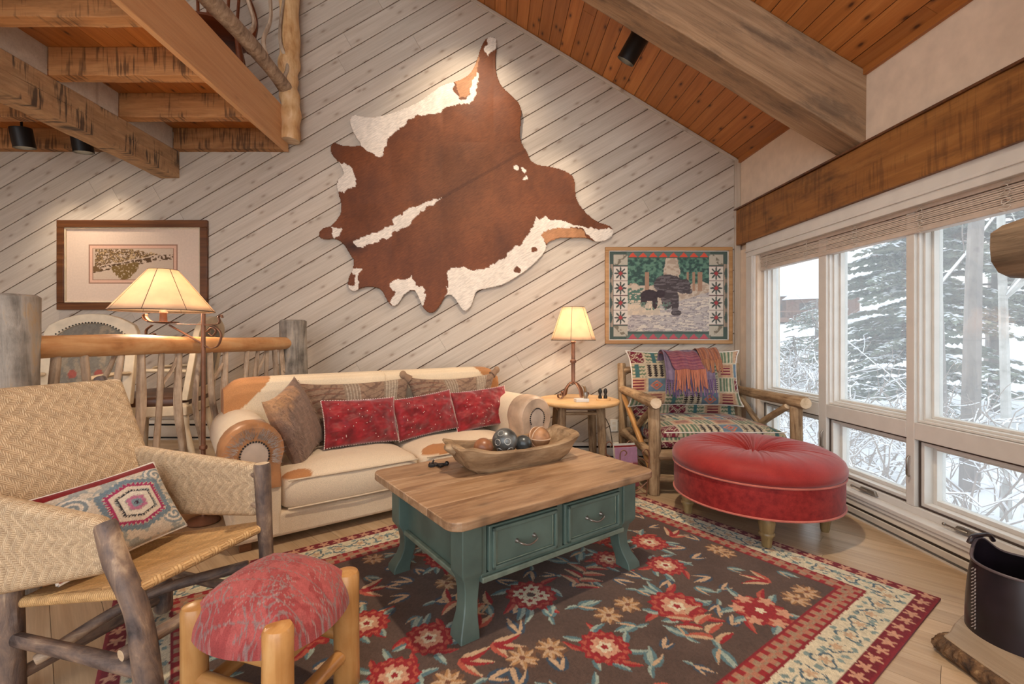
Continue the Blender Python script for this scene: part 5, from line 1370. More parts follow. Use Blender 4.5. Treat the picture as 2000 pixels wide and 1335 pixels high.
# back uprights lean backwards
BTOP = W(WD - .015, DP + .362, .968); BTOP2 = W(-.02, DP + .36, .965)
log('back_upright', [W(WD, DP, .27), W(WD - .005, DP + .18, .6), BTOP], .024, HK, wc, seed=6)
log('back_upright', [W(-.02, DP, .27), W(-.02, DP + .17, .6), BTOP2], .024, HK, wc, seed=7)
log('top_rail', [W(-.02, DP + .335, .935), W(WD, DP + .335, .935)], .014, HK, wc, seed=8)
log('stretcher', [W(-.02, DP, .20), W(-.01, DP*.5, .205), (-.985, 1.315, .19)], .021, HK, wc, seed=11, noise=.1)
log('stretcher', [W(.0, DP - .08, .13), W(.25, .3, .22), W(WD, .05, .27)], .018, HK, wc, seed=12)
log('stretcher', [W(WD, 0, .17), W(WD, DP, .17)], .018, HK, wc, seed=13)
log('stretcher', [W(-.01, .02, .24), W(.23, .0, .25), W(WD, .0, .24)], .019, HK, wc, seed=14)
log('stretcher', [W(-.02, DP, .07), W(.2, DP, .07), W(WD, DP, .07)], .02, HK, wc, seed=15)
def panel(corners, name, mat, nu=40, nv=40, strand=.0065, thick=.012, bulge=0.0, roll=0.0, wig=0):
    """woven sheet between four corners (u along first edge)"""
    a, b, c_, d_ = [np.array(q, float) for q in corners]     # a-b bottom/front edge, d-c other
    u = np.linspace(0, 1, nu); v = np.linspace(0, 1, nv); U, V = np.meshgrid(u, v, indexing='ij')
    P = (a*(1 - U)[..., None] + b*U[..., None])*(1 - V)[..., None] + (d_*(1 - U)[..., None] + c_*U[..., None])*V[..., None]
    nrm = np.cross(b - a, d_ - a); nrm /= np.linalg.norm(nrm)
    P = P - nrm*(bulge*np.sin(PI*U)*np.sin(PI*V))[..., None]
    lu = (np.linalg.norm(b - a) + np.linalg.norm(c_ - d_))/2; lv = (np.linalg.norm(d_ - a) + np.linalg.norm(c_ - b))/2
    g = G()
    # wrapped slab: front, rolled edge, back
    t = thick
    loop = []
    for (sv, off) in [(v, 1)]: pass
    A = np.linspace(0, PI, 6)
    rows = []; wv_ = []
    for j in range(nv): rows.append(P[:, j] + nrm*t); wv_.append(v[j]*lv/strand)
    ed = (P[:, -1] - P[:, -2]); ed /= np.linalg.norm(ed, axis=1)[:, None]
    for a_ in A[1:-1]: rows.append(P[:, -1] + nrm*t*math.cos(a_) + ed*t*math.sin(a_)); wv_.append((lv + t*a_)/strand)
    for j in range(nv - 1, -1, -1): rows.append(P[:, j] - nrm*t); wv_.append((2*lv + t*PI - v[j]*lv)/strand)
    ed = (P[:, 0] - P[:, 1]); ed /= np.linalg.norm(ed, axis=1)[:, None]
    for a_ in A[1:-1]: rows.append(P[:, 0] - nrm*t*math.cos(a_) + ed*t*math.sin(a_)); wv_.append((2*lv + t*PI + t*a_)/strand)
    R = np.array(rows).transpose(1, 0, 2)
    cen = np.array([P[:, j] for j in range(nv)] + [P[:, -1]]*4 + [P[:, j] for j in range(nv - 1, -1, -1)] + [P[:, 0]]*4).transpose(1, 0, 2)
    pre, post = [], []; ue = []
    for a_ in (90, 75, 55, 30):
        a_ = math.radians(a_); e0 = cen[0] - cen[1]; e0 = e0/np.linalg.norm(e0, axis=1)[:, None]; e1 = cen[-1] - cen[-2]; e1 = e1/np.linalg.norm(e1, axis=1)[:, None]
        pre.append(cen[0] + (R[0] - cen[0])*math.cos(a_) + e0*t*math.sin(a_)); post.insert(0, cen[-1] + (R[-1] - cen[-1])*math.cos(a_) + e1*t*math.sin(a_)); ue.append(a_*t/lu)
    R = np.concatenate([np.array(pre), R, np.array(post)]); u = np.concatenate([-np.array(ue), u, 1 + np.array(ue[::-1])])
    w = np.zeros(R.shape); w[..., 0] = (u*lu/strand)[:, None]; w[..., 1] = np.array(wv_)[None]
    g.grid(R, wv=True, w=w)
    return g.build(name, mat, wc, ang=60)
# seat: front higher than the back
panel([W(-.005, -.005, .42), W(WD + .02, -.02, .425), W(WD - .01, DP - .02, .315), W(0, DP - .02, .305)], 'seat_panel', M['cane2'], strand=.010, thick=.016, bulge=.02)
# back panel
panel([W(-.05, DP + .035, .345), W(WD + .035, DP + .035, .345), W(WD + .03, DP + .338, .93), W(-.05, DP + .338, .93)], 'back_panel', M['cane'], strand=.0065, thick=.028)
# arm panels (wrapped over two rails each)
panel([W(WD + .02, .04, .475), W(WD + .02, DP + .06, .42), W(WD + .02, DP + .20, .66), W(WD + .02, .04, .635)], 'arm_panel', M['cane'], strand=.0065, thick=.022)
panel([(-1.150, 1.36, .475), W(-.05, DP + .06, .36), W(-.05, DP + .20, .64), (-1.165, 1.365, .590)], 'arm_panel', M['cane'], strand=.0065, thick=.026)
for (z0, z1, s) in ((.615, .65, 21), (.50, .45, 22)):
    log('arm_rail', [W(WD, -.02, z0), W(WD + .02, .10, z0 + .004), W(WD + .02, .18, z0 + .008)], .0135, HK, wc, n=10, seed=s)
for (p0, z1, s) in (((-1.095, 1.345, .565), .60, 23), ((-1.07, 1.33, .490), .40, 24)):
    log('arm_rail', [p0, (-1.16, 1.365, p0[2] + .002), (-1.24, 1.385, p0[2] + .004)], .016, HK, wc, n=10, seed=s)
# tapestry pillow on the chair
def tapestry(U, V):
    c = lambda *q: srgb(q); C = np.tile(c(196, 184, 168), U.shape + (1,))
    k_ = fbm(U*8, V*8, 3)
    C = np.where((k_ > .52)[..., None], c(150, 154, 150), C)
    d = np.maximum(np.abs(U - .25)*1.05, np.abs(V) * .8 + np.abs(U - .25)*.35)
    tooth = .035*np.abs(((np.arctan2(V, U - .25)*7) % 1) - .5)*2
    def rg_(a, b, col, tt=1): 
        nonlocal C; m = (d + tooth*tt > a) & (d + tooth*tt < b); C = np.where(m[..., None], col, C)
    rg_(.50, .60, c(110, 128, 140)); rg_(.40, .50, c(156, 52, 92), 2); rg_(.33, .40, c(208, 196, 180), 0); rg_(.27, .33, c(44, 44, 52), 1.6); rg_(.18, .27, c(212, 204, 190), 0); rg_(.11, .18, c(176, 110, 140), 1); rg_(.05, .11, c(120, 140, 150)); rg_(-1, .05, c(60, 40, 60))
    # scroll corners
    for sx, sy in ((-.62, .42), (-.62, -.45), (.84, .6), (.84, -.6)):
        r = np.hypot(U - sx, V - sy); th_ = np.arctan2(V - sy, U - sx); m = (r < .26) & (((r*9 + th_/6.28) % 1) < .45) & ((d > .62)); C = np.where(m[..., None], c(214, 204, 190), np.where(((r < .26) & (d > .62))[..., None], c(128, 140, 146), C))
    m = (V > .80) | (U < -.86); C = np.where(m[..., None], c(122, 26, 28), C)
    return C*(0.7 + .55*fbm(U*40, V*40, 5)[..., None])
g, ring = pillow(.43, .29, .13, tapestry, n=110, pinch=.05, seed=2, wr=.012)
tp = g.build('tapestry_pillow', M['attr'], ang=70, label='red-edged tapestry pillow with hexagon medallion in the woven chair', cat='pillow')
pm = W(.225, .335, .385); place(tp, pm, math.atan2(fv[1], fv[0]) , -.60, -.05)
g = G(); g.tube([tuple(p) for p in ring] + [tuple(ring[0])], .005, 6, caps=False); g.build('piping', M['cord'], tp)

# ------------------------------------------------------------------ log footstool
FC = np.array([-.665, 1.403])
fs = E('log_footstool', 'varnished pine log footstool with red paisley cushion in the foreground', 'footstool', (FC[0], FC[1], RUGZ), math.atan2(fv[1], fv[0]))
PP = [M['pine_pole'], M['pine_pole']]
hs = .147
for sx in (-1, 1):
    for sy in (-1, 1): log('leg', [(sx*hs, sy*hs, 0), (sx*hs, sy*hs, .372)], .041 if sy < 0 else .036, PP, fs, n=20, noise=.03, seed=sx*3 + sy + 9, dome=.9, seg=6)
for sx in (-1, 1):
    log('stretcher', [(sx*hs, -hs, .17), (sx*hs, hs, .17)], .022, PP, fs, n=14, noise=.04, seed=15 + sx)
    log('stretcher', [(-hs, sx*hs, .12), (hs, sx*hs, .12)], .022, PP, fs, n=14, noise=.04, seed=17 + sx)
    log('seat_rail', [(sx*(hs - .005), -hs - .0, .275), (sx*(hs - .005), hs, .275)], .022, PP, fs, n=14, noise=.03, seed=19 + sx)
    log('seat_rail', [(-hs - .0, sx*(hs - .005), .275), (hs, sx*(hs - .005), .275)], .022, PP, fs, n=14, noise=.03, seed=21 + sx)
n = 120; u = np.linspace(-1, 1, n); U, V = np.meshgrid(u, u, indexing='ij')
# square to round map, corners notched by the legs
X = U*np.sqrt(1 - V*V*.42); Y = V*np.sqrt(1 - U*U*.42); rr2 = np.clip(X*X + Y*Y, 0, 1.3)
Z = .295 + .150*np.clip(1 - np.maximum(np.abs(U), np.abs(V))**3.2, 0, 1)**.55*(1 - .25*rr2)
red_, pk, gy = srgb((152, 68, 66)), srgb((168, 84, 80)), srgb((140, 110, 106))
C = np.where((fbm(X*5, Y*5, 3) > .47)[..., None], red_, pk)
band = np.abs(((X*1.7 + Y*.35) % .42) - .21) < .012; C = np.where(band[..., None], gy*.9, C)
sw_ = np.abs(np.sin(21*X + 4*np.sin(11*Y))*np.sin(20*Y + 3*np.sin(13*X))); C = np.where(((sw_ < .16) & (fbm(X*3, Y*3, 18) > .42))[..., None], gy, C)
sw_ = np.abs(np.sin(26*X + 3*np.sin(15*Y) + 1)); C = np.where(((sw_ < .18) & (fbm(X*5, Y*5, 8) > .54))[..., None], srgb((160, 130, 122)), C)
C = C*(0.75 + .45*fbm(X*30, Y*30, 2)[..., None])
g = G(); g.grid(np.stack([X*.205, Y*.205, Z], -1), col=C)
g.box(-.13, .13, -.13, .13, .262, .29, col=red_)
g.build('cushion', M['attr'], fs, ang=70)

# ------------------------------------------------------------------ floor lamp
fl = E('floor_lamp', 'bronze scrolled iron floor lamp with wide parchment shade behind the sofa arm', 'lamp', (-1.795, 2.845, 0))
fl.scale = (1.05, 1.05, 1.012)
g = G(); g.lathe([(.0, 0), (.085, 0), (.09, .008), (.08, .018), (.03, .028), (.013, .04)], 32, cap=False); g.build('base', M['iron'], fl)
g = G(); g.tube([(0, 0, .03), (0, 0, 1.27)], .012, 12); g.lathe([(.012, .44), (.02, .445), (.022, .455), (.02, .465), (.012, .47)], 16, cap=False); g.build('pole', M['iron'], fl)
def strap(pts, w, name, t=.004):
    P = bez(pts, 7); g = G(); V = [[(p[0], s*w/2, p[1]) for s in (-1, 1)] for p in P]; g.grid(np.array(V)); o = g.build(name, M['iron'], fl); s = o.modifiers.new('t', 'SOLIDIFY'); s.thickness = t; s.offset = 0; return o
strap([(-.325, 1.225), (-.345, 1.235), (-.352, 1.258), (-.335, 1.268), (-.335, 1.250), (-.31, 1.225), (-.25, 1.212), (-.1, 1.205), (0, 1.205), (.08, 1.207), (.095, 1.225), (.09, 1.25), (.105, 1.262), (.112, 1.245)], .022, 'cross_arm')
strap([(-.30, 1.20), (-.335, 1.17), (-.33, 1.13), (-.295, 1.12), (-.285, 1.145), (-.30, 1.15)], .02, 'scroll')
strap([(.01, 1.20), (.07, 1.19), (.105, 1.14), (.085, 1.075), (.04, 1.06), (.0, 1.08)], .02, 'scroll')
strap([(.02, 1.16), (.05, 1.185), (.075, 1.165), (.055, 1.135), (.035, 1.15)], .02, 'scroll')
g = G(); g.tube([(-.20, 0, 1.20), (-.01, 0, 1.09)], .006, 8); g.build('brace', M['iron'], fl)
g = G(); g.lathe([(.0, 1.212), (.075, 1.216), (.08, 1.22), (.02, 1.222), (.018, 1.27), (.022, 1.275), (.014, 1.30)], 20, c=(-.235, 0, 0), cap=False); g.tube([(-.235, 0, 1.29), (-.235, 0, 1.50)], .004, 6); g.tube([(-.30, 0, 1.515), (-.17, 0, 1.515)], .002, 5); g.build('socket', M['iron'], fl)
cone_shade(fl, 'lamp_shade', .262, .075, 1.285, 1.535, 8, cx=-.235)
bulb(fl, (-.235, 0, 1.37), 27)

# ------------------------------------------------------------------ log railing of the raised floor
rl = E('log_railing', 'peeled log handrail with driftwood sticks between two grey bark posts', 'railing', (0, 0, 0))
GB = [M['graybark'], M['endcut']]
log('post', [(rail_a[0], rail_a[1], 0), (rail_a[0], rail_a[1], 1.328)], .098, GB, rl, n=20, noise=.05, seed=5, dome=.1)
log('post', [(rail_b[0], rail_b[1], 0), (rail_b[0], rail_b[1], 1.282)], .108, GB, rl, n=20, noise=.05, seed=6, dome=.1)
lerp = lambda t: (rail_a[0] + (rail_b[0] - rail_a[0])*t, rail_a[1] + (rail_b[1] - rail_a[1])*t)
a, b = lerp(.03), lerp(.97)
pts = [(*lerp(t), z) for t, z in ((.02, 1.095), (.3, 1.10), (.6, 1.085), (.98, 1.088))]
o = log('handrail', pts, [.052, .056, .052, .05], [M['handrail'], M['endcut']], rl, n=18, noise=.05, seed=9, seg=10)
rg = np.random.RandomState(14)
ts = [.10, .16, .24, .30, .36, .44, .50, .56, .63, .70, .77, .83, .89, .94]
for i, t in enumerate(ts):
    x, y = lerp(t); x += rg.uniform(-.01, .01); r = rg.uniform(.017, .026)
    dx, dy = (rail_b[0] - rail_a[0])*.06, (rail_b[1] - rail_a[1])*.03
    b1, b2, b3 = rg.uniform(-1, 1, 3)
    log('baluster', [(x, y, RZ), (x + dx*b1*.5, y + dy*b1, RZ + .25), (x - dx*b2*.5, y + dy*b2, RZ + .55), (x + dx*b3*.3, y + dy*b3*.7, 1.075)], [r*1.15, r, r*.95, r*.8], [M['stick'], M['endcut']], rl, n=9, noise=.12, seed=40 + i, seg=6)
    if i % 3 == 1:
        zz = .85; log('twig', [(x, y, zz), (x + dx*.5, y + dy*1.6, zz + .1), (x + dx*.7, y + dy*2.6, 1.07)], [r*.7, r*.6, r*.5], [M['stick'], M['endcut']], rl, n=7, noise=.1, seed=90 + i)

# ------------------------------------------------------------------ dining chairs behind the railing
def dining_chair(loc, rz, label):
    e = E('dining_chair', label, 'chair', loc, rz, group='dining chairs on the raised floor')
    for sx in (-1, 1):
        g = G(); g.tube([(sx*.25, -.24, 0), (sx*.25, -.24, .25), (sx*.255, -.245, .44)], [.018, .026, .03], 10); g.build('leg', M['dchair'], e)
        g = G(); g.tube([(sx*.25, .30, 0), (sx*.25, .24, .25), (sx*.25, .23, .46)], [.02, .026, .028], 10); g.build('leg', M['dchair'], e)
        g = G(); g.tube(bez([(sx*.27, .25, .70), (sx*.30, .05, .71), (sx*.295, -.16, .70), (sx*.29, -.20, .68)], 6), .022, 10, flat=.7); g.tube([(sx*.285, -.12, .46), (sx*.29, -.14, .69)], .018, 8); g.build('armrest', M['dchair'], e)
    g = G(); g.box(-.29, .29, -.28, .26, .36, .44); g.build('seat_frame', M['dchair'], e, bevel=.01)
    g = soft_box(.58, .54, .07, crown=.04, r=.025); o = g.build('seat', M['brownleather'], e); o.location = (-.29, -.285, .43)
    g = G()
    for q in range(28): g.ball((-.28 + .56*q/27, -.289, .445), .006, 4)
    for q in range(24): g.ball((-.293, -.27 + .5*q/23, .445), .006, 4); g.ball((.293, -.27 + .5*q/23, .445), .006, 4)
    g.build('nailheads', M['blackiron'], o, kind='stuff')
    # arched back: frame and tapestry panel
    def arch(w, h0, h1): 
        return [(-w, h0)] + [(-w + 2*w*t, h1 - .10*abs(2*t - 1)**2.2 - .03*(abs(2*t-1) > .93)) for t in np.linspace(0, 1, 25)] + [(w, h0)]
    outer = arch(.30, .48, 1.13); inner = arch(.235, .56, 1.06); n = len(outer); g = G(); V = []
    off = lambda z: .24 + (z - .45)*.16
    for p in outer: V += [(p[0], off(p[1]) - .022, p[1]), (p[0], off(p[1]) + .022, p[1])]
    for p in inner: V += [(p[0], off(p[1]) - .022, p[1]), (p[0], off(p[1]) + .022, p[1])]
    F = []
    for i in range(n):
        j = (i + 1) % n; A, B, C_, D_ = 2*i, 2*j, 2*n + 2*i, 2*n + 2*j
        F += [(A, B, D_, C_), (A + 1, C_ + 1, D_ + 1, B + 1), (A, A + 1, B + 1, B), (C_, D_, D_ + 1, C_ + 1)]
    g.add(V, F); g.build('back_frame', M['dchair'], e, bevel=.005)
    nn = 60; U, V2 = np.meshgrid(np.linspace(-1, 1, nn), np.linspace(0, 1, nn), indexing='ij')
    topz = np.interp(U[:, 0]*.235, [p[0] for p in inner[1:-1]], [p[1] for p in inner[1:-1]])
    Z2 = .56 + (topz[:, None] - .56)*V2; X2 = U*.235
    tc = np.where((fbm(X2*30, Z2*30, 3) > .52)[..., None], srgb((146, 132, 112)), srgb((122, 114, 102)))
    fl_ = (np.hypot((X2*6) % 1 - .5, (Z2*5) % 1 - .5) < .16); tc = np.where(fl_[..., None], srgb((156, 84, 72)), tc)*(0.7 + .5*fbm(X2*70, Z2*70, 5)[..., None])
    g = G(); pf = .02*(1 - U**4)*(1 - (2*V2 - 1)**4); g.grid(np.stack([X2, off(Z2) - .012 - pf, Z2], -1), col=tc); g.grid(np.stack([X2, off(Z2) + .012 + pf, Z2], -1)[::-1], col=tc[::-1]); g.build('back_panel', M['attr'], e)
    g = G()
    for p in inner[1:-1]: g.ball((p[0]*1.03, off(p[1]) - .024, p[1] + .006), .0055, 4)
    g.build('nailheads', M['blackiron'], e, kind='stuff')
    return e
dining_chair((-2.86, 3.02, RZ), .15, 'cream arched-back dining chair with tapestry panel behind the grey bark post')
dining_chair((-2.66, 3.72, RZ), -PI/2 + .25, 'dining chair seen from the side through the driftwood sticks')

# ------------------------------------------------------------------ pictures and hide on the back wall
def frame_pic(name, label, x0, x1, z0, z1, fw, mat, pf, res, dep=.03, inner=None, glassy=False, tilt=0):
    e = E(name, label, 'picture', ((x0 + x1)/2, D - .002, (z0 + z1)/2)); e.rotation_euler = (0, tilt, 0)
    w, h = (x1 - x0)/2, (z1 - z0)/2
    def ring(w, h, f, y0, y1, nm, m):
        for a, b, c_, d_ in ((-w, w, h - f, h), (-w, w, -h, -h + f), (-w, -w + f, -h + f, h - f), (w - f, w, -h + f, h - f)):
            g = G(); g.box(a, b, y0, y1, c_, d_); g.build(nm, m, e, bevel=.004)
    ring(w, h, fw, -dep, 0, 'frame_bar', mat)
    if inner: ring(w - fw, h - fw, inner[0], -dep*.8, -.004, 'inner_lip', inner[1])
    nx, nz_ = res; U, V = np.meshgrid(np.linspace(-1, 1, nx), np.linspace(-1, 1, nz_), indexing='ij')
    X, Z = U*(w - fw), V*(h - fw)
    g = G(); g.grid(np.stack([X, 0*X - .010, Z], -1), col=pf(X, Z, w - fw, h - fw)); g.box(-(w - fw), w - fw, -.009, -.001, -(h - fw), h - fw, col=srgb((200, 190, 175)))
    g.build('print', M['print'], e, smooth=False); return e
PX = D/900.0
def wx(px): return (px - 965)*PX
def wz(py): return CAM_H + (655 - py)*PX
def river_scene(X, Z, w, h):
    c = lambda *q: srgb(q); C = np.tile(c(214, 190, 170), X.shape + (1,))
    ix, iz = .655*w, .525*h
    ax, az = np.abs(X)/ix, np.abs(Z - .01)/iz; e = np.maximum(ax*ix - ix, az*iz - iz)
    C = np.where((e < .0)[..., None], c(150, 112, 92), C); C = np.where((e < -.012)[..., None], c(214, 170, 146), C); C = np.where((e < -.034)[..., None], c(150, 112, 92), C); C = np.where((e < -.040)[..., None], c(196, 172, 150), C)
    ins = e < -.042; u, v = X/ix, (Z - .01)/iz
    nz = fbm(X*22, Z*22, 3); n2 = fbm(X*75, Z*75, 6)
    bank = .05 + .42*np.clip(u + .3, -1, 1) ; trees = ins & (v > bank + .12*(nz - .5) + .06) & (v < .92) & (u < .93 - .1*nz) & ((v < .55 + .35*(u < .0) + .3*n2 - .45*np.clip(u - .1, 0, 1))) & (u > -.86)
    C = np.where((trees & (n2 > .36))[..., None], c(96, 72, 44), C); C = np.where((trees & (n2 > .52))[..., None], c(130, 100, 60), C); C = np.where((trees & (n2 > .6))[..., None], c(190, 160, 122), C)
    rocks = ins & (np.abs(v - (bank - .12)) < .13 + .1*(nz - .5)) & (n2 > .46); C = np.where(rocks[..., None], c(84, 60, 36), C)
    rf = ins & (u > -.48) & (u < .12) & (v < bank - .1) & (v > -.2 - .75*np.clip(1 - np.abs(u + .2)/.34, 0, 1) + .3*(n2 - .5)); C = np.where((rf & (n2 > .3))[..., None], c(116, 90, 46), C)
    lr_ = ins & (np.hypot((u + .85)/.16, (v + .25)/.2) < .7 + .6*(n2 - .5)); C = np.where(lr_[..., None], c(110, 82, 50), C)
    return C
frame_pic('framed_landscape', 'sepia river landscape print in a wide dark wood frame', wx(116), wx(408), wz(605), wz(431), .068, M['darkwood'], river_scene, (330, 200), inner=(.012, M['dchair']))
def bear_quilt(X, Z, w, h):
    c = lambda *q: srgb(q); C = np.tile(c(74, 88, 82), X.shape + (1,))
    u, v = X/w, Z/h; n1 = fbm(u*7, v*7, 3); n2 = fbm(u*22, v*22, 5); n3 = fbm(u*10, v*36, 8)
    # triangle bands
    for s, col in ((1, c(206, 82, 62)), (-1, c(176, 82, 92))):
        vv = (v*s - .855)/.11; inb = (vv > 0) & (vv < 1.05) & (np.abs(u) < .70); tri = (np.abs(((u/.17) % 1) - .5) < .46*(1 - vv)) if s > 0 else (np.abs(((u/.17) % 1) - .5) < .46*vv); C = np.where(inb[..., None], c(96, 112, 104), C); C = np.where((inb & tri)[..., None], col, C)
    # star columns
    for s in (-1, 1):
        fu = (u*s - .80)/.115; inc = (np.abs(fu) < 1); k = np.floor((v + .66)/.33); fvv = ((v + .66)/.33 % 1 - .5)*2; ok = inc & (v > -.66) & (v < .66)
        C = np.where(ok[..., None], c(206, 196, 184), C); ang = np.arctan2(fvv, fu); r = np.hypot(fu, fvv); star = ok & (r < .62 + .30*np.cos(8*ang)); C = np.where(star[..., None], c(70, 78, 74), C); C = np.where((ok & (np.abs(fu) + np.abs(fvv) < .34))[..., None], c(160, 66, 70), C); C = np.where((ok & (np.abs(fvv) > .955))[..., None], c(90, 60, 60), C)
        for sv in (-1, 1):
            sq = inc & (np.abs(v*sv - .80) < .115); C = np.where(sq[..., None], c(178, 170, 154), C); C = np.where((sq & (np.abs(fu*.8 + (v*sv - .8)*5) < .3) & (n2 > .42))[..., None], c(120, 112, 98), C)
        fo = inc = (u*s > .93) & (np.abs(v) < .7); C = np.where((fo & (np.abs(((v/.33) % 1) - .5)*2 > (1 - np.abs((u*s - .965)/.035))))[..., None], c(160, 140, 124), C)
    # centre scene
    ins = (np.abs(u) < .685) & (v > -.80) & (v < .84); p, q = u/.685, (v - .02)/.82
    S = np.tile(c(190, 174, 156), X.shape + (1,))
    S = np.where((n2 > .5)[..., None], c(170, 150, 132), S)
    tr = (q > .15 + .25*n1) & (np.abs(p - .08) > .12 + .25*(1 - q)*n1 + .05*n2); S = np.where(tr[..., None], np.where((n2 > .52)[..., None], c(98, 132, 114), np.where((n2 > .42)[..., None], c(72, 104, 92), c(58, 80, 76))), S)
    for t in (-.55, -.5, .47, .62, .74, .80): S = np.where(((np.abs(p - t) < .03) & (q > .1) & (q < .62))[..., None], c(160, 126, 104), S)
    bush = (q < .18) & (q > -.25) & (p < -.62 + .3*n1) & (n2 > .4); S = np.where(bush[..., None], c(84, 112, 100), S)
    wat = (q < -.32 + .35*np.clip(p, 0, 1) + .1*n3) & ~((p < -.2) & (q > -.55)); S = np.where(wat[..., None], np.where((n3 > .5)[..., None], c(178, 168, 164), np.where((n3 > .4)[..., None], c(142, 134, 136), c(204, 192, 178))), S)
    rk = (q < -.15) & (q > -.62) & (p < .2) & ~wat & (n2 > .5); S = np.where(rk[..., None], c(206, 186, 162), S)
    def el(cx, cy, rx, ry, rot=0): 
        x, y = p - cx, q - cy; return ((x*math.cos(rot) + y*math.sin(rot))/rx)**2 + ((-x*math.sin(rot) + y*math.cos(rot))/ry)**2 < 1 + .25*(n2 - .5)
    bear = el(.0, .28, .36, .27) | el(.37, .22, .17, .2, -.3) | el(.48, .10, .11, .08, -.3) | el(-.02, -.05, .16, .35) | el(.16, -.2, .10, .34) | el(.19, -.5, .13, .09) | el(.43, .38, .05, .05)
    cub = el(-.46, -.02, .22, .16) | el(-.60, -.14, .08, .16) | el(-.33, -.2, .07, .2) | el(-.2, .02, .12, .11)
    S = np.where(bear[..., None], np.where((n3 > .52)[..., None], c(106, 98, 100), c(74, 66, 68)), S); S = np.where(cub[..., None], c(64, 54, 58)*(0.7 + .6*n2[..., None]), S)
    gr = (q < -.2) & (q > -.42) & (p > -.72) & (p < .1) & (n2 > .4); S = np.where((gr & (fbm(u*40, v*12, 9) > .46))[..., None], c(100, 122, 108), S)
    C = np.where(ins[..., None], S, C)
    return C
frame_pic('framed_bear_quilt', 'framed quilt picture of two dark bears by a stream above the armchair', wx(1181), wx(1428), wz(671), wz(483), .034, M['oakframe'], bear_quilt, (230, 180), inner=(.008, M['white']))

# cowhide
HP = [(795,78),(822,88),(822,140),(818,180),(825,240),(845,290),(890,335),(918,365),(930,400),(928,450),(925,500),(935,545),(955,575),(970,610),(1000,630),(1050,638),(1110,655),(1145,675),(1160,700),(1163,740),(1170,780),(1195,820),(1230,855),(1270,880),(1310,895),(1328,915),(1318,945),(1290,960),(1255,965),(1210,950),(1160,950),(1110,948),(1075,955),(1045,970),(1035,1000),(1015,1030),(985,1060),(950,1090),(905,1120),(850,1150),(790,1165),(745,1175),(728,1200),(718,1235),(700,1260),(680,1262),(660,1240),(645,1215),(625,1195),(605,1200),(588,1225),(570,1255),(545,1272),(520,1265),(500,1240),(485,1205),(470,1180),(450,1178),(425,1195),(405,1225),(385,1242),(365,1238),(345,1210),(330,1180),(310,1165),(275,1160),(240,1165),(215,1178),(190,1172),(180,1150),(185,1115),(200,1080),(205,1045),(190,1020),(172,990),(150,965),(120,952),(90,955),(62,948),(58,925),(75,905),(105,895),(130,870),(148,840),(150,800),(140,760),(130,720),(140,690),(160,670),(150,640),(130,610),(110,585),(106,555),(120,535),(160,548),(205,550),(235,545),(215,515),(200,485),(188,450),(195,425),(215,418),(250,425),(300,425),(360,410),(420,390),(480,365),(530,330),(575,295),(615,278),(650,270),(690,250),(720,220),(740,170),(755,125),(775,90)]
WH = [[(170,450),(185,415),(215,405),(300,415),(360,400),(480,355),(530,320),(575,285),(615,268),(635,275),(640,310),(660,350),(690,355),(720,275),(735,235),(748,240),(742,290),(725,350),(700,372),(660,365),(600,385),(560,410),(500,420),(450,435),(420,465),(380,485),(350,520),(335,560),(328,595),(300,592),(270,570),(235,548),(215,515)],
      [(785,70),(830,80),(830,120),(800,145),(790,165),(770,150),(778,120)],
      [(135,612),(165,625),(200,650),(215,690),(215,720),(185,735),(160,755),(130,748),(120,720),(140,690),(160,670)],
      [(125,900),(155,910),(145,935),(115,950),(108,925)],
      [(585,770),(560,775),(500,800),(440,825),(415,845),(370,870),(375,890),(340,905),(290,930),(255,945),(210,960),(215,985),(240,990),(260,972),(300,965),(350,945),(395,910),(440,895),(480,850),(490,830),(525,820),(550,795)],
      [(195,1075),(250,1072),(235,1100),(225,1150),(222,1180),(185,1180),(180,1150),(210,1150),(222,1105),(195,1100)],
      [(370,1140),(395,1130),(430,1120),(460,1110),(470,1145),(500,1160),(520,1195),(510,1225),(500,1245),(480,1205),(470,1175),(450,1170),(425,1200),(405,1235),(385,1250),(360,1232),(380,1190),(360,1160)],
      [(600,1205),(610,1130),(620,1080),(660,1068),(720,1085),(760,1080),(830,1050),(880,1010),(920,975),(960,930),(985,890),(990,860),(1040,860),(1100,870),(1140,890),(1200,905),(1270,905),(1335,912),(1325,950),(1290,968),(1250,972),(1238,945),(1200,912),(1150,905),(1090,905),(1040,915),(1010,935),(1035,965),(1045,1000),(1025,1040),(985,1070),(950,1100),(905,1130),(850,1160),(790,1175),(745,1185),(728,1210),(718,1245),(700,1270),(670,1270),(650,1240),(635,1215),(620,1200)]]
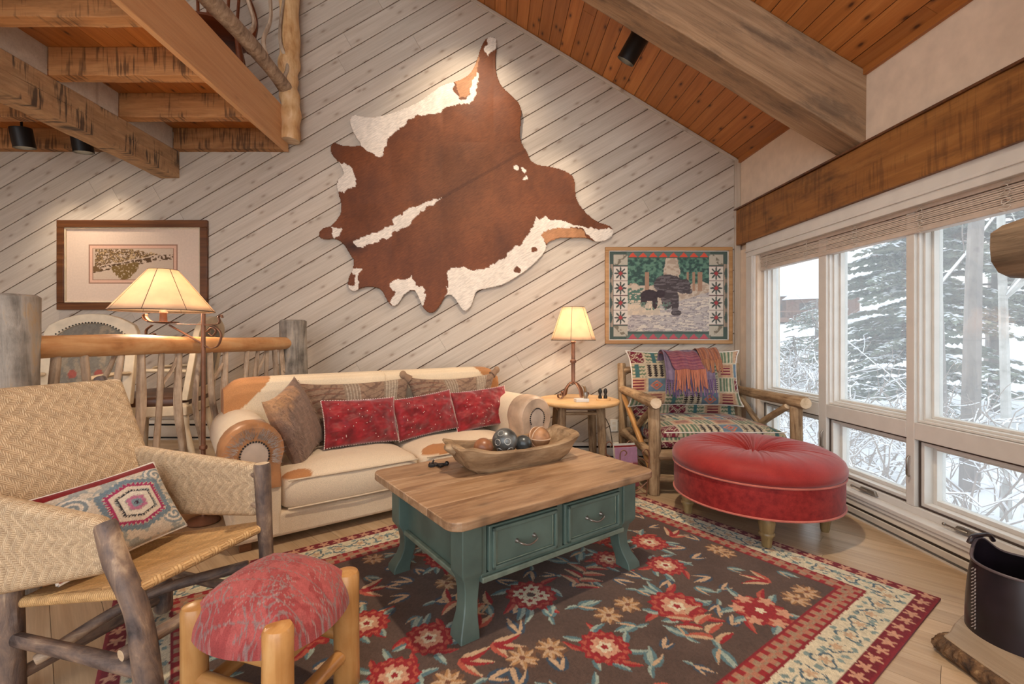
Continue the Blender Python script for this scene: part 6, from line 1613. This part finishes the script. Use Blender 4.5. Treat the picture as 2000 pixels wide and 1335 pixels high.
def cowhide():
    st_ = 3.2
    gx = np.arange(50, 1340, st_); gy = np.arange(70, 1282, st_); GX, GY = np.meshgrid(gx, gy, indexing='ij')
    jx = (fbm(GX/14, GY/14, 3, 3) - .5)*9; jy = (fbm(GX/14 + 50, GY/14, 4, 3) - .5)*9
    hp = [tuple(p) for p in bez([(a, b, 0) for a, b in HP] + [(HP[0][0], HP[0][1], 0)], 4)[:, :2]]
    ins = inpoly(GX + jx*.25, GY + jy*.25, hp)
    jx2 = (fbm(GX/22, GY/22, 13, 4) - .5)*52; jy2 = (fbm(GX/22 + 50, GY/22, 14, 4) - .5)*52
    c = lambda *q: srgb(q)
    n1 = fbm(GX/120, GY/120, 5); n2 = fbm(GX/25, GY/60, 6)
    d0 = np.hypot((GX - 640)/420, (GY - 700)/420)
    C = c(112, 68, 40)*(1 - np.clip(d0, 0, 1))[..., None] + c(106, 56, 25)*np.clip(d0, 0, 1)[..., None]
    C = C*(0.45 + .75*n1 + .35*n2)[..., None]
    # spine stripe and dark neck
    sp = np.abs((GY - 570) + (GX - 950)*.5633)/1.15; C = np.where(((sp < 5 + 4*n2) & (GX > 590) & (GX < 955))[..., None], C*.72, C)
    dk = np.clip(1 - np.hypot((GX - 205)/70, (GY - 985)/45), 0, 1)[..., None]; C = C*(1 - .8*dk)
    tanr = inpoly(GX + jx2*.4, GY + jy2*.4, [(640,275),(700,240),(745,165),(735,240),(718,290),(690,345),(660,340)]) | inpoly(GX + jx2*.4, GY + jy2*.4, [(1010,935),(1040,915),(1090,905),(1150,908),(1200,915),(1215,955),(1110,955),(1045,975)])
    C = np.where(tanr[..., None], c(176, 124, 84)*(0.7 + .5*n2)[..., None], C)
    wm = np.zeros(GX.shape, bool)
    for i, w_ in enumerate(WH): wm |= inpoly(GX + jx2*.55, GY + jy2*.55, w_)
    for cx, cy, r in ((910, 645, 10), (938, 655, 8), (945, 690, 9)): wm |= np.hypot(GX + jx2*.5 - cx, (GY + jy2*.5 - cy)*.8) < r
    for cx, cy, r in ((985, 998, 13), (912, 1085, 15)): wm &= ~(np.hypot(GX + jx2*.4 - cx, GY + jy2*.4 - cy) < r)
    C = np.where(wm[..., None], c(226, 214, 200)*(0.86 + .22*n2)[..., None], C)
    k = PX/2.225
    X = wx(600 + GX/2.225); Z = wz(40 + GY/2.225)
    Y = D - .022 - .012*np.abs(np.sin(GX/70 + 1)*np.sin(GY/85)) - .010*n1
    P = np.stack([X - .0, Y, Z], -1)
    m = ins[:-1, :-1] & ins[1:, :-1] & ins[:-1, 1:] & ins[1:, 1:]
    cxy = np.array([wx(600 + 640/2.225), D, wz(40 + 680/2.225)])
    ang = -math.atan(.5633)
    Rm = np.array(Matrix.Rotation(-ang, 3, 'Y'))   # local x follows the spine so that hair runs along it
    Pl = (P - cxy) @ np.array(Matrix.Rotation(ang, 3, 'Y')).T.T
    g = G(); g.grid((P - cxy) @ np.array(Matrix.Rotation(ang, 3, 'Y')), col=C, mask=m)
    # drop loose vertices
    v = g.v[0]; used = np.zeros(len(v), bool); fa = np.array(g.f); used[fa.ravel()] = True; mp = np.cumsum(used) - 1
    g.v = [v[used]]; g.c = [g.c[0][used]]; g.w = [g.w[0][used]]; g.f = [list(q) for q in mp[fa]]; g.n = int(used.sum())
    o = g.build('cowhide', M['hide'], ang=180, label='large brown and white cowhide pinned to the plank wall', cat='cowhide')
    o.location = cxy; o.rotation_euler = (0, ang, 0)
    s = o.modifiers.new('thick', 'SOLIDIFY'); s.thickness = .006; s.offset = 0
    return o
cowhide()
# ------------------------------------------------------------------ raised blind
bl = E('window_blind', 'beige slatted blind drawn up to the top of the windows', 'blind', (0, 0, 0))
Y0b, Y1b = 1.88, 4.045
g = G(); g.box(2.338, 2.395, Y0b, Y1b, 1.838, 1.868); g.build('head_rail', M['blind'], bl, bevel=.003)
slm = None
for q in range(9):
    z = 1.751 + q*.0102
    if slm is None:
        g = G(); P = []
        for x, zz in ((2.340, 0), (2.353, .0035), (2.367, .0045), (2.381, .0035), (2.394, 0)): P.append([(x, Y0b, zz), (x, Y1b, zz)])
        P = np.array(P); Q = P.copy(); Q[..., 2] -= .0080
        g.grid(P); g.grid(Q[::-1]); g.grid(np.stack([P[0], Q[0]])); g.grid(np.stack([Q[-1], P[-1]]))
        o = g.build('slat', M['blind'], bl); slm = o.data
    else:
        o = bpy.data.objects.new('slat', slm); COL.objects.link(o); o.parent = bl
    o.location = (rr.uniform(-.002, .002), 0, z)
g = G(); g.box(2.336, 2.398, Y0b, Y1b, 1.718, 1.742); g.build('bottom_rail', M['blind'], bl, bevel=.004)
for y in (2.10, 2.52, 2.98, 3.45, 3.95):
    pts = []; rg = np.random.RandomState(int(y*100))
    for q in range(26): pts.append((2.331 + rg.uniform(-.006, .002), y + .022*math.sin(q*1.9) + rg.uniform(-.006, .006), 1.865 - q*.0058 + .008*math.sin(q*2.7)))
    g = G(); g.tube(bez(pts, 3), .0016, 5); g.build('lift_cord', M['cord'], bl)

# ------------------------------------------------------------------ mantel log, hearth slab, leather bucket
o = log('mantel_log', [(1.755, 1.56, 1.432), (1.765, .9, 1.435), (1.775, .0, 1.43)], [.098, .106, .108], [wood('mantel_wood', (96, 80, 62), (132, 112, 90), (160, 140, 116), axis=2, along=2.4, across=18, knot=.7, var=0, bmp=.7, stain=.5), M['endcut']], None, n=13, noise=.13, seed=8, dome=1.2, seg=10, ang=35)
tag(o, 'weathered log mantel jutting in at the right edge', 'mantel')
hpoly = [(1.625, 1.60), (1.632, 1.675), (1.68, 1.70), (1.74, 1.745), (1.83, 1.80), (1.95, 1.835), (2.26, 1.84), (2.26, .1), (1.60, .1), (1.64, .5), (1.615, .9), (1.64, 1.2), (1.618, 1.4)]
he = E('hearth_slab', 'thick live-edge wooden hearth slab on the floor at the right', 'hearth', (1.63, 1.0, 0))
hp2 = [(a - 1.63, b - 1.0) for a, b in hpoly]
g = G(); g.prism(hp2, .0, .062); g.build('slab', wood('slab_wood', (132, 112, 90), (158, 138, 114), (176, 156, 132), axis=1, along=1.4, across=16, knot=.4, var=0, bmp=.3), he, bevel=.006)
rg = np.random.RandomState(3)
pe = [(a - .0, b) for a, b in [(1.60, .1), (1.64, .5), (1.615, .9), (1.64, 1.2), (1.618, 1.4), (1.625, 1.60), (1.632, 1.675), (1.68, 1.70)]]
pp = bez([(a - 1.63, b - 1.0, 0) for a, b in pe], 16)[:, :2]
nr = np.gradient(pp, axis=0); nr = np.stack([-nr[:, 1], nr[:, 0]], 1); nr /= np.linalg.norm(nr, axis=1)[:, None]
P = []
for t in np.linspace(0, 1, 7):
    bulge = .022*math.sin(PI*t) + .012*(1 - t); z = .002 + .056*t
    no = (fbm(np.arange(len(pp))*.6, np.full(len(pp), t*5), 4) - .5)*.03
    P.append(np.column_stack([pp + nr*(bulge + no*math.sin(PI*t) + .001)[:, None] if np.ndim(bulge + no) else pp, np.full(len(pp), z)]))
P.append(np.column_stack([pp - nr*.004, np.full(len(pp), .058)]))
g = G(); g.grid(np.array(P)); g.build('bark_edge', bark('hearth_bark', [(36, 25, 17), (74, 52, 32), (112, 82, 52), (168, 140, 102)], along=22, across=22, bmp=1.0, mott=30), he, smooth=False)
# leather bucket
bk = E('leather_bucket', 'black stitched leather log bucket standing on the hearth slab', 'bucket', (1.905, 1.655, .062))
n = 72; th_ = np.linspace(0, 2*PI, n, endpoint=False)
tab = np.exp(-((np.angle(np.exp(1j*(th_ - 1.75))))/.42)**2)*.055 + np.exp(-((np.angle(np.exp(1j*(th_ - 1.75 - PI))))/.42)**2)*.055
R = []
for t in np.linspace(0, 1, 10):
    r = .152 - .020*t + .006*math.sin(t*3); R.append(np.stack([r*np.cos(th_), r*np.sin(th_), (.25 + tab)*t], 1))
for t in np.linspace(1, .03, 8):
    r = .146 - .020*t + .006*math.sin(t*3); R.append(np.stack([r*np.cos(th_), r*np.sin(th_), (.25 + tab)*t], 1))
R.append(np.stack([.01*np.cos(th_), .01*np.sin(th_), np.full(n, .008)], 1))
g = G(); g.grid(np.array(R), wv=True); g.build('shell', M['black_leather'], bk, ang=60)
g = G(); g.tube(list(np.array(R)[9] + (0, 0, .001)) + [np.array(R)[9][0] + (0, 0, .001)], .005, 8, caps=False); g.build('rim', paint('leather_rim', (88, 76, 78), .4), bk)
g = G(); a = 2.95
for q in range(18):
    z = .02 + q*.0125
    for s in (-.045, .045): g.tube([(.157*math.cos(a + s) - z*.0, .157*math.sin(a + s), z), (.152*math.cos(a + s*.55), .152*math.sin(a + s*.55), z + .006)], .0018, 4)
g.build('stitching', paint('thread', (150, 136, 128), .7), bk)
g = G(); g.lathe([(.0, .0), (.150, .0), (.150, .006), (.0, .006)], 40, cap=False); g.build('bottom', M['black_leather'], bk)
for s in (0, PI):
    aa = 1.75 + s; c_ = np.array([.128*math.cos(aa), .128*math.sin(aa), .292]); d = np.array([-math.sin(aa), math.cos(aa), 0])
    g = G(); g.tube(bez([c_ - d*.06, c_ - d*.04 + (0, 0, .022), c_ + (0, 0, .026), c_ + d*.04 + (0, 0, .022), c_ + d*.06], 6), .008, 8); g.build('handle', M['black_leather'], bk)

# ------------------------------------------------------------------ outside: snow, trees, house
def gz(x, y):
    d = np.hypot(x - 2, y*0 + (y - 3)*.6)
    return -1.0 + .10*np.clip(x - 3, 0, 60)*1.0 + .035*np.clip(y - 6, 0, 80) + .5*(fbm(x*.25, y*.25, 3) - .5)
gx = np.linspace(2.6, 75, 90); gy = np.linspace(-6, 90, 110); GX, GY = np.meshgrid(gx, gy, indexing='ij')
g = G(); g.grid(np.stack([GX, GY, gz(GX, GY)], -1)); tag(g.build('snow_ground', M['snow']), 'snow covered hillside outside the windows', 'snow', kind='structure')
def gz1(x, y): return float(gz(np.array([x]), np.array([y]))[0])

def conifer(x, y, h, r, label, seed, nbr=70, snow=.5, trunk_r=.14, z_low=.08, sprays=34, needle='needle'):
    rg = np.random.RandomState(seed); z0 = gz1(x, y); e = E('spruce_tree', label, 'tree', (x, y, z0), group='snowy trees outside')
    g = G(); g.tube(bez([(0, 0, -.1), (rg.normal(0, .05), 0, h*.4), (0, rg.normal(0, .05), h)], 6), np.linspace(trunk_r, .02, 13), 10, noise=.06, seed=seed); g.build('trunk', M['trunk'], e)
    F = G(); S = G(); B = G(); fv_, ff = [], []; sv, sf = [], []
    for b in range(nbr):
        t = z_low + (1 - z_low)*(b/nbr)**.9; a = rg.rand()*2*PI; ln = r*(1 - t)**.75*rg.uniform(.7, 1.1) + .15
        base = np.array([0, 0, t*h]); d = np.array([math.cos(a), math.sin(a), 0]); side = np.array([-math.sin(a), math.cos(a), 0])
        pts = [base + d*ln*s + np.array([0, 0, -.22*ln*s*s + .06*ln*s]) for s in np.linspace(0, 1, 6)]
        B.tube(pts, np.linspace(.022, .006, 6), 4, caps=False)
        for q in range(sprays):
            s = rg.uniform(.12, 1.0); p = base + d*ln*s + np.array([0, 0, -.22*ln*s*s + .06*ln*s]); sg = rg.choice([-1, 1]); l2 = rg.uniform(.09, .22)*(1.15 - .5*s)*min(1.0, ln)
            dr = (side*sg*rg.uniform(.4, 1.0) + d*rg.uniform(.3, .9)); dr /= np.linalg.norm(dr); dr = dr + np.array([0, 0, rg.uniform(-.45, .05)]); w = np.cross(dr, (0, 0, 1)); w = w/np.linalg.norm(w)*l2*rg.uniform(.2, .34)
            n0 = len(fv_); m_ = p + dr*l2*.45
            fv_ += [p, m_ + w + (0, 0, -.01), p + dr*l2, m_ - w + (0, 0, -.01), m_ + (0, 0, l2*.2), m_ - (0, 0, l2*.34)]; ff += [(n0, n0+1, n0+2), (n0, n0+2, n0+3), (n0, n0+4, n0+2), (n0, n0+2, n0+5)]
            if rg.rand() < snow*.42:
                c0 = p + dr*l2*rg.uniform(.3, .7) + np.array([0, 0, .02]); R_ = l2*rg.uniform(.16, .36); n0 = len(sv)
                rg_ = [c0 + R_*(math.cos(k)*dr*1.3*rg.uniform(.8, 1.2) + math.sin(k)*w/np.linalg.norm(w)*rg.uniform(.6, 1)) for k in np.linspace(0, 2*PI, 6, endpoint=False)]
                sv += [c0 + np.array([0, 0, R_*.5])] + rg_; sf += [(n0, n0 + 1 + k, n0 + 1 + (k + 1) % 6) for k in range(6)]
    F.add(fv_, ff); tag(F.build('foliage', M[needle], e, smooth=False), kind='stuff')
    B.build('branches', M['trunk'], e)
    if sf: S.add(sv, sf); tag(S.build('snow_caps', M['snow'], e, smooth=True, ang=180), kind='stuff')
    return e
conifer(7.6, 8.3, 8.5, 1.65, 'dense snow-dusted spruce filling the middle window bay', 3, nbr=280, sprays=130, trunk_r=.13, z_low=.06, snow=.7)
conifer(9.4, 8.6, 9.5, 2.1, 'tall spruce behind the thick grey trunk in the near bay', 5, nbr=220, sprays=110, trunk_r=.14, z_low=.16, snow=.7)
conifer(8.7, 13.4, 1.35, 1.6, 'low snow-laden young spruce outside the far window bay', 7, nbr=46, snow=1.6, trunk_r=.06, z_low=.02)
conifer(13.3, 19.0, 2.2, 2.0, 'snowy spruce standing below the distant house', 9, nbr=50, snow=1.2, sprays=24, trunk_r=.1)
conifer(14.0, 13.0, 9.5, 3.0, 'pale spruce farther back behind the near window bay', 11, nbr=70, snow=.8, sprays=28)
conifer(20.0, 22.0, 11.0, 3.2, 'distant snowy spruce behind the middle bay', 13, nbr=60, snow=.9, sprays=22)

def branchy(name, x, y, h, label, seed, mat, trunk_r, lean=(0, 0), depth=3, spread=.6, nb=7, snowy=True, cat='tree', low=.25, leaves=0, grp='bare trees outside'):
    rg = np.random.RandomState(seed); z0 = gz1(x, y); e = E(name, label, cat, (x, y, z0), group=grp)
    T = G(); S = G(); LV = G()
    def grow(p, d, ln, r, lv):
        n = 5; pts = [np.array(p)]; dd = np.array(d, float)
        for i in range(n):
            dd = dd + rg.normal(0, .014 if lv == 0 else .16, 3) + np.array([0, 0, .05]); dd /= np.linalg.norm(dd); pts.append(pts[-1] + dd*ln/n)
        rad = np.linspace(r, r*.45, n + 1); T.tube(pts, rad, 7 if lv == 0 else 4, caps=False)
        if snowy and lv > 0 and abs(dd[2]) < .85: S.tube([q + np.array([0, 0, r*.7]) for q in pts], rad*.85 + .003, 4, caps=False)
        if leaves and lv == depth - 1 and rg.rand() < leaves:
            for q in range(5):
                c0 = pts[-1] + rg.normal(0, .05, 3); LV.add([c0, c0 + rg.normal(0, .035, 3), c0 + rg.normal(0, .035, 3)], [(0, 1, 2)])
        if lv < depth:
            for k in range(nb if lv == 0 else 3):
                i = rg.randint(1, n + 1) if lv else max(1, min(n, int(n*(low + (1 - low)*rg.rand()) + .5)))
                a = rg.rand()*6.28; dn = np.array([math.cos(a), math.sin(a), rg.uniform(.1, .7)])*spread + dd*.6; dn /= np.linalg.norm(dn)
                grow(pts[i], dn, ln*rg.uniform(.35, .55), rad[i]*.5, lv + 1)
    grow((0, 0, -.1), (lean[0], lean[1], 1), h, trunk_r, 0)
    T.build('branches', mat, e)
    if snowy and S.n: tag(S.build('snow_on_branches', M['snow'], e), kind='stuff')
    if LV.n: tag(LV.build('dry_leaves', M['leafcl'], e, smooth=False), kind='stuff')
    return e
branchy('aspen_tree', 5.4, 4.86, 6.0, 'slender white aspen outside the near window bay', 21, M['aspen'], .047, lean=(.0, .0), nb=9, depth=2, low=.3)
branchy('aspen_tree', 6.6, 6.75, 6.5, 'grey leaning trunk to the left of the thick one', 24, M['trunk'], .065, lean=(-.03, .04), nb=8, depth=2, low=.35)
branchy('aspen_tree', 5.9, 5.72, 7.0, 'thick grey trunk outside the near window bay', 22, M['trunk'], .10, lean=(0, .0), nb=10, depth=3, low=.25, leaves=.5)
for i, (x, y, h, lb) in enumerate([(4.6, 7.1, 1.9, 'snowy bare shrub outside the far window bay'), (5.6, 8.3, 2.1, 'thin twiggy shrub behind the far window bay'), (4.5, 5.5, 1.7, 'snow-crusted tangled shrub below the middle bay'), (5.2, 6.4, 1.9, 'bushy bare shrub behind the middle bay'), (4.2, 4.2, 1.5, 'snow-covered tangle of twigs below the near bay'), (5.0, 4.4, 1.6, 'second twiggy shrub below the near bay'), (7.0, 10.4, 2.2, 'tall reedy shrub in front of the young spruce'), (4.4, 6.3, 1.5, 'low bare shrub between the far and middle bays')]):
    e = E('bare_shrub', lb, 'shrub', (x, y, gz1(x, y)), group='bare shrubs outside'); rg = np.random.RandomState(60 + i); T = G(); S = G()
    def tw(p, d, ln, r, lv):
        n = 4; pts = [np.array(p, float)]; dd = np.array(d, float)
        for k in range(n): dd = dd + rg.normal(0, .25, 3); dd /= np.linalg.norm(dd); pts.append(pts[-1] + dd*ln/n)
        T.tube(pts, np.linspace(r, r*.5, n + 1), 3, caps=False)
        if abs(dd[2]) < .8 and rg.rand() < .7: S.tube([q + (0, 0, r*.8) for q in pts], np.linspace(r, r*.7, n + 1) + .002, 3, caps=False)
        if lv < 2:
            for k in range(4): tw(pts[rg.randint(1, n + 1)], dd + rg.normal(0, .7, 3), ln*rg.uniform(.45, .7), r*.6, lv + 1)
    for s in range(9): 
        a = rg.rand()*6.28; q = rg.uniform(.05, .45); tw((q*math.cos(a), q*math.sin(a), -.05), (math.cos(a)*.5, math.sin(a)*.5, 1), h*rg.uniform(.5, .8), .014, 0)
    T.build('twigs', M['twig'], e); tag(S.build('snow_on_twigs', M['snow'], e), kind='stuff')

# distant house
hx, hy = 27.0, 41.0; hz = 2.5
ho = E('mountain_house', 'distant brown timber house with snowy roofs on the hillside', 'house', (hx, hy, hz), -.55)
g = G(); g.box(-4, 4, -3, 3, -3.0, 2.2); g.box(-4.2, 1.0, -4.2, -3, -3.0, -.2); g.build('wall', M['cabin'], ho)
def roof(x0, x1, y0, y1, z0, z1, nm):
    g = G(); ym = (y0 + y1)/2
    g.add([(x0, y0, z0), (x1, y0, z0), (x1, ym, z1), (x0, ym, z1), (x0, y1, z0), (x1, y1, z0), (x0, y0, z0 - .25), (x1, y0, z0 - .25), (x1, y1, z0 - .25), (x0, y1, z0 - .25)], [(0, 1, 2, 3), (3, 2, 5, 4), (0, 6, 7, 1), (4, 5, 8, 9), (0, 3, 4, 9, 6), (1, 7, 8, 5, 2), (6, 9, 8, 7)])
    g.build(nm, M['snow'], ho, smooth=False)
roof(-4.8, 4.8, -3.8, 3.8, 2.2, 4.2, 'snow_roof')
g = G(); g.add([(-1.2, -4.4, 1.6), (2.8, -4.4, 1.6), (.8, -4.4, 3.2), (-1.2, 0, 1.6), (2.8, 0, 1.6), (.8, 0, 3.2)], [(0, 1, 2), (0, 2, 5, 3), (1, 4, 5, 2), (3, 5, 4), (0, 3, 4, 1)]); g.build('gable_roof', M['snow'], ho, smooth=False)
g = G(); g.box(-.9, 2.5, -4.0, -3, -1.0, 1.6); g.build('gable_wall', M['cabin'], ho)
for x in (-3.0, -2.0, 0.0, 1.4):
    g = G(); g.box(x, x + .8, -4.08 if x > -1.5 else -3.06, -3.0, .1, 1.3); w_ = g.build('window', M['gasket'], ho, smooth=False)
g = G(); g.box(-4.3, 3.0, -5.0, -4.9, -.1, .1); g.box(-4.3, 3.0, -5.0, -4.9, .55, .65)
for q in range(16): g.box(-4.25 + q*.47, -4.20 + q*.47, -4.98, -4.92, 0, .6)
g.box(-4.3, 3.0, -5.0, -3.0, -.25, -.1); g.build('balcony', M['cabin'], ho)
g = G(); g.box(2.2, 3.0, 0, .8, 3.0, 5.0); g.build('chimney', M['trunk'], ho)
